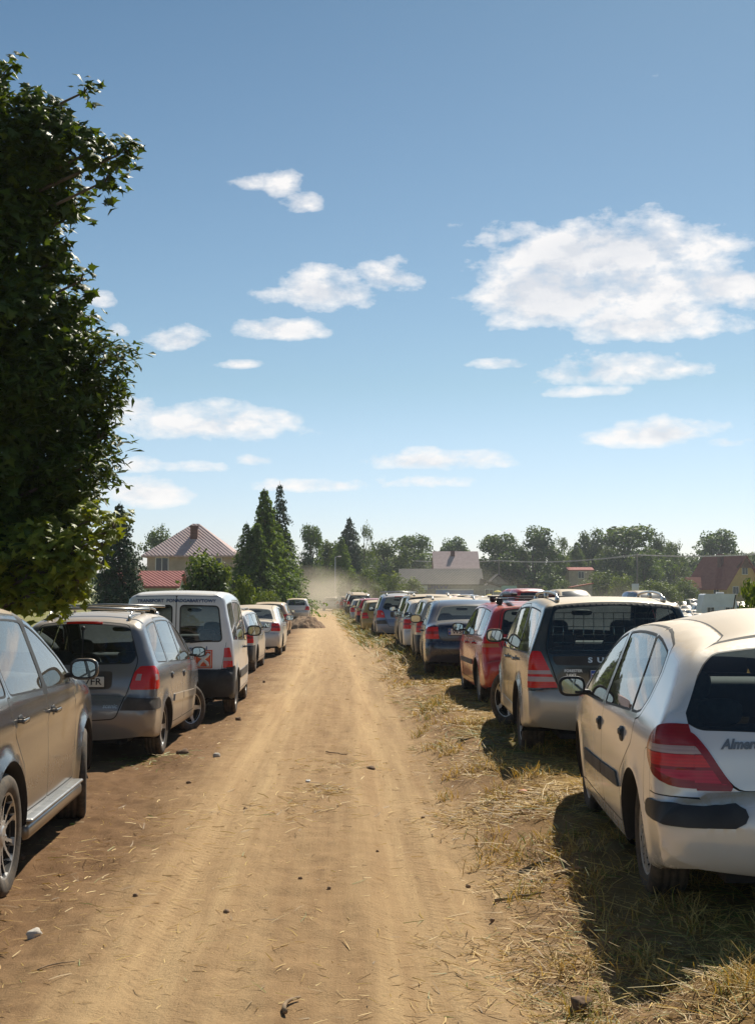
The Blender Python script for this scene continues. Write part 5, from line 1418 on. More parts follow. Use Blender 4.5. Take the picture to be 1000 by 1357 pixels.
rock('earth_clod', 316, 955, .05, MATS['clod_brown'], 'brown clod beside the white van', 'clod', .7, 8)
rock('fallen_leaf', 96, 1093, .035, MATS['leaf_yellow'], 'yellow leaf on the ground by the front wheel of the large grey car', 'leaf', .15, 9)
rock('fallen_leaf', 692, 1048, .045, MATS['leaf_red'], 'red orange leaf on the straw beside the pale gold hatchback', 'leaf', .3, 10)
for i, (u, v, s_) in enumerate(((325, 1072, .02), (470, 870, .03), (398, 1165, .018), (560, 1090, .018), (620, 1175, .02), (300, 1210, .022), (436, 1183, .016), (250, 1040, .03), (350, 905, .04), (180, 1190, .02), (500, 1130, .015), (652, 1225, .02))):
    o = rock('pebble', u, v, s_ * .8, MATS['clod_pale'], 'pebble lying loose on the dirt road', 'pebble', .7, 20 + i); o['group'] = 'pebbles scattered on the dirt road'
def twig(u0, v0, u1, v1, r, label, bend=.02):
    a = ground_at(u0, v0); b = ground_at(u1, v1); m = MB(); d = b - a; n = Vector((-d.y, d.x, 0)).normalized(); P = []
    for k in range(7):
        t = k / 6; p = a + d * t + n * (bend * math.sin(t * 4.2)); p.z = float(gz(p.x, p.y) + micro(np.array(p.x), np.array(p.y))) + r * 1.1 + .006; P.append(p - a)
    m.tube(P, [r * (1 - .08 * k) for k in range(7)], 7)
    o = m.build('twig', MATS['twig_bark']); o.location = a; tag(o, label, 'twig')
twig(378, 1357, 392, 1331, .011, 'short thick twig at the bottom edge of the road'); twig(655, 1200, 722, 1186, .010, 'bent brown twig left of the hatchback shadow', .03); twig(50, 1293, 97, 1277, .004, 'thin pale stalk in the bottom left foreground'); twig(432, 999, 462, 1003, .008, 'short dark twig lying across the middle of the road')
twig(735, 1167, 775, 1163, .016, 'dark stick shape imitating the shadow of the hatchback mirror')  # stick shape added in place of the wing mirror's cast shadow
def heap():
    g = ground_at(403, 833); m = MB(); n = 44; V = []; F = []
    for i in range(n + 1):
        for j in range(n + 1):
            a, b = i / n * 2 - 1, j / n * 2 - 1; r2 = a * a * 1.1 + b * b
            z = max(0, 1 - r2) ** .8 * .62 * (1 + .5 * noise.noise(Vector((a * 2.2, b * 2.2, 5)))) + (.08 * noise.noise(Vector((a * 5, b * 5, 1))) + .03 * noise.noise(Vector((a * 13, b * 13, 9)))) * (r2 < 1.1) - .06
            V.append((a * 1.15, b * 1.3, z))
    for i in range(n):
        for j in range(n): k = i * (n + 1) + j; F.append((k, k + n + 1, k + n + 2, k + 1))
    m.add(V, F, 0, False); o = m.build('earth_heap', MATS['clod_pale']); o.location = (g.x, g.y + .8, float(gz(g.x, g.y))); tag(o, 'low heap of brown earth behind the white hatchback on the left', 'heap')
heap()
# ------------------------------------------------------------------ trees
rg_ = random.Random(5)
def bark(): return simple('bark', (.10, .075, .055), .95, nscale=6, namt=.4, bump=.01, bscale=20)
bark()
LF = {}
LF['maple'] = tone_mat('leaf_maple', [(0, (.024, .046, .008)), (.6, (.072, .110, .012)), (1, (.19, .22, .02))], .34, .5)
LF['dark'] = tone_mat('leaf_dark', [(0, (.034, .068, .018)), (.6, (.072, .125, .028)), (1, (.13, .19, .042))], .34, .6)
LF['mid'] = tone_mat('leaf_mid', [(0, (.045, .080, .018)), (.6, (.090, .135, .028)), (1, (.16, .21, .045))], .32, .6)
LF['light'] = tone_mat('leaf_light', [(0, (.06, .10, .016)), (.6, (.12, .17, .025)), (1, (.20, .25, .045))], .30, .6)
LF['conifer'] = tone_mat('needles', [(0, (.018, .045, .020)), (.6, (.036, .072, .026)), (1, (.065, .11, .036))], .12, .7)
LF['conifer_light'] = tone_mat('needles_light', [(0, (.06, .115, .024)), (.6, (.115, .185, .034)), (1, (.18, .25, .045))], .38, .7)
def leaf_cards(C, Nn, size, tone, shape='quad', fold=.25):
    """C centres (n,3), Nn facing (n,3) -> V, faces"""
    n = len(C); a = RNG.normal(size=(n, 3)); t = np.cross(Nn, a); t /= np.linalg.norm(t, axis=1)[:, None] + 1e-9; b = np.cross(Nn, t)
    if shape == 'quad':
        pr = np.array([(-.5, 0, 0), (0, -.32, fold * .3), (.5, 0, 0), (0, .32, fold * .3)]); F = np.array([[0, 1, 2, 3]])
    elif shape == 'maple':
        ang = [-90, -55, -38, -18, 8, 30, 52, 72, 90, 108, 128, 150, 172, 198, 218, 235]
        rad = [.42, .30, .52, .30, .62, .34, .36, .40, .72, .40, .36, .34, .62, .30, .52, .30]
        P = [(0, 0, fold * .16)] + [(r * math.cos(math.radians(q)) * .72, r * math.sin(math.radians(q)) * .72, -fold * r * .5 * (abs(math.cos(math.radians(q))))) for q, r in zip(ang, rad)]
        pr = np.array(P); F = np.array([[0, 1 + k, 1 + (k + 1) % 16] for k in range(16)])
    else:  # lance
        pr = np.array([(-.5, 0, 0), (-.15, -.15, .06), (.5, 0, -.06), (-.15, .15, .06)]); F = np.array([[0, 1, 2], [0, 2, 3]])
    k = len(pr); s = size[:, None, None] if hasattr(size, '__len__') else size
    V = C[:, None, :] + s * (pr[None, :, 0:1] * t[:, None, :] + pr[None, :, 1:2] * b[:, None, :] + pr[None, :, 2:3] * Nn[:, None, :])
    FF = (np.arange(n)[:, None, None] * k + F[None]).reshape(-1, F.shape[1]); return V.reshape(-1, 3), FF, np.repeat(tone, len(F))
def unit(n):
    v = RNG.normal(size=(n, 3)); return v / np.linalg.norm(v, axis=1)[:, None]
PROTO = {}
def proto(kind, seed, nclump=46, leaves=5200, ls=.030, airy=0.0, matk='dark', squat=1.0, low=.10):
    """crown in a unit box: height 1, width 1"""
    key = (kind, seed, matk)
    if key in PROTO: return PROTO[key]
    rg = np.random.default_rng(seed + 100); tr = MB()
    if kind == 'round':
        CC = []; RR = []
        for i in range(nclump):
            z = rg.uniform(low, .92); w = math.sin(math.pi * min(1, ((z - low + .22) / (1.03 - low + .22)) ** .95)) ** .55
            a = rg.uniform(0, 6.283); r = .40 * w * math.sqrt(rg.uniform(.12, 1)) * (1 + .25 * math.sin(a * 2 + seed) + .15 * math.sin(a * 3 + z * 9))
            CC.append((r * math.cos(a), r * math.sin(a), z)); RR.append(rg.uniform(.075, .16) * (1 - airy * .35))
        CC = np.array(CC); RR = np.array(RR); idx = rg.choice(nclump, leaves, p=RR ** 2 / (RR ** 2).sum())
        d = unit(leaves); rr = RR[idx] * (rg.uniform(.35, 1, leaves) ** .45) * (1 + .25 * rg.normal(size=leaves) * (.5 + airy))
        C = CC[idx] + d * rr[:, None] * np.array([1.15, 1.15, .8]); Nn = d + np.array([0, 0, .7]) + .8 * rg.normal(size=(leaves, 3)); Nn /= np.linalg.norm(Nn, axis=1)[:, None]
        tone = np.clip(.5 + .35 * rg.normal(size=nclump)[idx] * .6 + .22 * rg.normal(size=leaves) + .15 * d[:, 2], 0, 1)
        V, F, T = leaf_cards(C, Nn, ls * rg.uniform(.6, 1.4, leaves), tone)
        tr.tube([(0, 0, -.02), (.006, 0, low * .7), (-.01, .01, .5), (0, 0, .82)], [.024, .018, .012, .003], 8)
        for i in range(0, nclump, 2):
            c = Vector(CC[i]); z0 = max(low * .6, c.z - .28 - .1 * rg.random()); tr.tube([(0, 0, z0), (c.x * .45, c.y * .45, z0 + (c.z - z0) * .6), tuple(c)], [.009, .006, .0025], 5)
    elif kind == 'spruce':
        C = []; Nn = []; n_l = 30
        for i in range(n_l):
            h = .06 + .93 * (i / n_l); R_ = .56 * (1 - h) ** .80 * (1 + .22 * rg.normal() * .5) + .02; nb = int(13 + 9 * (1 - h))
            for b in range(nb):
                a = rg.uniform(0, 6.283); Lb = R_ * rg.uniform(.65, 1.15); droop = rg.uniform(.12, .35); m_ = max(6, int(Lb * 130))
                t = rg.uniform(.12, 1, m_) ** .8; wv = .20 * Lb * (1 - t * .5)
                C.append(np.stack([np.cos(a) * Lb * t + rg.normal(0, 1, m_) * wv * .5, np.sin(a) * Lb * t + rg.normal(0, 1, m_) * wv * .5, h - droop * Lb * t ** 1.4 + rg.normal(0, .006, m_)], 1))
                Nn.append(np.stack([np.cos(a) * .3 + rg.normal(0, .5, m_), np.sin(a) * .3 + rg.normal(0, .5, m_), np.full(m_, 1.0)], 1))
                if b % 3 == 0: tr.tube([(0, 0, h), (math.cos(a) * Lb * .8, math.sin(a) * Lb * .8, h - droop * Lb * .7)], [.004, .001], 4)
        C = np.concatenate(C); Nn = np.concatenate(Nn); Nn /= np.linalg.norm(Nn, axis=1)[:, None]; n = len(C)
        V, F, T = leaf_cards(C, Nn, ls * rg.uniform(.6, 1.5, n), np.clip(.5 + .28 * rg.normal(size=n), 0, 1), 'quad')
        tr.tube([(0, 0, -.02), (0, 0, 1.0)], [.016, .002], 8)
    elif kind == 'bush':
        nc = nclump; CC = np.stack([rg.uniform(-.38, .38, nc), rg.uniform(-.38, .38, nc), rg.uniform(.12, .80, nc)], 1); CC[:, :2] *= (1.15 - CC[:, 2:3] * .75); RR = rg.uniform(.08, .17, nc)
        idx = rg.integers(0, nc, leaves); d = unit(leaves); C = CC[idx] + d * (RR[idx] * rg.uniform(.3, 1, leaves) ** .5 * (1 + .22 * rg.normal(size=leaves)))[:, None]; C[:, 2] = np.abs(C[:, 2])
        Nn = d + np.array([0, 0, .6]) + .8 * rg.normal(size=(leaves, 3)); Nn /= np.linalg.norm(Nn, axis=1)[:, None]
        V, F, T = leaf_cards(C, Nn, ls * rg.uniform(.6, 1.4, leaves), np.clip(.5 + .3 * rg.normal(size=nc)[idx] * .7 + .22 * rg.normal(size=leaves), 0, 1), 'quad')
        for i in range(0, nc, 4): tr.tube([(CC[i][0] * .15, CC[i][1] * .15, -.02), tuple(CC[i] * .6), tuple(CC[i])], [.012, .008, .003], 5)
    PROTO[key] = [None, None, (V, F, T, tr, matk)]
    return PROTO[key]
def tree(label, cat, u, vt, vb, wpx, Y, kind='round', seed=0, matk='dark', name='tree', group=None, leaves=8000, ls=.040, airy=0.0, low=.10, nclump=54, rz=None):
    p = proto(kind, seed, nclump, leaves, ls, airy, matk, low=low)
    base = at(u, vb, Y); g = float(gz(base.x, Y)); top = at(u, vt, Y); H = top.z - g; Wd = wpx / FPX * Y
    e = empty(name, (base.x, Y, g), random.uniform(0, 6.28) if rz is None else rz); k_ = {'round': 1.32, 'spruce': 1.35, 'bush': 1.1}[kind] * (random.uniform(.9, 1.12) if kind == 'round' else 1); e.scale = (Wd * k_, Wd * k_ * random.uniform(.85, 1.1), H)
    if p[0] is None:
        V, F, T, tr, mk = p[2]; c = fast_mesh('crown', V, F, LF[mk], e, color=T); t = tr.build('trunk', MATS['bark'], e); p[0], p[1] = c.data, t.data
    else: link(bpy.data.objects.new('crown', p[0]), e); link(bpy.data.objects.new('trunk', p[1]), e)
    tag(e, label, cat, group); return e

def near_maple():
    Yt = 13.2
    base = Vector((-5.6, Yt + .3, float(gz(-5.6, Yt)))); root = empty('maple_tree', base)
    # lobes of the crown: (u, v, radius px, depth shift, kind)
    L = [(4, 100, 16, 0, 0), (112, 122, 9, 0, 0), (84, 152, 10, 0, 0), (48, 150, 22, .1, 0), (4, 150, 26, 0, 0), (60, 195, 38, 0, 0), (8, 235, 58, 0, 0), (112, 205, 22, -.2, 0), (158, 205, 14, -.3, 0), (140, 240, 10, -.3, 0), (50, 262, 42, 0, 0), (92, 288, 11, 0, 0), (8, 345, 66, 0, 0), (74, 345, 20, -.2, 0), (108, 372, 9, -.2, 0), (14, 450, 92, 0, 0), (86, 436, 32, .2, 1), (140, 480, 26, -.1, 1), (55, 520, 78, 0, 1), (132, 535, 28, .2, 1),
         (132, 585, 18, 0, 1), (36, 605, 80, .2, 0), (104, 622, 30, -.3, 1), (15, 690, 76, .3, 0), (74, 680, 40, .1, 0), (56, 735, 36, -.9, 2), (108, 728, 18, -1.0, 2), (134, 752, 6, -1.0, 2), (10, 750, 44, -.5, 2), (104, 768, 14, -1.1, 2), (76, 785, 18, -.9, 2), (24, 795, 18, -.6, 2), (118, 690, 18, -.8, 2), (150, 702, 9, -1.0, 2), (96, 745, 24, -1.1, 2), (60, 785, 16, -1.0, 2), (138, 725, 8, -1.1, 2)]
    def leafset(shape, pick, n, size, mat, out_n):
        C = []; Nn = []; T = []
        w = np.array([q[2] ** 2 * (1 if q[4] in pick else 0) for q in L], float); w /= w.sum()
        tips = RNG.choice(len(L), n, p=w)
        for i in tips:
            u, v, r, dY, kd = L[i]; c = np.array(at(u, v, Yt + dY)); rm = r / FPX * Yt; d = unit(1)[0]; rr = rm * RNG.uniform(.25, 1) ** .38
            p = c + d * rr * np.array([1, 1.5, 1]); d2 = d * .7 + np.array([.15, -.05, .35]) + .35 * RNG.normal(size=3); d2 /= np.linalg.norm(d2)
            if p[0] > c[0] + .6 * rm and RNG.random() < .35: k = 9; ln = .30
            else: k = 7; ln = .17
            for j in range(k):
                t = j / (k - 1); s = RNG.normal(size=3) * .045 * (1 - .4 * t); C.append(p + d2 * ln * t + s - np.array([0, 0, .06 * t * t]))
                nn = np.array([.1, -.25, 1.0]) + .55 * RNG.normal(size=3) + d * .3; Nn.append(nn / np.linalg.norm(nn)); T.append(.25 + .5 * RNG.random() + (.55 if kd == 2 else 0) - .1)  # lower lobes get a lighter tone: sunlight put into the leaf colour
        C, Nn, T = np.array(C), np.array(Nn), np.clip(np.array(T), 0, 1); sz = size * RNG.uniform(.6, 1.3, len(C))
        V, F, T = leaf_cards(C, Nn, sz, T, shape, .5); return V - np.array(base), F, T
    V1, F1, T1 = leafset('maple', (0, 2), 1750, .155, 'maple', 0); V2, F2, T2 = leafset('lance', (1,), 1150, .125, 'maple', 0)
    V = np.concatenate([V1, V2]); F = np.concatenate([F1, F2 + len(V1)]); T = np.concatenate([T1, T2])
    # inner foliage and the side of the crown beyond the frame
    n = 5200; w = np.array([q[2] ** 2 * (q[0] < 95) for q in L], float); w /= w.sum(); ii = RNG.choice(len(L), n, p=w); C = []
    for i in ii:
        u, v, r, dY, kd = L[i]; C.append(np.array(at(u, v, Yt + dY)) + unit(1)[0] * (r / FPX * Yt) * RNG.uniform(0, .92) ** .5 * np.array([1, 1.6, 1]))
    C = np.array(C); n2 = 15000; q = unit(n2) * RNG.uniform(.2, 1, (n2, 1)) ** .4 * np.array([1.9, 2.6, 3.1]) + np.array([-5.7, Yt + .6, 4.2])
    q = q[q[:, 2] > 1.2]; C = np.concatenate([C, q]); Nn = unit(len(C)) + np.array([0, 0, .6]); Nn /= np.linalg.norm(Nn, axis=1)[:, None]
    V3, F3, T3 = leaf_cards(C, Nn, .17 * RNG.uniform(.6, 1.3, len(C)), RNG.uniform(.1, .7, len(C)), 'lance'); V3 = V3 - np.array(base)
    F = np.concatenate([F, F3 + len(V)]); V = np.concatenate([V, V3]); T = np.concatenate([T, T3])
    fast_mesh('crown', V, F, LF['maple'], root, color=T)
    m = MB(); m.tube([(0, 0, -.1), (.05, 0, 1.2), (-.05, .1, 3.0), (.1, 0, 5.0), (0, 0, 6.6)], [.22, .17, .14, .08, .02], 12)
    for (u, v, r, dY, kd) in L:
        c = at(u, v, Yt + dY) - base; z0 = max(.9, c.z - 1.6); m.tube([(0, 0, z0), (c.x * .5, c.y * .5, z0 + (c.z - z0) * .65), tuple(c)], [.05, .03, .01], 6)
        for k in range(5):
            d = Vector(unit(1)[0]) * (r / FPX * Yt) * .9; m.tube([tuple(c), tuple(c + d * .6 + Vector((0, 0, .05))), tuple(c + d)], [.010, .006, .002], 4)
    m.build('trunk', MATS['bark'], root)
    tag(root, 'tall maple with dark leafy crown overhanging the left-hand cars', 'tree')
near_maple()
# ---- left side
tree('dark blue-green spruce beside the maple, left of the hipped house', 'tree', 158, 664, 800, 84, 58, 'spruce', 1, 'conifer', 'spruce_tree', ls=.034)
tree('pale distant tree left of the hipped roof', 'tree', 212, 700, 790, 62, 170, 'round', 3, 'mid')
tree('bushy dark green tree in front of the hipped house', 'tree', 277, 720, 812, 100, 50, 'bush', 1, 'mid', ls=.050, leaves=6500, nclump=60)
tree('yellow-green bush right of the bushy tree', 'bush', 322, 745, 814, 46, 48, 'bush', 2, 'light', 'bush', ls=.055, leaves=3000)
tree('low green bush beside the earth heap, near the conifers', 'bush', 346, 772, 812, 46, 62, 'bush', 3, 'light', 'bush', ls=.05, leaves=3000)
tree('green bush at the foot of the conifers, nearest the road', 'bush', 360, 778, 806, 36, 84, 'bush', 3, 'light', 'bush', leaves=3000)
tree('wide bushy conifer at the front of the conifer group', 'tree', 354, 668, 800, 98, 92, 'spruce', 2, 'conifer_light', 'conifer_tree', ls=.030)
tree('dark spruce with pointed top at the left of the conifer group', 'tree', 350, 645, 795, 62, 88, 'spruce', 1, 'conifer_light', 'spruce_tree')
tree('slender tallest spruce of the conifer group', 'tree', 370, 637, 795, 50, 93, 'spruce', 4, 'conifer', 'spruce_tree', ls=.024)
tree('short conifer at the left edge of the conifer group', 'tree', 326, 690, 800, 52, 86, 'spruce', 2, 'conifer_light', 'conifer_tree')
tree('spreading conifer sloping down towards the road', 'tree', 380, 698, 796, 50, 104, 'spruce', 2, 'conifer_light', 'conifer_tree')
# ---- middle
tree('dark round tree right of the conifers, behind the road end', 'tree', 413, 695, 790, 46, 165, 'round', 1, 'dark')
tree('small dark tree behind the dusty road end', 'tree', 436, 714, 790, 40, 175, 'round', 2, 'mid')
tree('pointed dark spruce behind the lamp post', 'tree', 463, 684, 790, 48, 190, 'spruce', 1, 'conifer', 'spruce_tree')
tree('thin airy birch right of the pointed spruce', 'tree', 482, 692, 790, 26, 200, 'round', 7, 'mid', airy=.7, leaves=3000)
tree('light conifer in front of the pointed spruce', 'tree', 452, 708, 792, 44, 160, 'spruce', 2, 'conifer_light', 'conifer_tree')
tree('mid green round tree left of the barn', 'tree', 512, 716, 790, 62, 225, 'round', 3, 'mid')
tree('dark round tree just left of the red-roofed house', 'tree', 548, 708, 790, 56, 245, 'round', 1, 'dark')
tree('round tree rising behind the red-roofed house', 'tree', 601, 710, 785, 46, 285, 'round', 2, 'dark')
for i, (u, vt, w_, Y) in enumerate(((490, 745, 46, 150), (520, 752, 44, 160), (462, 752, 36, 130), (545, 760, 40, 175), (500, 770, 40, 125), (475, 775, 40, 110))):
    tree('green bush along the field edge left of the barn', 'bush', u, vt, 796, w_, Y, 'bush', 3 if i % 2 else 4, 'light' if i % 2 else 'mid', 'bush', 'bushes left of the barn', leaves=3000, ls=.045)
# ---- right
tree('dense round tree right of the red-roofed house', 'tree', 659, 707, 795, 60, 255, 'round', 1, 'dark')
tree('tall spreading tree with sky showing through, middle of the tree line', 'tree', 706, 698, 795, 72, 250, 'round', 5, 'dark', airy=.5, nclump=40)
tree('thin pale tree between two tall trees', 'tree', 741, 709, 790, 32, 270, 'round', 7, 'mid', airy=.7, leaves=3000)
tree('brownish pointed conifer in the tree line', 'tree', 764, 716, 790, 36, 262, 'spruce', 2, 'conifer_light', 'conifer_tree')
tree('tall open tree beside the brownish conifer', 'tree', 784, 702, 790, 50, 272, 'round', 5, 'mid', airy=.5, nclump=40)
tree('widest tallest tree of the right-hand tree line', 'tree', 831, 696, 795, 84, 265, 'round', 1, 'dark')
tree('lower dark tree behind the wooden pole', 'tree', 853, 724, 795, 46, 250, 'round', 2, 'dark')
tree('round pale tree right of the wooden pole', 'tree', 872, 709, 790, 40, 275, 'round', 3, 'mid')
tree('airy small-crowned tree left of the yellow house', 'tree', 894, 716, 790, 48, 270, 'round', 7, 'mid', airy=.6, leaves=3200)
tree('large dark tree behind the yellow house', 'tree', 951, 700, 790, 76, 290, 'round', 2, 'dark')
tree('grey green tree at the right edge behind the yellow house', 'tree', 990, 733, 790, 50, 300, 'round', 3, 'mid')
for i, (u, vt, w_, Y) in enumerate(((800, 750, 56, 212), (826, 756, 44, 205), (868, 764, 60, 192), (905, 762, 48, 215), (780, 765, 40, 220), (850, 775, 40, 200), (745, 765, 36, 225), (715, 772, 30, 215), (690, 770, 30, 230), (645, 758, 34, 250), (890, 772, 40, 190))):
    tree('light green bush along the far edge of the car park field', 'bush', u, vt, 798, w_, Y, 'bush', 3 if i % 2 else 4, 'light' if i % 3 else 'mid', 'bush', 'bushes along the far field edge', leaves=3000, ls=.045)
tree('yellow-green leafy shrub behind the pale gold hatchback', 'shrub', 996, 752, 830, 54, 24, 'bush', 6, 'light', 'shrub', leaves=900, ls=.085, nclump=26)
for i in range(26):
    u = rg_.uniform(395, 1015); Y_ = rg_.uniform(275, 320); hh = rg_.uniform(46, 66); tree('ordinary tree filling the distant tree line', 'tree', u, 787 - hh, 792, rg_.uniform(34, 56), Y_, 'round', rg_.choice([1, 2, 3, 5]), 'mid' if rg_.random() < .5 else 'dark', 'tree', 'trees filling the distant tree line')
for (u, vt, w_, Y_, lab) in ((340, 690, 58, 86, 'broad pale conifer at the left of the conifer group'), (368, 690, 50, 96, 'broad pale conifer in the middle of the conifer group')):
    tree(lab, 'tree', u, vt, 800, w_, Y_, 'spruce', 4, 'conifer_light', 'conifer_tree', ls=.045)
def far_wood():
    n = 110000; Y = RNG.uniform(330, 360, n); u = RNG.uniform(-600, 1900, n); x = (u - 500) / FPX * Y
    h = 10.5 + 3.5 * fbm(x * .06, x * 0, 3, 5) * 2 + 1.5 * fbm(x * .3, x * 0, 2, 8) * 2
    h = h * np.where(u < 300, .8, 1.0)
    z = gz(x, Y) + h * RNG.uniform(0, 1, n) ** .7 - 1 + .5 * RNG.normal(size=n)
    C = np.stack([x, Y, z], 1); Nn = unit(n) + np.array([0, -.6, .5]); Nn /= np.linalg.norm(Nn, axis=1)[:, None]
    tone = np.clip(.5 + 1.1 * fbm(x * .12, z * .25, 3, 7) + .15 * RNG.normal(size=n), 0, 1)
    V, F, T = leaf_cards(C, Nn, RNG.uniform(.5, 1.1, n), tone); o = fast_mesh('far_wood', V, F, LF['mid'], color=T); tag(o, 'low continuous wood along the horizon', 'wood', kind='stuff')
far_wood()
# ------------------------------------------------------------------ buildings
def tiles(name, c1, c2, sc=3.0):
    m, nt, out = newmat(name); N_ = NT(nt); tc = N_.n('ShaderNodeTexCoord'); n1 = N_.noise(tc.outputs['Object'], 1.5, 5, .7)
    sx = N_.n('ShaderNodeSeparateXYZ', ins={0: tc.outputs['Object']})
    a = N_.math('PINGPONG', N_.math('MULTIPLY', N_.math('ADD', sx.outputs[0], sx.outputs[1]), sc), .5); b_ = N_.math('FRACT', N_.math('MULTIPLY', sx.outputs[2], sc * 1.3))
    h = N_.math('ADD', a, N_.math('MULTIPLY', b_, .6)); b = N_.n('ShaderNodeBsdfPrincipled', ins={'Roughness': .8, 'Specular IOR Level': .25, 'Base Color': N_.mix(N_.ramp(n1, (.3, .7, 0, 1)), c4(c1), c4(c2)), 'Normal': N_.bump(h, .9, .08)})
    nt.links.new(b.outputs[0], out.inputs[0]); MATS[name] = m; return m
tiles('roof_pinkish', (.46, .32, .30), (.58, .44, .41)); tiles('roof_red', (.30, .085, .075), (.40, .13, .11)); tiles('roof_brownred', (.24, .060, .040), (.33, .10, .066)); tiles('roof_asbestos', (.085, .078, .070), (.14, .125, .112), 2.0); tiles('roof_dark', (.06, .055, .05), (.10, .09, .08))
simple('wall_beige', (.42, .34, .25), .9, nscale=1.5, namt=.15, bump=.01, bscale=20); simple('wall_greenish', (.42, .45, .36), .9, nscale=1.5, namt=.12); simple('wall_yellow', (.50, .33, .10), .9, nscale=1.2, namt=.12); simple('wall_grey', (.27, .25, .22), .95, nscale=2.5, namt=.3, bump=.02, bscale=8)
simple('brick_dark', (.16, .075, .06), .9, nscale=9, namt=.35); simple('window_dark', (.03, .035, .04), .15); simple('frame_white', (.68, .67, .63), .6); simple('wood_brown', (.14, .065, .035), .8, nscale=3, namt=.3); simple('banner_blue', (.05, .20, .50), .6, nscale=.8, namt=.3); simple('banner_turquoise', (.20, .48, .46), .6)
simple('pole_wood', (.20, .17, .14), .9, nscale=2); simple('pole_grey', (.45, .46, .47), .5); simple('wire_grey', (.20, .20, .20), .7); simple('caravan_white', (.58, .62, .66), .5, nscale=1, namt=.1); simple('panel_brown', (.22, .16, .10), .8)
def gable_house(e, L, W, he, hr, wall, roof, over=.35, hip=0.0):
    """ridge along local x; L length, W depth"""
    m = MB(); x, y = L / 2, W / 2
    V = [(-x, -y, -1.5), (x, -y, -1.5), (x, y, -1.5), (-x, y, -1.5), (-x, -y, he), (x, -y, he), (x, y, he), (-x, y, he)]
    F = [(0, 1, 5, 4), (1, 2, 6, 5), (2, 3, 7, 6), (3, 0, 4, 7)]
    if hip == 0: V += [(-x, 0, hr - .12), (x, 0, hr - .12)]; F += [(4, 7, 8), (5, 9, 6)]
    m.add(V, F); m.build('wall', wall, e)
    r = MB(); sl = (hr - he) / y; zo = he - over * sl; t = .16
    if hip == 0:
        X, Y = x + over, y + over
        for s in (1, -1):
            A = [(-X, s * Y, zo), (X, s * Y, zo), (X, 0, hr), (-X, 0, hr)]; B = [(a, b, c + t) for a, b, c in A]
            r.add(A + B, [(0, 1, 2, 3), (7, 6, 5, 4), (0, 4, 5, 1), (1, 5, 6, 2), (3, 7, 4, 0), (2, 6, 7, 3)])
    else:
        X, Y = x + over, y + over; k = hip
        A = [(-X, -Y, zo), (X, -Y, zo), (X, Y, zo), (-X, Y, zo), (-X * (1 - k), 0, hr), (X * (1 - k), 0, hr)]
        r.add(A, [(0, 1, 5, 4), (1, 2, 5), (2, 3, 4, 5), (3, 0, 4), (3, 2, 1, 0)])
        r.add([(-X, -Y, zo - .15), (X, -Y, zo - .15), (X, Y, zo - .15), (-X, Y, zo - .15), (-X, -Y, zo - .004), (X, -Y, zo - .004), (X, Y, zo - .004), (-X, Y, zo - .004)], [(0, 1, 5, 4), (1, 2, 6, 5), (2, 3, 7, 6), (3, 0, 4, 7), (3, 2, 1, 0)])
    ro = r.build('roof', roof, e); return ro
def win_at(e, x, y, z, w, h, ax='y', sgn=-1):
    """window on a wall whose outward normal is sgn along ax"""
    f = MB(); g = MB()
    if ax == 'y': f.box((x, y + sgn * .03, z), (w + .16, .06, h + .16)); g.box((x, y + sgn * .065, z), (w, .02, h)); f.box((x, y + sgn * .08, z), (.06, .03, h))
    else: f.box((x + sgn * .03, y, z), (.06, w + .16, h + .16)); g.box((x + sgn * .065, y, z), (.02, w, h)); f.box((x + sgn * .08, y, z), (.03, .06, h))
    o = f.build('window', MATS['frame_white'], e); g.build('pane', MATS['window_dark'], o)
def base_at(u, Y, name, rz=0.0, v=None):
    p = at(u, v or 790, Y); z = float(gz(p.x, Y)); return empty(name, (p.x, Y, z), rz)
def hz(v, Y, u=500):  # world height of a photo row at distance Y
    return at(u, v, Y).z
# hipped house on the left
Y = 112; e = base_at(259, Y + 4, 'hipped_house'); g = e.location.z; s = (Y + 4) / FPX
ro = gable_house(e, 7.4, 7.2, hz(731, Y) - g, hz(694, Y + 4) - g, MATS['wall_beige'], MATS['roof_pinkish'], .45, .93)
m = MB(); m.box((.1, -1.7, hz(711, Y) - g), (.62, .62, 1.9)); m.box((.1, -1.7, hz(711, Y) - g + 1.0), (.76, .76, .12)); m.build('chimney', MATS['brick_dark'], ro)
m = MB(); m.box((-1.6, 1.2, hz(706, Y) - g - .6), (.6, .6, 1.6)); m.build('chimney', MATS['brick_dark'], ro)
win_at(e, -2.4, -3.6, hz(748, Y) - g, 1.0, 1.1); win_at(e, 2.2, -3.6, hz(748, Y) - g, 1.0, 1.1)
tag(e, 'two-storey beige house with pale pinkish hipped roof and brick chimney', 'house')
Y = 100; e = base_at(192, Y + 2, 'low_annexe'); g = e.location.z
gable_house(e, 5.6, 4.4, hz(777, Y) - g, hz(759, Y + 2) - g, MATS['wall_greenish'], MATS['roof_red'], .3); win_at(e, -.6, -2.2, hz(786, Y) - g, .8, .7)
m = MB(); m.box((-.6, -.4, hz(760, Y) - g), (.5, .5, 1.0)); m.build('chimney', MATS['wall_beige'], e)
tag(e, 'low pale green building with red sheet roof in front of the hipped house', 'outbuilding')
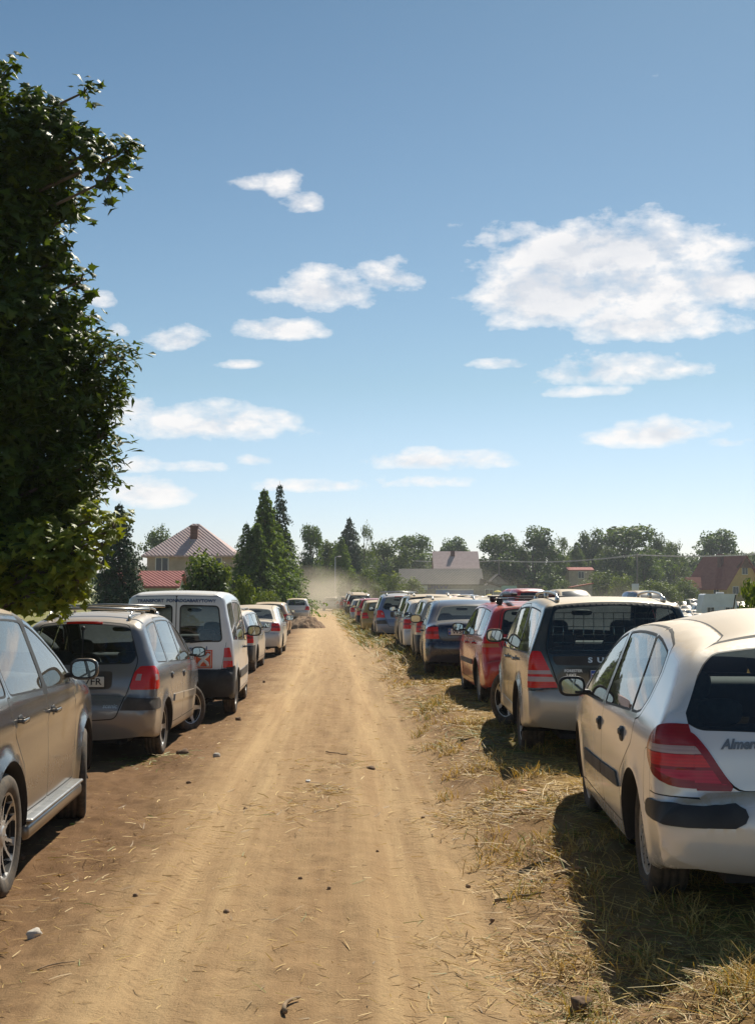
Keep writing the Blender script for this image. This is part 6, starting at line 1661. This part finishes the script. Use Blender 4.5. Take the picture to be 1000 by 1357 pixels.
# red-roofed house in the middle
Y = 232; e = base_at(603, Y + 4, 'gabled_house'); g = e.location.z; k = Y / FPX
ro = gable_house(e, 57 * k, 8, hz(753, Y) - g, hz(734, Y + 4) - g + .3, MATS['wall_beige'], MATS['roof_pinkish'], .3)
m = MB(); m.box((-.5, -1.0, hz(736, Y + 4) - g - .2), (.7, .6, 2.0)); m.build('chimney', MATS['brick_dark'], ro)
m = MB(); m.box((0, -4.38, hz(753, Y) - g - .22), (59 * k, .12, .14)); m.build('gutter', MATS['frame_white'], ro); win_at(e, .4, -4, hz(757, Y) - g, .8, .6)
tag(e, 'house with faded red roof showing above the long grey barn', 'house')
# long grey barn
Y = 205; k = Y / FPX; e = base_at(583, Y + 4, 'long_barn'); g = e.location.z
ro = gable_house(e, 106 * k, 8, hz(774, Y) - g, hz(755, Y + 4) - g, MATS['wall_grey'], MATS['roof_asbestos'], .35)
for (u0, u1, v0, v1, mt, nm, lab) in ((530, 533, 773, 782, 'frame_white', 'wall_panel', 0), (534, 553, 774, 782, 'panel_brown', 'wall_panel', 0), (555, 566, 773, 782, 'frame_white', 'wall_panel', 0), (577, 627, 782, 793, 'banner_blue', 'banner', 0), (577, 627, 780.6, 782, 'frame_white', 'banner_edge', 0)):
    a, b = at(u0, v0, Y - .1), at(u1, v1, Y - .1); m = MB(); m.box(((a.x + b.x) / 2 - e.location.x, -4.09, (a.z + b.z) / 2 - g), (b.x - a.x, .12 if nm != 'banner_edge' else .16, a.z - b.z)); m.build(nm, MATS[mt], e)
V, F = text_mesh('ORW', 1.15, bold=.02); a = at(579, 777, Y); mesh_obj('painted_lettering', np.stack([V[:, 0] * 1.25 + a.x - e.location.x, np.full(len(V), -4.03) - V[:, 2], V[:, 1] * .8 + a.z - g - .1], 1), F, simple('paint_faded_blue', (.12, .12, .30), .9), e)
m = MB(); x0 = 53 * k; m.add([(x0, -4, -1.5), (x0 + 3.6, -4, -1.5), (x0 + 3.6, 3, -1.5), (x0, 3, -1.5), (x0, -4, hz(775, Y) - g), (x0 + 3.6, -4, hz(780, Y) - g), (x0 + 3.6, 3, hz(780, Y) - g), (x0, 3, hz(775, Y) - g)], [(0, 1, 5, 4), (1, 2, 6, 5), (2, 3, 7, 6)]); m.build('lean_to', MATS['wall_grey'], e)
m = MB(); zA, zB = hz(768, Y) - g, hz(779, Y) - g; m.add([(x0 - .1, -4.3, zA), (x0 + 4.0, -4.3, zB), (x0 + 4.0, 3.3, zB), (x0 - .1, 3.3, zA), (x0 - .1, -4.3, zA + .15), (x0 + 4, -4.3, zB + .15), (x0 + 4, 3.3, zB + .15), (x0 - .1, 3.3, zA + .15)], [(3, 2, 1, 0), (4, 5, 6, 7), (0, 1, 5, 4), (1, 2, 6, 5), (2, 3, 7, 6), (3, 0, 4, 7)]); m.build('lean_to_roof', MATS['roof_asbestos'], e)
win_at(e, x0 + 1.2, -4, hz(785, Y) - g, 1.2, .9)
tag(e, 'long low grey barn with weathered roof and a blue banner on its wall', 'barn')
# small gabled shed
Y = 215; k = Y / FPX; e = base_at(658, Y + 2, 'gabled_shed', R(90)); g = e.location.z
gable_house(e, 6, 30 * k, hz(776, Y) - g, hz(762, Y) - g, MATS['wall_grey'], MATS['roof_dark'], .3); tag(e, 'small shed with dark gable roof between the barn and the tree line', 'shed')
def shed(u, vt, vb, w, Y, wall, roof, label, tilt=.25):
    k = Y / FPX; e = base_at(u, Y + 1.5, 'shed'); g = e.location.z; zt = hz(vt, Y) - g; m = MB(); W_ = w * k
    m.add([(-W_ / 2, -1.5, -1.5), (W_ / 2, -1.5, -1.5), (W_ / 2, 1.5, -1.5), (-W_ / 2, 1.5, -1.5), (-W_ / 2, -1.5, zt - tilt * W_ * .5), (W_ / 2, -1.5, zt), (W_ / 2, 1.5, zt), (-W_ / 2, 1.5, zt - tilt * W_ * .5)], [(0, 1, 5, 4), (1, 2, 6, 5), (2, 3, 7, 6), (3, 0, 4, 7)]); m.build('wall', MATS[wall], e)
    r = MB(); za, zb = zt - tilt * W_ * .55, zt + .03; A = [(-W_ / 2 - .2, -1.8, za), (W_ / 2 + .2, -1.8, zb), (W_ / 2 + .2, 1.8, zb), (-W_ / 2 - .2, 1.8, za)]; r.add(A + [(a, b, c + .14) for a, b, c in A], [(3, 2, 1, 0), (4, 5, 6, 7), (0, 1, 5, 4), (1, 2, 6, 5), (2, 3, 7, 6), (3, 0, 4, 7)]); r.build('roof', MATS[roof], e)
    d = MB(); d.box((0, -1.53, .9), (min(1.4, W_ * .4), .06, 1.9)); d.build('door', MATS['wood_brown'], e); tag(e, label, 'shed')
shed(674, 776, 795, 18, 200, 'banner_turquoise', 'roof_dark', 'small turquoise shed right of the gabled shed', 0)
shed(692, 775, 795, 12, 205, 'wood_brown', 'roof_dark', 'narrow brown shed beside the turquoise one', 0)
shed(706, 778, 796, 20, 196, 'wall_grey', 'roof_dark', 'grey shed left of the brown-roofed shed', .1)
shed(769, 774, 796, 26, 190, 'wall_grey', 'roof_brownred', 'shed with slanting red-brown roof in front of the tree line', .35)
Y = 250; e = base_at(767, Y + 2, 'low_house'); g = e.location.z
gable_house(e, 32 * Y / FPX, 5, hz(756, Y) - g, hz(752.5, Y) - g, MATS['wall_beige'], MATS['roof_red'], .2); win_at(e, 0, -2.5, hz(762, Y) - g, 1, 1.2); tag(e, 'beige house with nearly flat red roof half hidden behind bushes', 'house')
Y = 300; e = base_at(921, Y, 'distant_house'); g = e.location.z; gable_house(e, 5, 5, hz(765, Y) - g, hz(750, Y) - g, MATS['wall_grey'], MATS['roof_dark'], .2); tag(e, 'distant grey house between the trees left of the yellow house', 'house')
# yellow house right: ridge runs away to the left
Y = 228; k = Y / FPX; e = base_at(960, Y + 5, 'yellow_house', R(-62)); g = e.location.z; he, hr = hz(773, Y) - g, hz(737, Y) - g
ro = gable_house(e, 10.0, 8.4, he - .4, hr, MATS['wall_yellow'], MATS['roof_brownred'], .6)
m = MB(); m.box((.4, -1.3, hr - .9), (.9, .7, 2.6)); m.box((.4, -1.3, hr + .45), (1.05, .85, .14)); m.build('chimney', MATS['brick_dark'], ro)
win_at(e, 5.0, 0, hr - 2.6, 1.2, 1.1, 'x', 1); win_at(e, 5.0, -2.2, 2.0, 1.2, 1.2, 'x', 1); win_at(e, 5.0, 2.2, 2.0, 1.2, 1.2, 'x', 1); win_at(e, 2.4, -4.2, 2.0, 1.2, 1.2)
m = MB(); m.add([(5.25, -2.1, hr - 1.9), (5.25, 2.1, hr - 1.9), (5.25, 0, hr - .1)], [(0, 1, 2)]); m.box((5.3, 0, hr - 1.95), (.12, 4.2, .22)); m.build('gable_boards', MATS['wood_brown'], e)
m = MB(); # porch with its own small gable towards local -y
px, w_, d_ = -2.8, 1.6, 2.2; zr = he + 1.0; y0 = -4.2 - d_
for s in (1, -1): A = [(px + s * (w_ + .3), y0 - .3, he - .9), (px + s * (w_ + .3), -2.6, he - .9), (px, -1.0, zr), (px, y0 - .3, zr)]; m.add(A + [(a, b, c + .14) for a, b, c in A], [(0, 1, 2, 3), (7, 6, 5, 4), (0, 4, 5, 1), (3, 7, 4, 0), (1, 5, 6, 2)])
p = m.build('porch_roof', MATS['roof_brownred'], e); m = MB()
for s in (1, -1): m.box((px + s * w_, y0, (he - 1) / 2 - .4), (.2, .2, he - .6))
m.add([(px - w_ - .1, y0 - .02, he - 1), (px + w_ + .1, y0 - .02, he - 1), (px, y0 - .02, zr - .1)], [(0, 1, 2)]); m.box((px, y0 + .9, .5), (2 * w_, .08, 1.0)); m.box((px, -4.26, 1.3), (1.1, .08, 2.2)); m.build('porch', MATS['wood_brown'], e)
tag(e, 'yellow house with steep red-brown roof and small wooden porch', 'house')
# caravan
Y = 150; k = Y / FPX; e = base_at(949, Y, 'caravan', R(4)); g = e.location.z; L_ = 47 * k; H_ = hz(787, Y) - g
m = MB(); P = fillet([(-L_ / 2, .45), (L_ / 2, .45), (L_ / 2 + .0, 1.5), (L_ / 2 - .25, H_), (-L_ / 2 + .25, H_), (-L_ / 2 - .1, 1.6)], .25, 4); n = len(P)
V = [(a, -1.05, b) for a, b in P] + [(a, 1.05, b) for a, b in P]; m.add(V, [tuple(range(n)), tuple(range(2 * n - 1, n - 1, -1))] + [(i, n + i, n + (i + 1) % n, (i + 1) % n) for i in range(n)]); m.build('body', MATS['caravan_white'], e)
for (x, z, w_, h_) in ((-1.1, 1.65, .75, .55), (1.15, 1.65, 1.0, .55)): win_at(e, x, -1.05, z, w_, h_)
m = MB(); m.box((.15, -1.07, 1.25), (.6, .04, 1.6), bev=.01); m.build('door', MATS['frame_white'], e)
m = MB(); m.box((.3, -.2, H_ + .10), (.8, .6, .2), bev=.05); m.build('roof_hatch', MATS['frame_white'], e)
for s in (1, -1):
    w0 = empty('wheel', (.1, s * .92, .32), 0 if s > 0 else math.pi, e)
    for nme, d in zip(('tyre', 'rim'), list(WDATA.values())[0]): link(bpy.data.objects.new(nme, d), w0)
m = MB(); m.tube([(-L_ / 2, -.4, .45), (-L_ / 2 - 1.1, 0, .42)], .05, 6); m.tube([(-L_ / 2, .4, .45), (-L_ / 2 - 1.1, 0, .42)], .05, 6); m.build('drawbar', MATS['pole_grey'], e)
tag(e, 'white caravan parked in front of the yellow house', 'caravan')
# ------------------------------------------------------------------ poles, wires
def pole(u, vt, Y, r, mat, label, lamp=False, cross=True):
    e = base_at(u, Y, 'street_lamp' if lamp else 'utility_pole'); g = e.location.z; h = hz(vt, Y) - g; m = MB(); m.tube([(0, 0, -.3), (0, 0, h)], [r, r * .65], 8); m.build('post', MATS[mat], e)
    m = MB()
    if lamp: m.tube([(0, 0, h - .1), (.15, 0, h + .02), (.35, 0, h + .05)], .035, 6); m.build('arm', MATS[mat], e); m = MB(); m.blob((.5, 0, h + .05), (.22, .12, .07), 2.5, 6); m.build('lamp_head', MATS['frame_white'], e)
    elif cross: m.box((0, 0, h - .5), (1.7, .12, .12)); m.build('crossarm', MATS[mat], e); [MB().lathe([(.05, h - .44), (.07, h - .35), (.04, h - .24)], 8, axis='z', c=(x, 0, 0)).build('insulator', MATS['frame_white'], e) for x in (-.75, 0, .75)]
    tag(e, label, 'lamp post' if lamp else 'pole'); return Vector((e.location.x, Y, g + h - .25))
pole(444, 738, 150, .055, 'pole_grey', 'slim grey lamp post above the dusty end of the road', True)
tA = pole(844, 733, 196, .16, 'pole_wood', 'tall wooden pole in front of the right-hand tree line')
tB = pole(661, 741, 236, .14, 'pole_wood', 'thin wooden pole between the red-roofed house and the trees')
e = base_at(841, 180, 'traffic_sign', v=775); m = MB(); hgt = hz(775, 180, 841) - e.location.z
tC = at(480, 737, 240); tD = at(1080, 727, 190)
m.tube([(0, 0, -.2), (0, 0, hgt)], .05, 6); m.build('post', MATS['pole_grey'], e); m = MB(); m.box((0, -.06, hgt - .3), (1.0, .04, .9), bev=.015); m.build('sign_panel', MATS['caravan_white'], e); tag(e, 'small square pale sign on a post below the wooden pole', 'sign')
def wires(a, b, label, dz=(0, .0)):
    for off in (-.7, 0, .7):
        m = MB(); P = []
        for i in range(15): t = i / 14; p = a.lerp(b, t) + Vector((0, off * 1.0, -1.2 * 4 * t * (1 - t) * .5 + off * .12)); P.append(p)
        m.tube(P, .028, 4, cap=False); o = m.build('overhead_wire', MATS['wire_grey']); tag(o, label, 'wire', 'overhead wires of the village line')
wires(tC, tB, 'overhead wire running left from the thin wooden pole'); wires(tB, tA, 'overhead wire between the two wooden poles'); wires(tA, tD, 'overhead wire running right from the tall wooden pole')
# ------------------------------------------------------------------ parasols and stalls
def parasol(u, v, w, Y, col, label):
    k = Y / FPX; e = base_at(u, Y, 'parasol'); g = e.location.z; zt = hz(v, Y) - g; r = w * k / 2; m = MB(); V = [(0, 0, zt)]; n = 8
    for q, zz in ((.5, .13), (1.0, .42)): V += [(r * q * math.cos(i * math.pi / 4), r * q * math.sin(i * math.pi / 4), zt - zz * r * 1.1) for i in range(n)]
    F = [(0, 1 + i, 1 + (i + 1) % n) for i in range(n)] + [(1 + i, 9 + i, 9 + (i + 1) % n, 1 + (i + 1) % n) for i in range(n)]
    m.add(V, F); m.build('canopy', simple('cloth_' + col[0], col[1], .8), e); m = MB(); m.tube([(0, 0, -.1), (0, 0, zt)], .04, 6); m.build('post', MATS['pole_grey'], e); tag(e, label, 'parasol', 'parasols of the far stalls')
CY, CB, CR, CW, CO = ('yellow', (.62, .50, .10)), ('blue', (.06, .17, .50)), ('red', (.55, .05, .05)), ('white', (.68, .64, .66)), ('orange', (.65, .30, .04))
for (u, v, w_, c, lab) in ((659, 782, 11, CY, 'yellow parasol left of the blue one'), (673, 780, 13, CB, 'blue parasol among the far stalls'), (687, 785, 9, CR, 'red parasol right of the blue one'), (696, 783, 9, CW, 'whitish parasol between the red and the orange one'), (706, 783, 11, CO, 'orange parasol at the right end of the stalls'), (648, 787, 10, CY, 'lower yellow parasol at the left end of the stalls'), (666, 788, 8, CW, 'small white parasol below the blue one')):
    parasol(u, v, w_, 122, c, lab)
# ------------------------------------------------------------------ cars standing in the field
def lod(kind, W=1.7):
    sp = spec_generic(kind, paint('paint_field_base', (.5, .5, .5), dust=.3), g=.17) if kind != 'van' else None
    if sp is None:
        sp = spec_generic('estate', MATS['paint_field_base'], g=.17); sp['top'] = [(p[0], p[1] * (1.28 if p[1] > .7 else 1), *p[2:]) for p in sp['top']]; sp['zb'] = 1.15
        sp['_wp'] = lambda sh: auto_windows(sh, lin(2.1, 1.15, -.6, 1.2), [(1.15, 1.10, 2.1, 1.2), (.24, .24, 1.08, 1.05)], .12); sp['rear_window'] = [(0, 1.65), (.5, 1.65), (.55, 1.25), (0, 1.25)]
    sp['side'] = gen_side; sp['strip'] = gen_strip; sp['doors'] = []; sp['glass_side'] = sp['glass_rear'] = 'window_dark'
    sh = Shell(sp); build_shell(sh, None, True); U, T, mi, ml, VN = sh.simple
    mats = [sp['paint'] if k == 'paint' else MATS['window_dark'] if k.startswith('glass') else MATS[k] for k in ml]; m = MB(); m.V = [tuple(v) for v in U]; m.F = [tuple(t) for t in T]; m.M = list(mi); m.S = [True] * len(m.F)
    kt = len(mats); mats += [MATS['tyre_rubber'], MATS['cover_grey']]
    for x in (0, sp['WB']):
        for sg in (1, -1):
            y = sg * .72; m.lathe([(.19, y - sg * .09), (.30, y - sg * .08), (.30, y + sg * .08), (.19, y + sg * .09)], 14, m=kt, c=(x, 0, .30)); m.lathe([(.19, y + sg * .085), (.001, y + sg * .07)], 14, m=kt + 1, c=(x, 0, .30))
    m.box((1.2, 0, .3), (3.6, 1.3, .16), m=kt)
    o = m.build('parked_car', mats, None); me = o.data; bpy.data.objects.remove(o); return me, sp['paint']
LOD = {k: lod(k) for k in ('hatch', 'estate', 'sedan', 'van')}
KN = dict(hatch='hatchback', estate='estate car', sedan='saloon', van='van')
COLS = [('white', 'paint_white'), ('white', 'paint_white'), ('silver', 'paint_silver'), ('silver', 'paint_silver'), ('red', 'paint_signal_red'), ('green', 'paint_green'), ('dark blue', 'paint_navy'), ('black', 'paint_black_car'), ('beige', 'paint_light_beige'), ('blue', 'paint_deep_blue'), ('dark red', 'paint_dark_red')]
def field_car(x, y, rz, kind, ci, zone):
    me, pm = LOD[kind]; cn, pn = COLS[ci]; o = link(bpy.data.objects.new('parked_car', me)); o.location = (x, y, float(gz(x, y)) - .02); o.rotation_euler = (0, 0, rz)
    for i, s in enumerate(o.material_slots):
        if me.materials[i] == pm: s.link = 'OBJECT'; s.material = MATS[pn]
    tag(o, '%s %s %s' % (cn, KN[kind], zone), 'van' if kind == 'van' else 'car', 'cars parked in the field on the right'); return o
rg = random.Random(11)
for Yr, u0, u1, st in ((84, 868, 965, 34), (94, 862, 985, 27), (105, 862, 985, 24), (117, 858, 990, 21), (130, 858, 985, 19), (144, 862, 925, 17), (160, 866, 930, 16), (176, 866, 930, 15), (190, 870, 985, 16)):
    u = u0 + rg.uniform(0, 8)
    while u < u1:
        p = at(u, 790, Yr + rg.uniform(-1.5, 1.5)); k = rg.choice(['hatch', 'hatch', 'estate', 'sedan', 'estate', 'hatch', 'van'] if Yr > 120 else ['hatch', 'sedan', 'estate']); field_car(p.x, p.y, rg.choice([R(90), R(-90), R(75), R(-100), R(100)]) + rg.uniform(-.15, .15), k, rg.randrange(len(COLS)), 'in the rows of the field beyond the pale gold hatchback'); u += st * rg.uniform(.85, 1.35)
for Yr, u0, u1, st in ((60, 600, 700, 40), (72, 585, 740, 32), (86, 560, 760, 26), (102, 560, 800, 22), (118, 600, 830, 20), (135, 590, 860, 19), (155, 600, 860, 19)):
    u = u0 + rg.uniform(0, 10)
    while u < u1:
        p = at(u, 790, Yr + rg.uniform(-1.5, 1.5)); k = rg.choice(['hatch', 'estate', 'sedan']); field_car(p.x, p.y, rg.choice([R(80), R(-80), R(100), R(0)]) + rg.uniform(-.2, .2), k, rg.randrange(len(COLS)), 'in the field behind the roofs of the right-hand row'); u += st * rg.uniform(.9, 1.5)
for (u, Yr, rz, k, ci, lab) in ((727, 112, R(160), 'van', 8, 'orange roofed beige van beside the field stalls'), (738, 98, R(20), 'estate', 5, 'old green estate car in the field beside the beige van'), (925, 165, R(-80), 'van', 0, 'white van left of the caravan'), (914, 190, R(-85), 'van', 0, 'white van on the far edge of the field left of the yellow house')):
    p = at(u, 790, Yr); o = field_car(p.x, p.y, rz, k, ci, ''); o['label'] = lab
for Yr, u0, u1, st in ((48, 640, 860, 44), (54, 660, 870, 38), (66, 600, 860, 34)):
    u = u0 + rg.uniform(0, 10)
    while u < u1:
        p = at(u, 790, Yr + rg.uniform(-1, 1)); k = rg.choice(['hatch', 'estate', 'estate', 'van']); field_car(p.x, p.y, rg.choice([R(85), R(-85), R(100)]) + rg.uniform(-.15, .15), k, rg.choice([0, 2, 4, 9, 0, 8]), 'in the nearer field rows behind the roofs of the right-hand row'); u += st * rg.uniform(.9, 1.5)
# vehicles in the dust at the end of the road
for (u, Yr, rz, k, ci, lab) in ((429, 175, R(92), 'van', 0, 'white van in the dust at the end of the road'), (413, 215, R(90), 'van', 2, 'silver van furthest off in the dust'), (438, 135, R(90), 'hatch', 2, 'silver hatchback half hidden by the dust on the right'), (404, 140, R(91), 'hatch', 0, 'white hatchback furthest up the left-hand row'), (447, 160, R(90), 'sedan', 0, 'white saloon at the dusty end of the right-hand row')):
    p = at(u, 790, Yr); o = field_car(p.x, p.y, rz, k, ci, ''); o['label'] = lab; o['group'] = GRP  # far end
# ------------------------------------------------------------------ air
def volume(name, dens, col, aniso=.3, noise_sc=None):
    m, nt, out = newmat(name); N_ = NT(nt); v = N_.n('ShaderNodeVolumePrincipled', ins={'Color': c4(col), 'Anisotropy': aniso, 'Density': dens})
    if noise_sc:
        tc = N_.n('ShaderNodeTexCoord'); ln = N_.n('ShaderNodeVectorMath', operation='LENGTH', ins={0: tc.outputs['Object']})
        f = N_.noise(N_.mapping(tc.outputs['Object'], noise_sc), 1.0, 4, .6); d = N_.math('MULTIPLY', N_.ramp(f, (.38, .72, 0, 1)), N_.ramp(ln.outputs['Value'], (1.0, .35, 0, 1))); N_.set(v, 'Density', N_.math('MULTIPLY', d, dens))
    nt.links.new(v.outputs[0], out.inputs[1]); return m
m = MB(); m.box((40, 190, 20), (620, 400, 50)); o = m.build('haze', volume('haze_air', .00032, (.80, .86, .93), .2)); tag(o, kind='stuff')
def dust(u, Y, z, d, dens, lab, sc=(2, 3, 2)):
    p = at(u, 790, Y); m = MB(); m.blob((0, 0, 0), (1, 1, 1), 2, 10); o = m.build('dust_cloud', volume('dust_air', dens, (.88, .76, .58), .25, sc)); o.location = (p.x, p.y, float(gz(p.x, p.y)) + z); o.scale = d; tag(o, lab, 'dust', kind='stuff')
dust(425, 128, 1.0, (7, 42, 3.6), .07, 'pale dust hanging over the end of the road', (2.2, 5, 2))
dust(600, 150, 1.5, (9, 12, 4.5), .028, 'thin dust in front of the barn'); dust(800, 150, .8, (9, 12, 5), .035, 'thin dust in front of the bushes on the right')
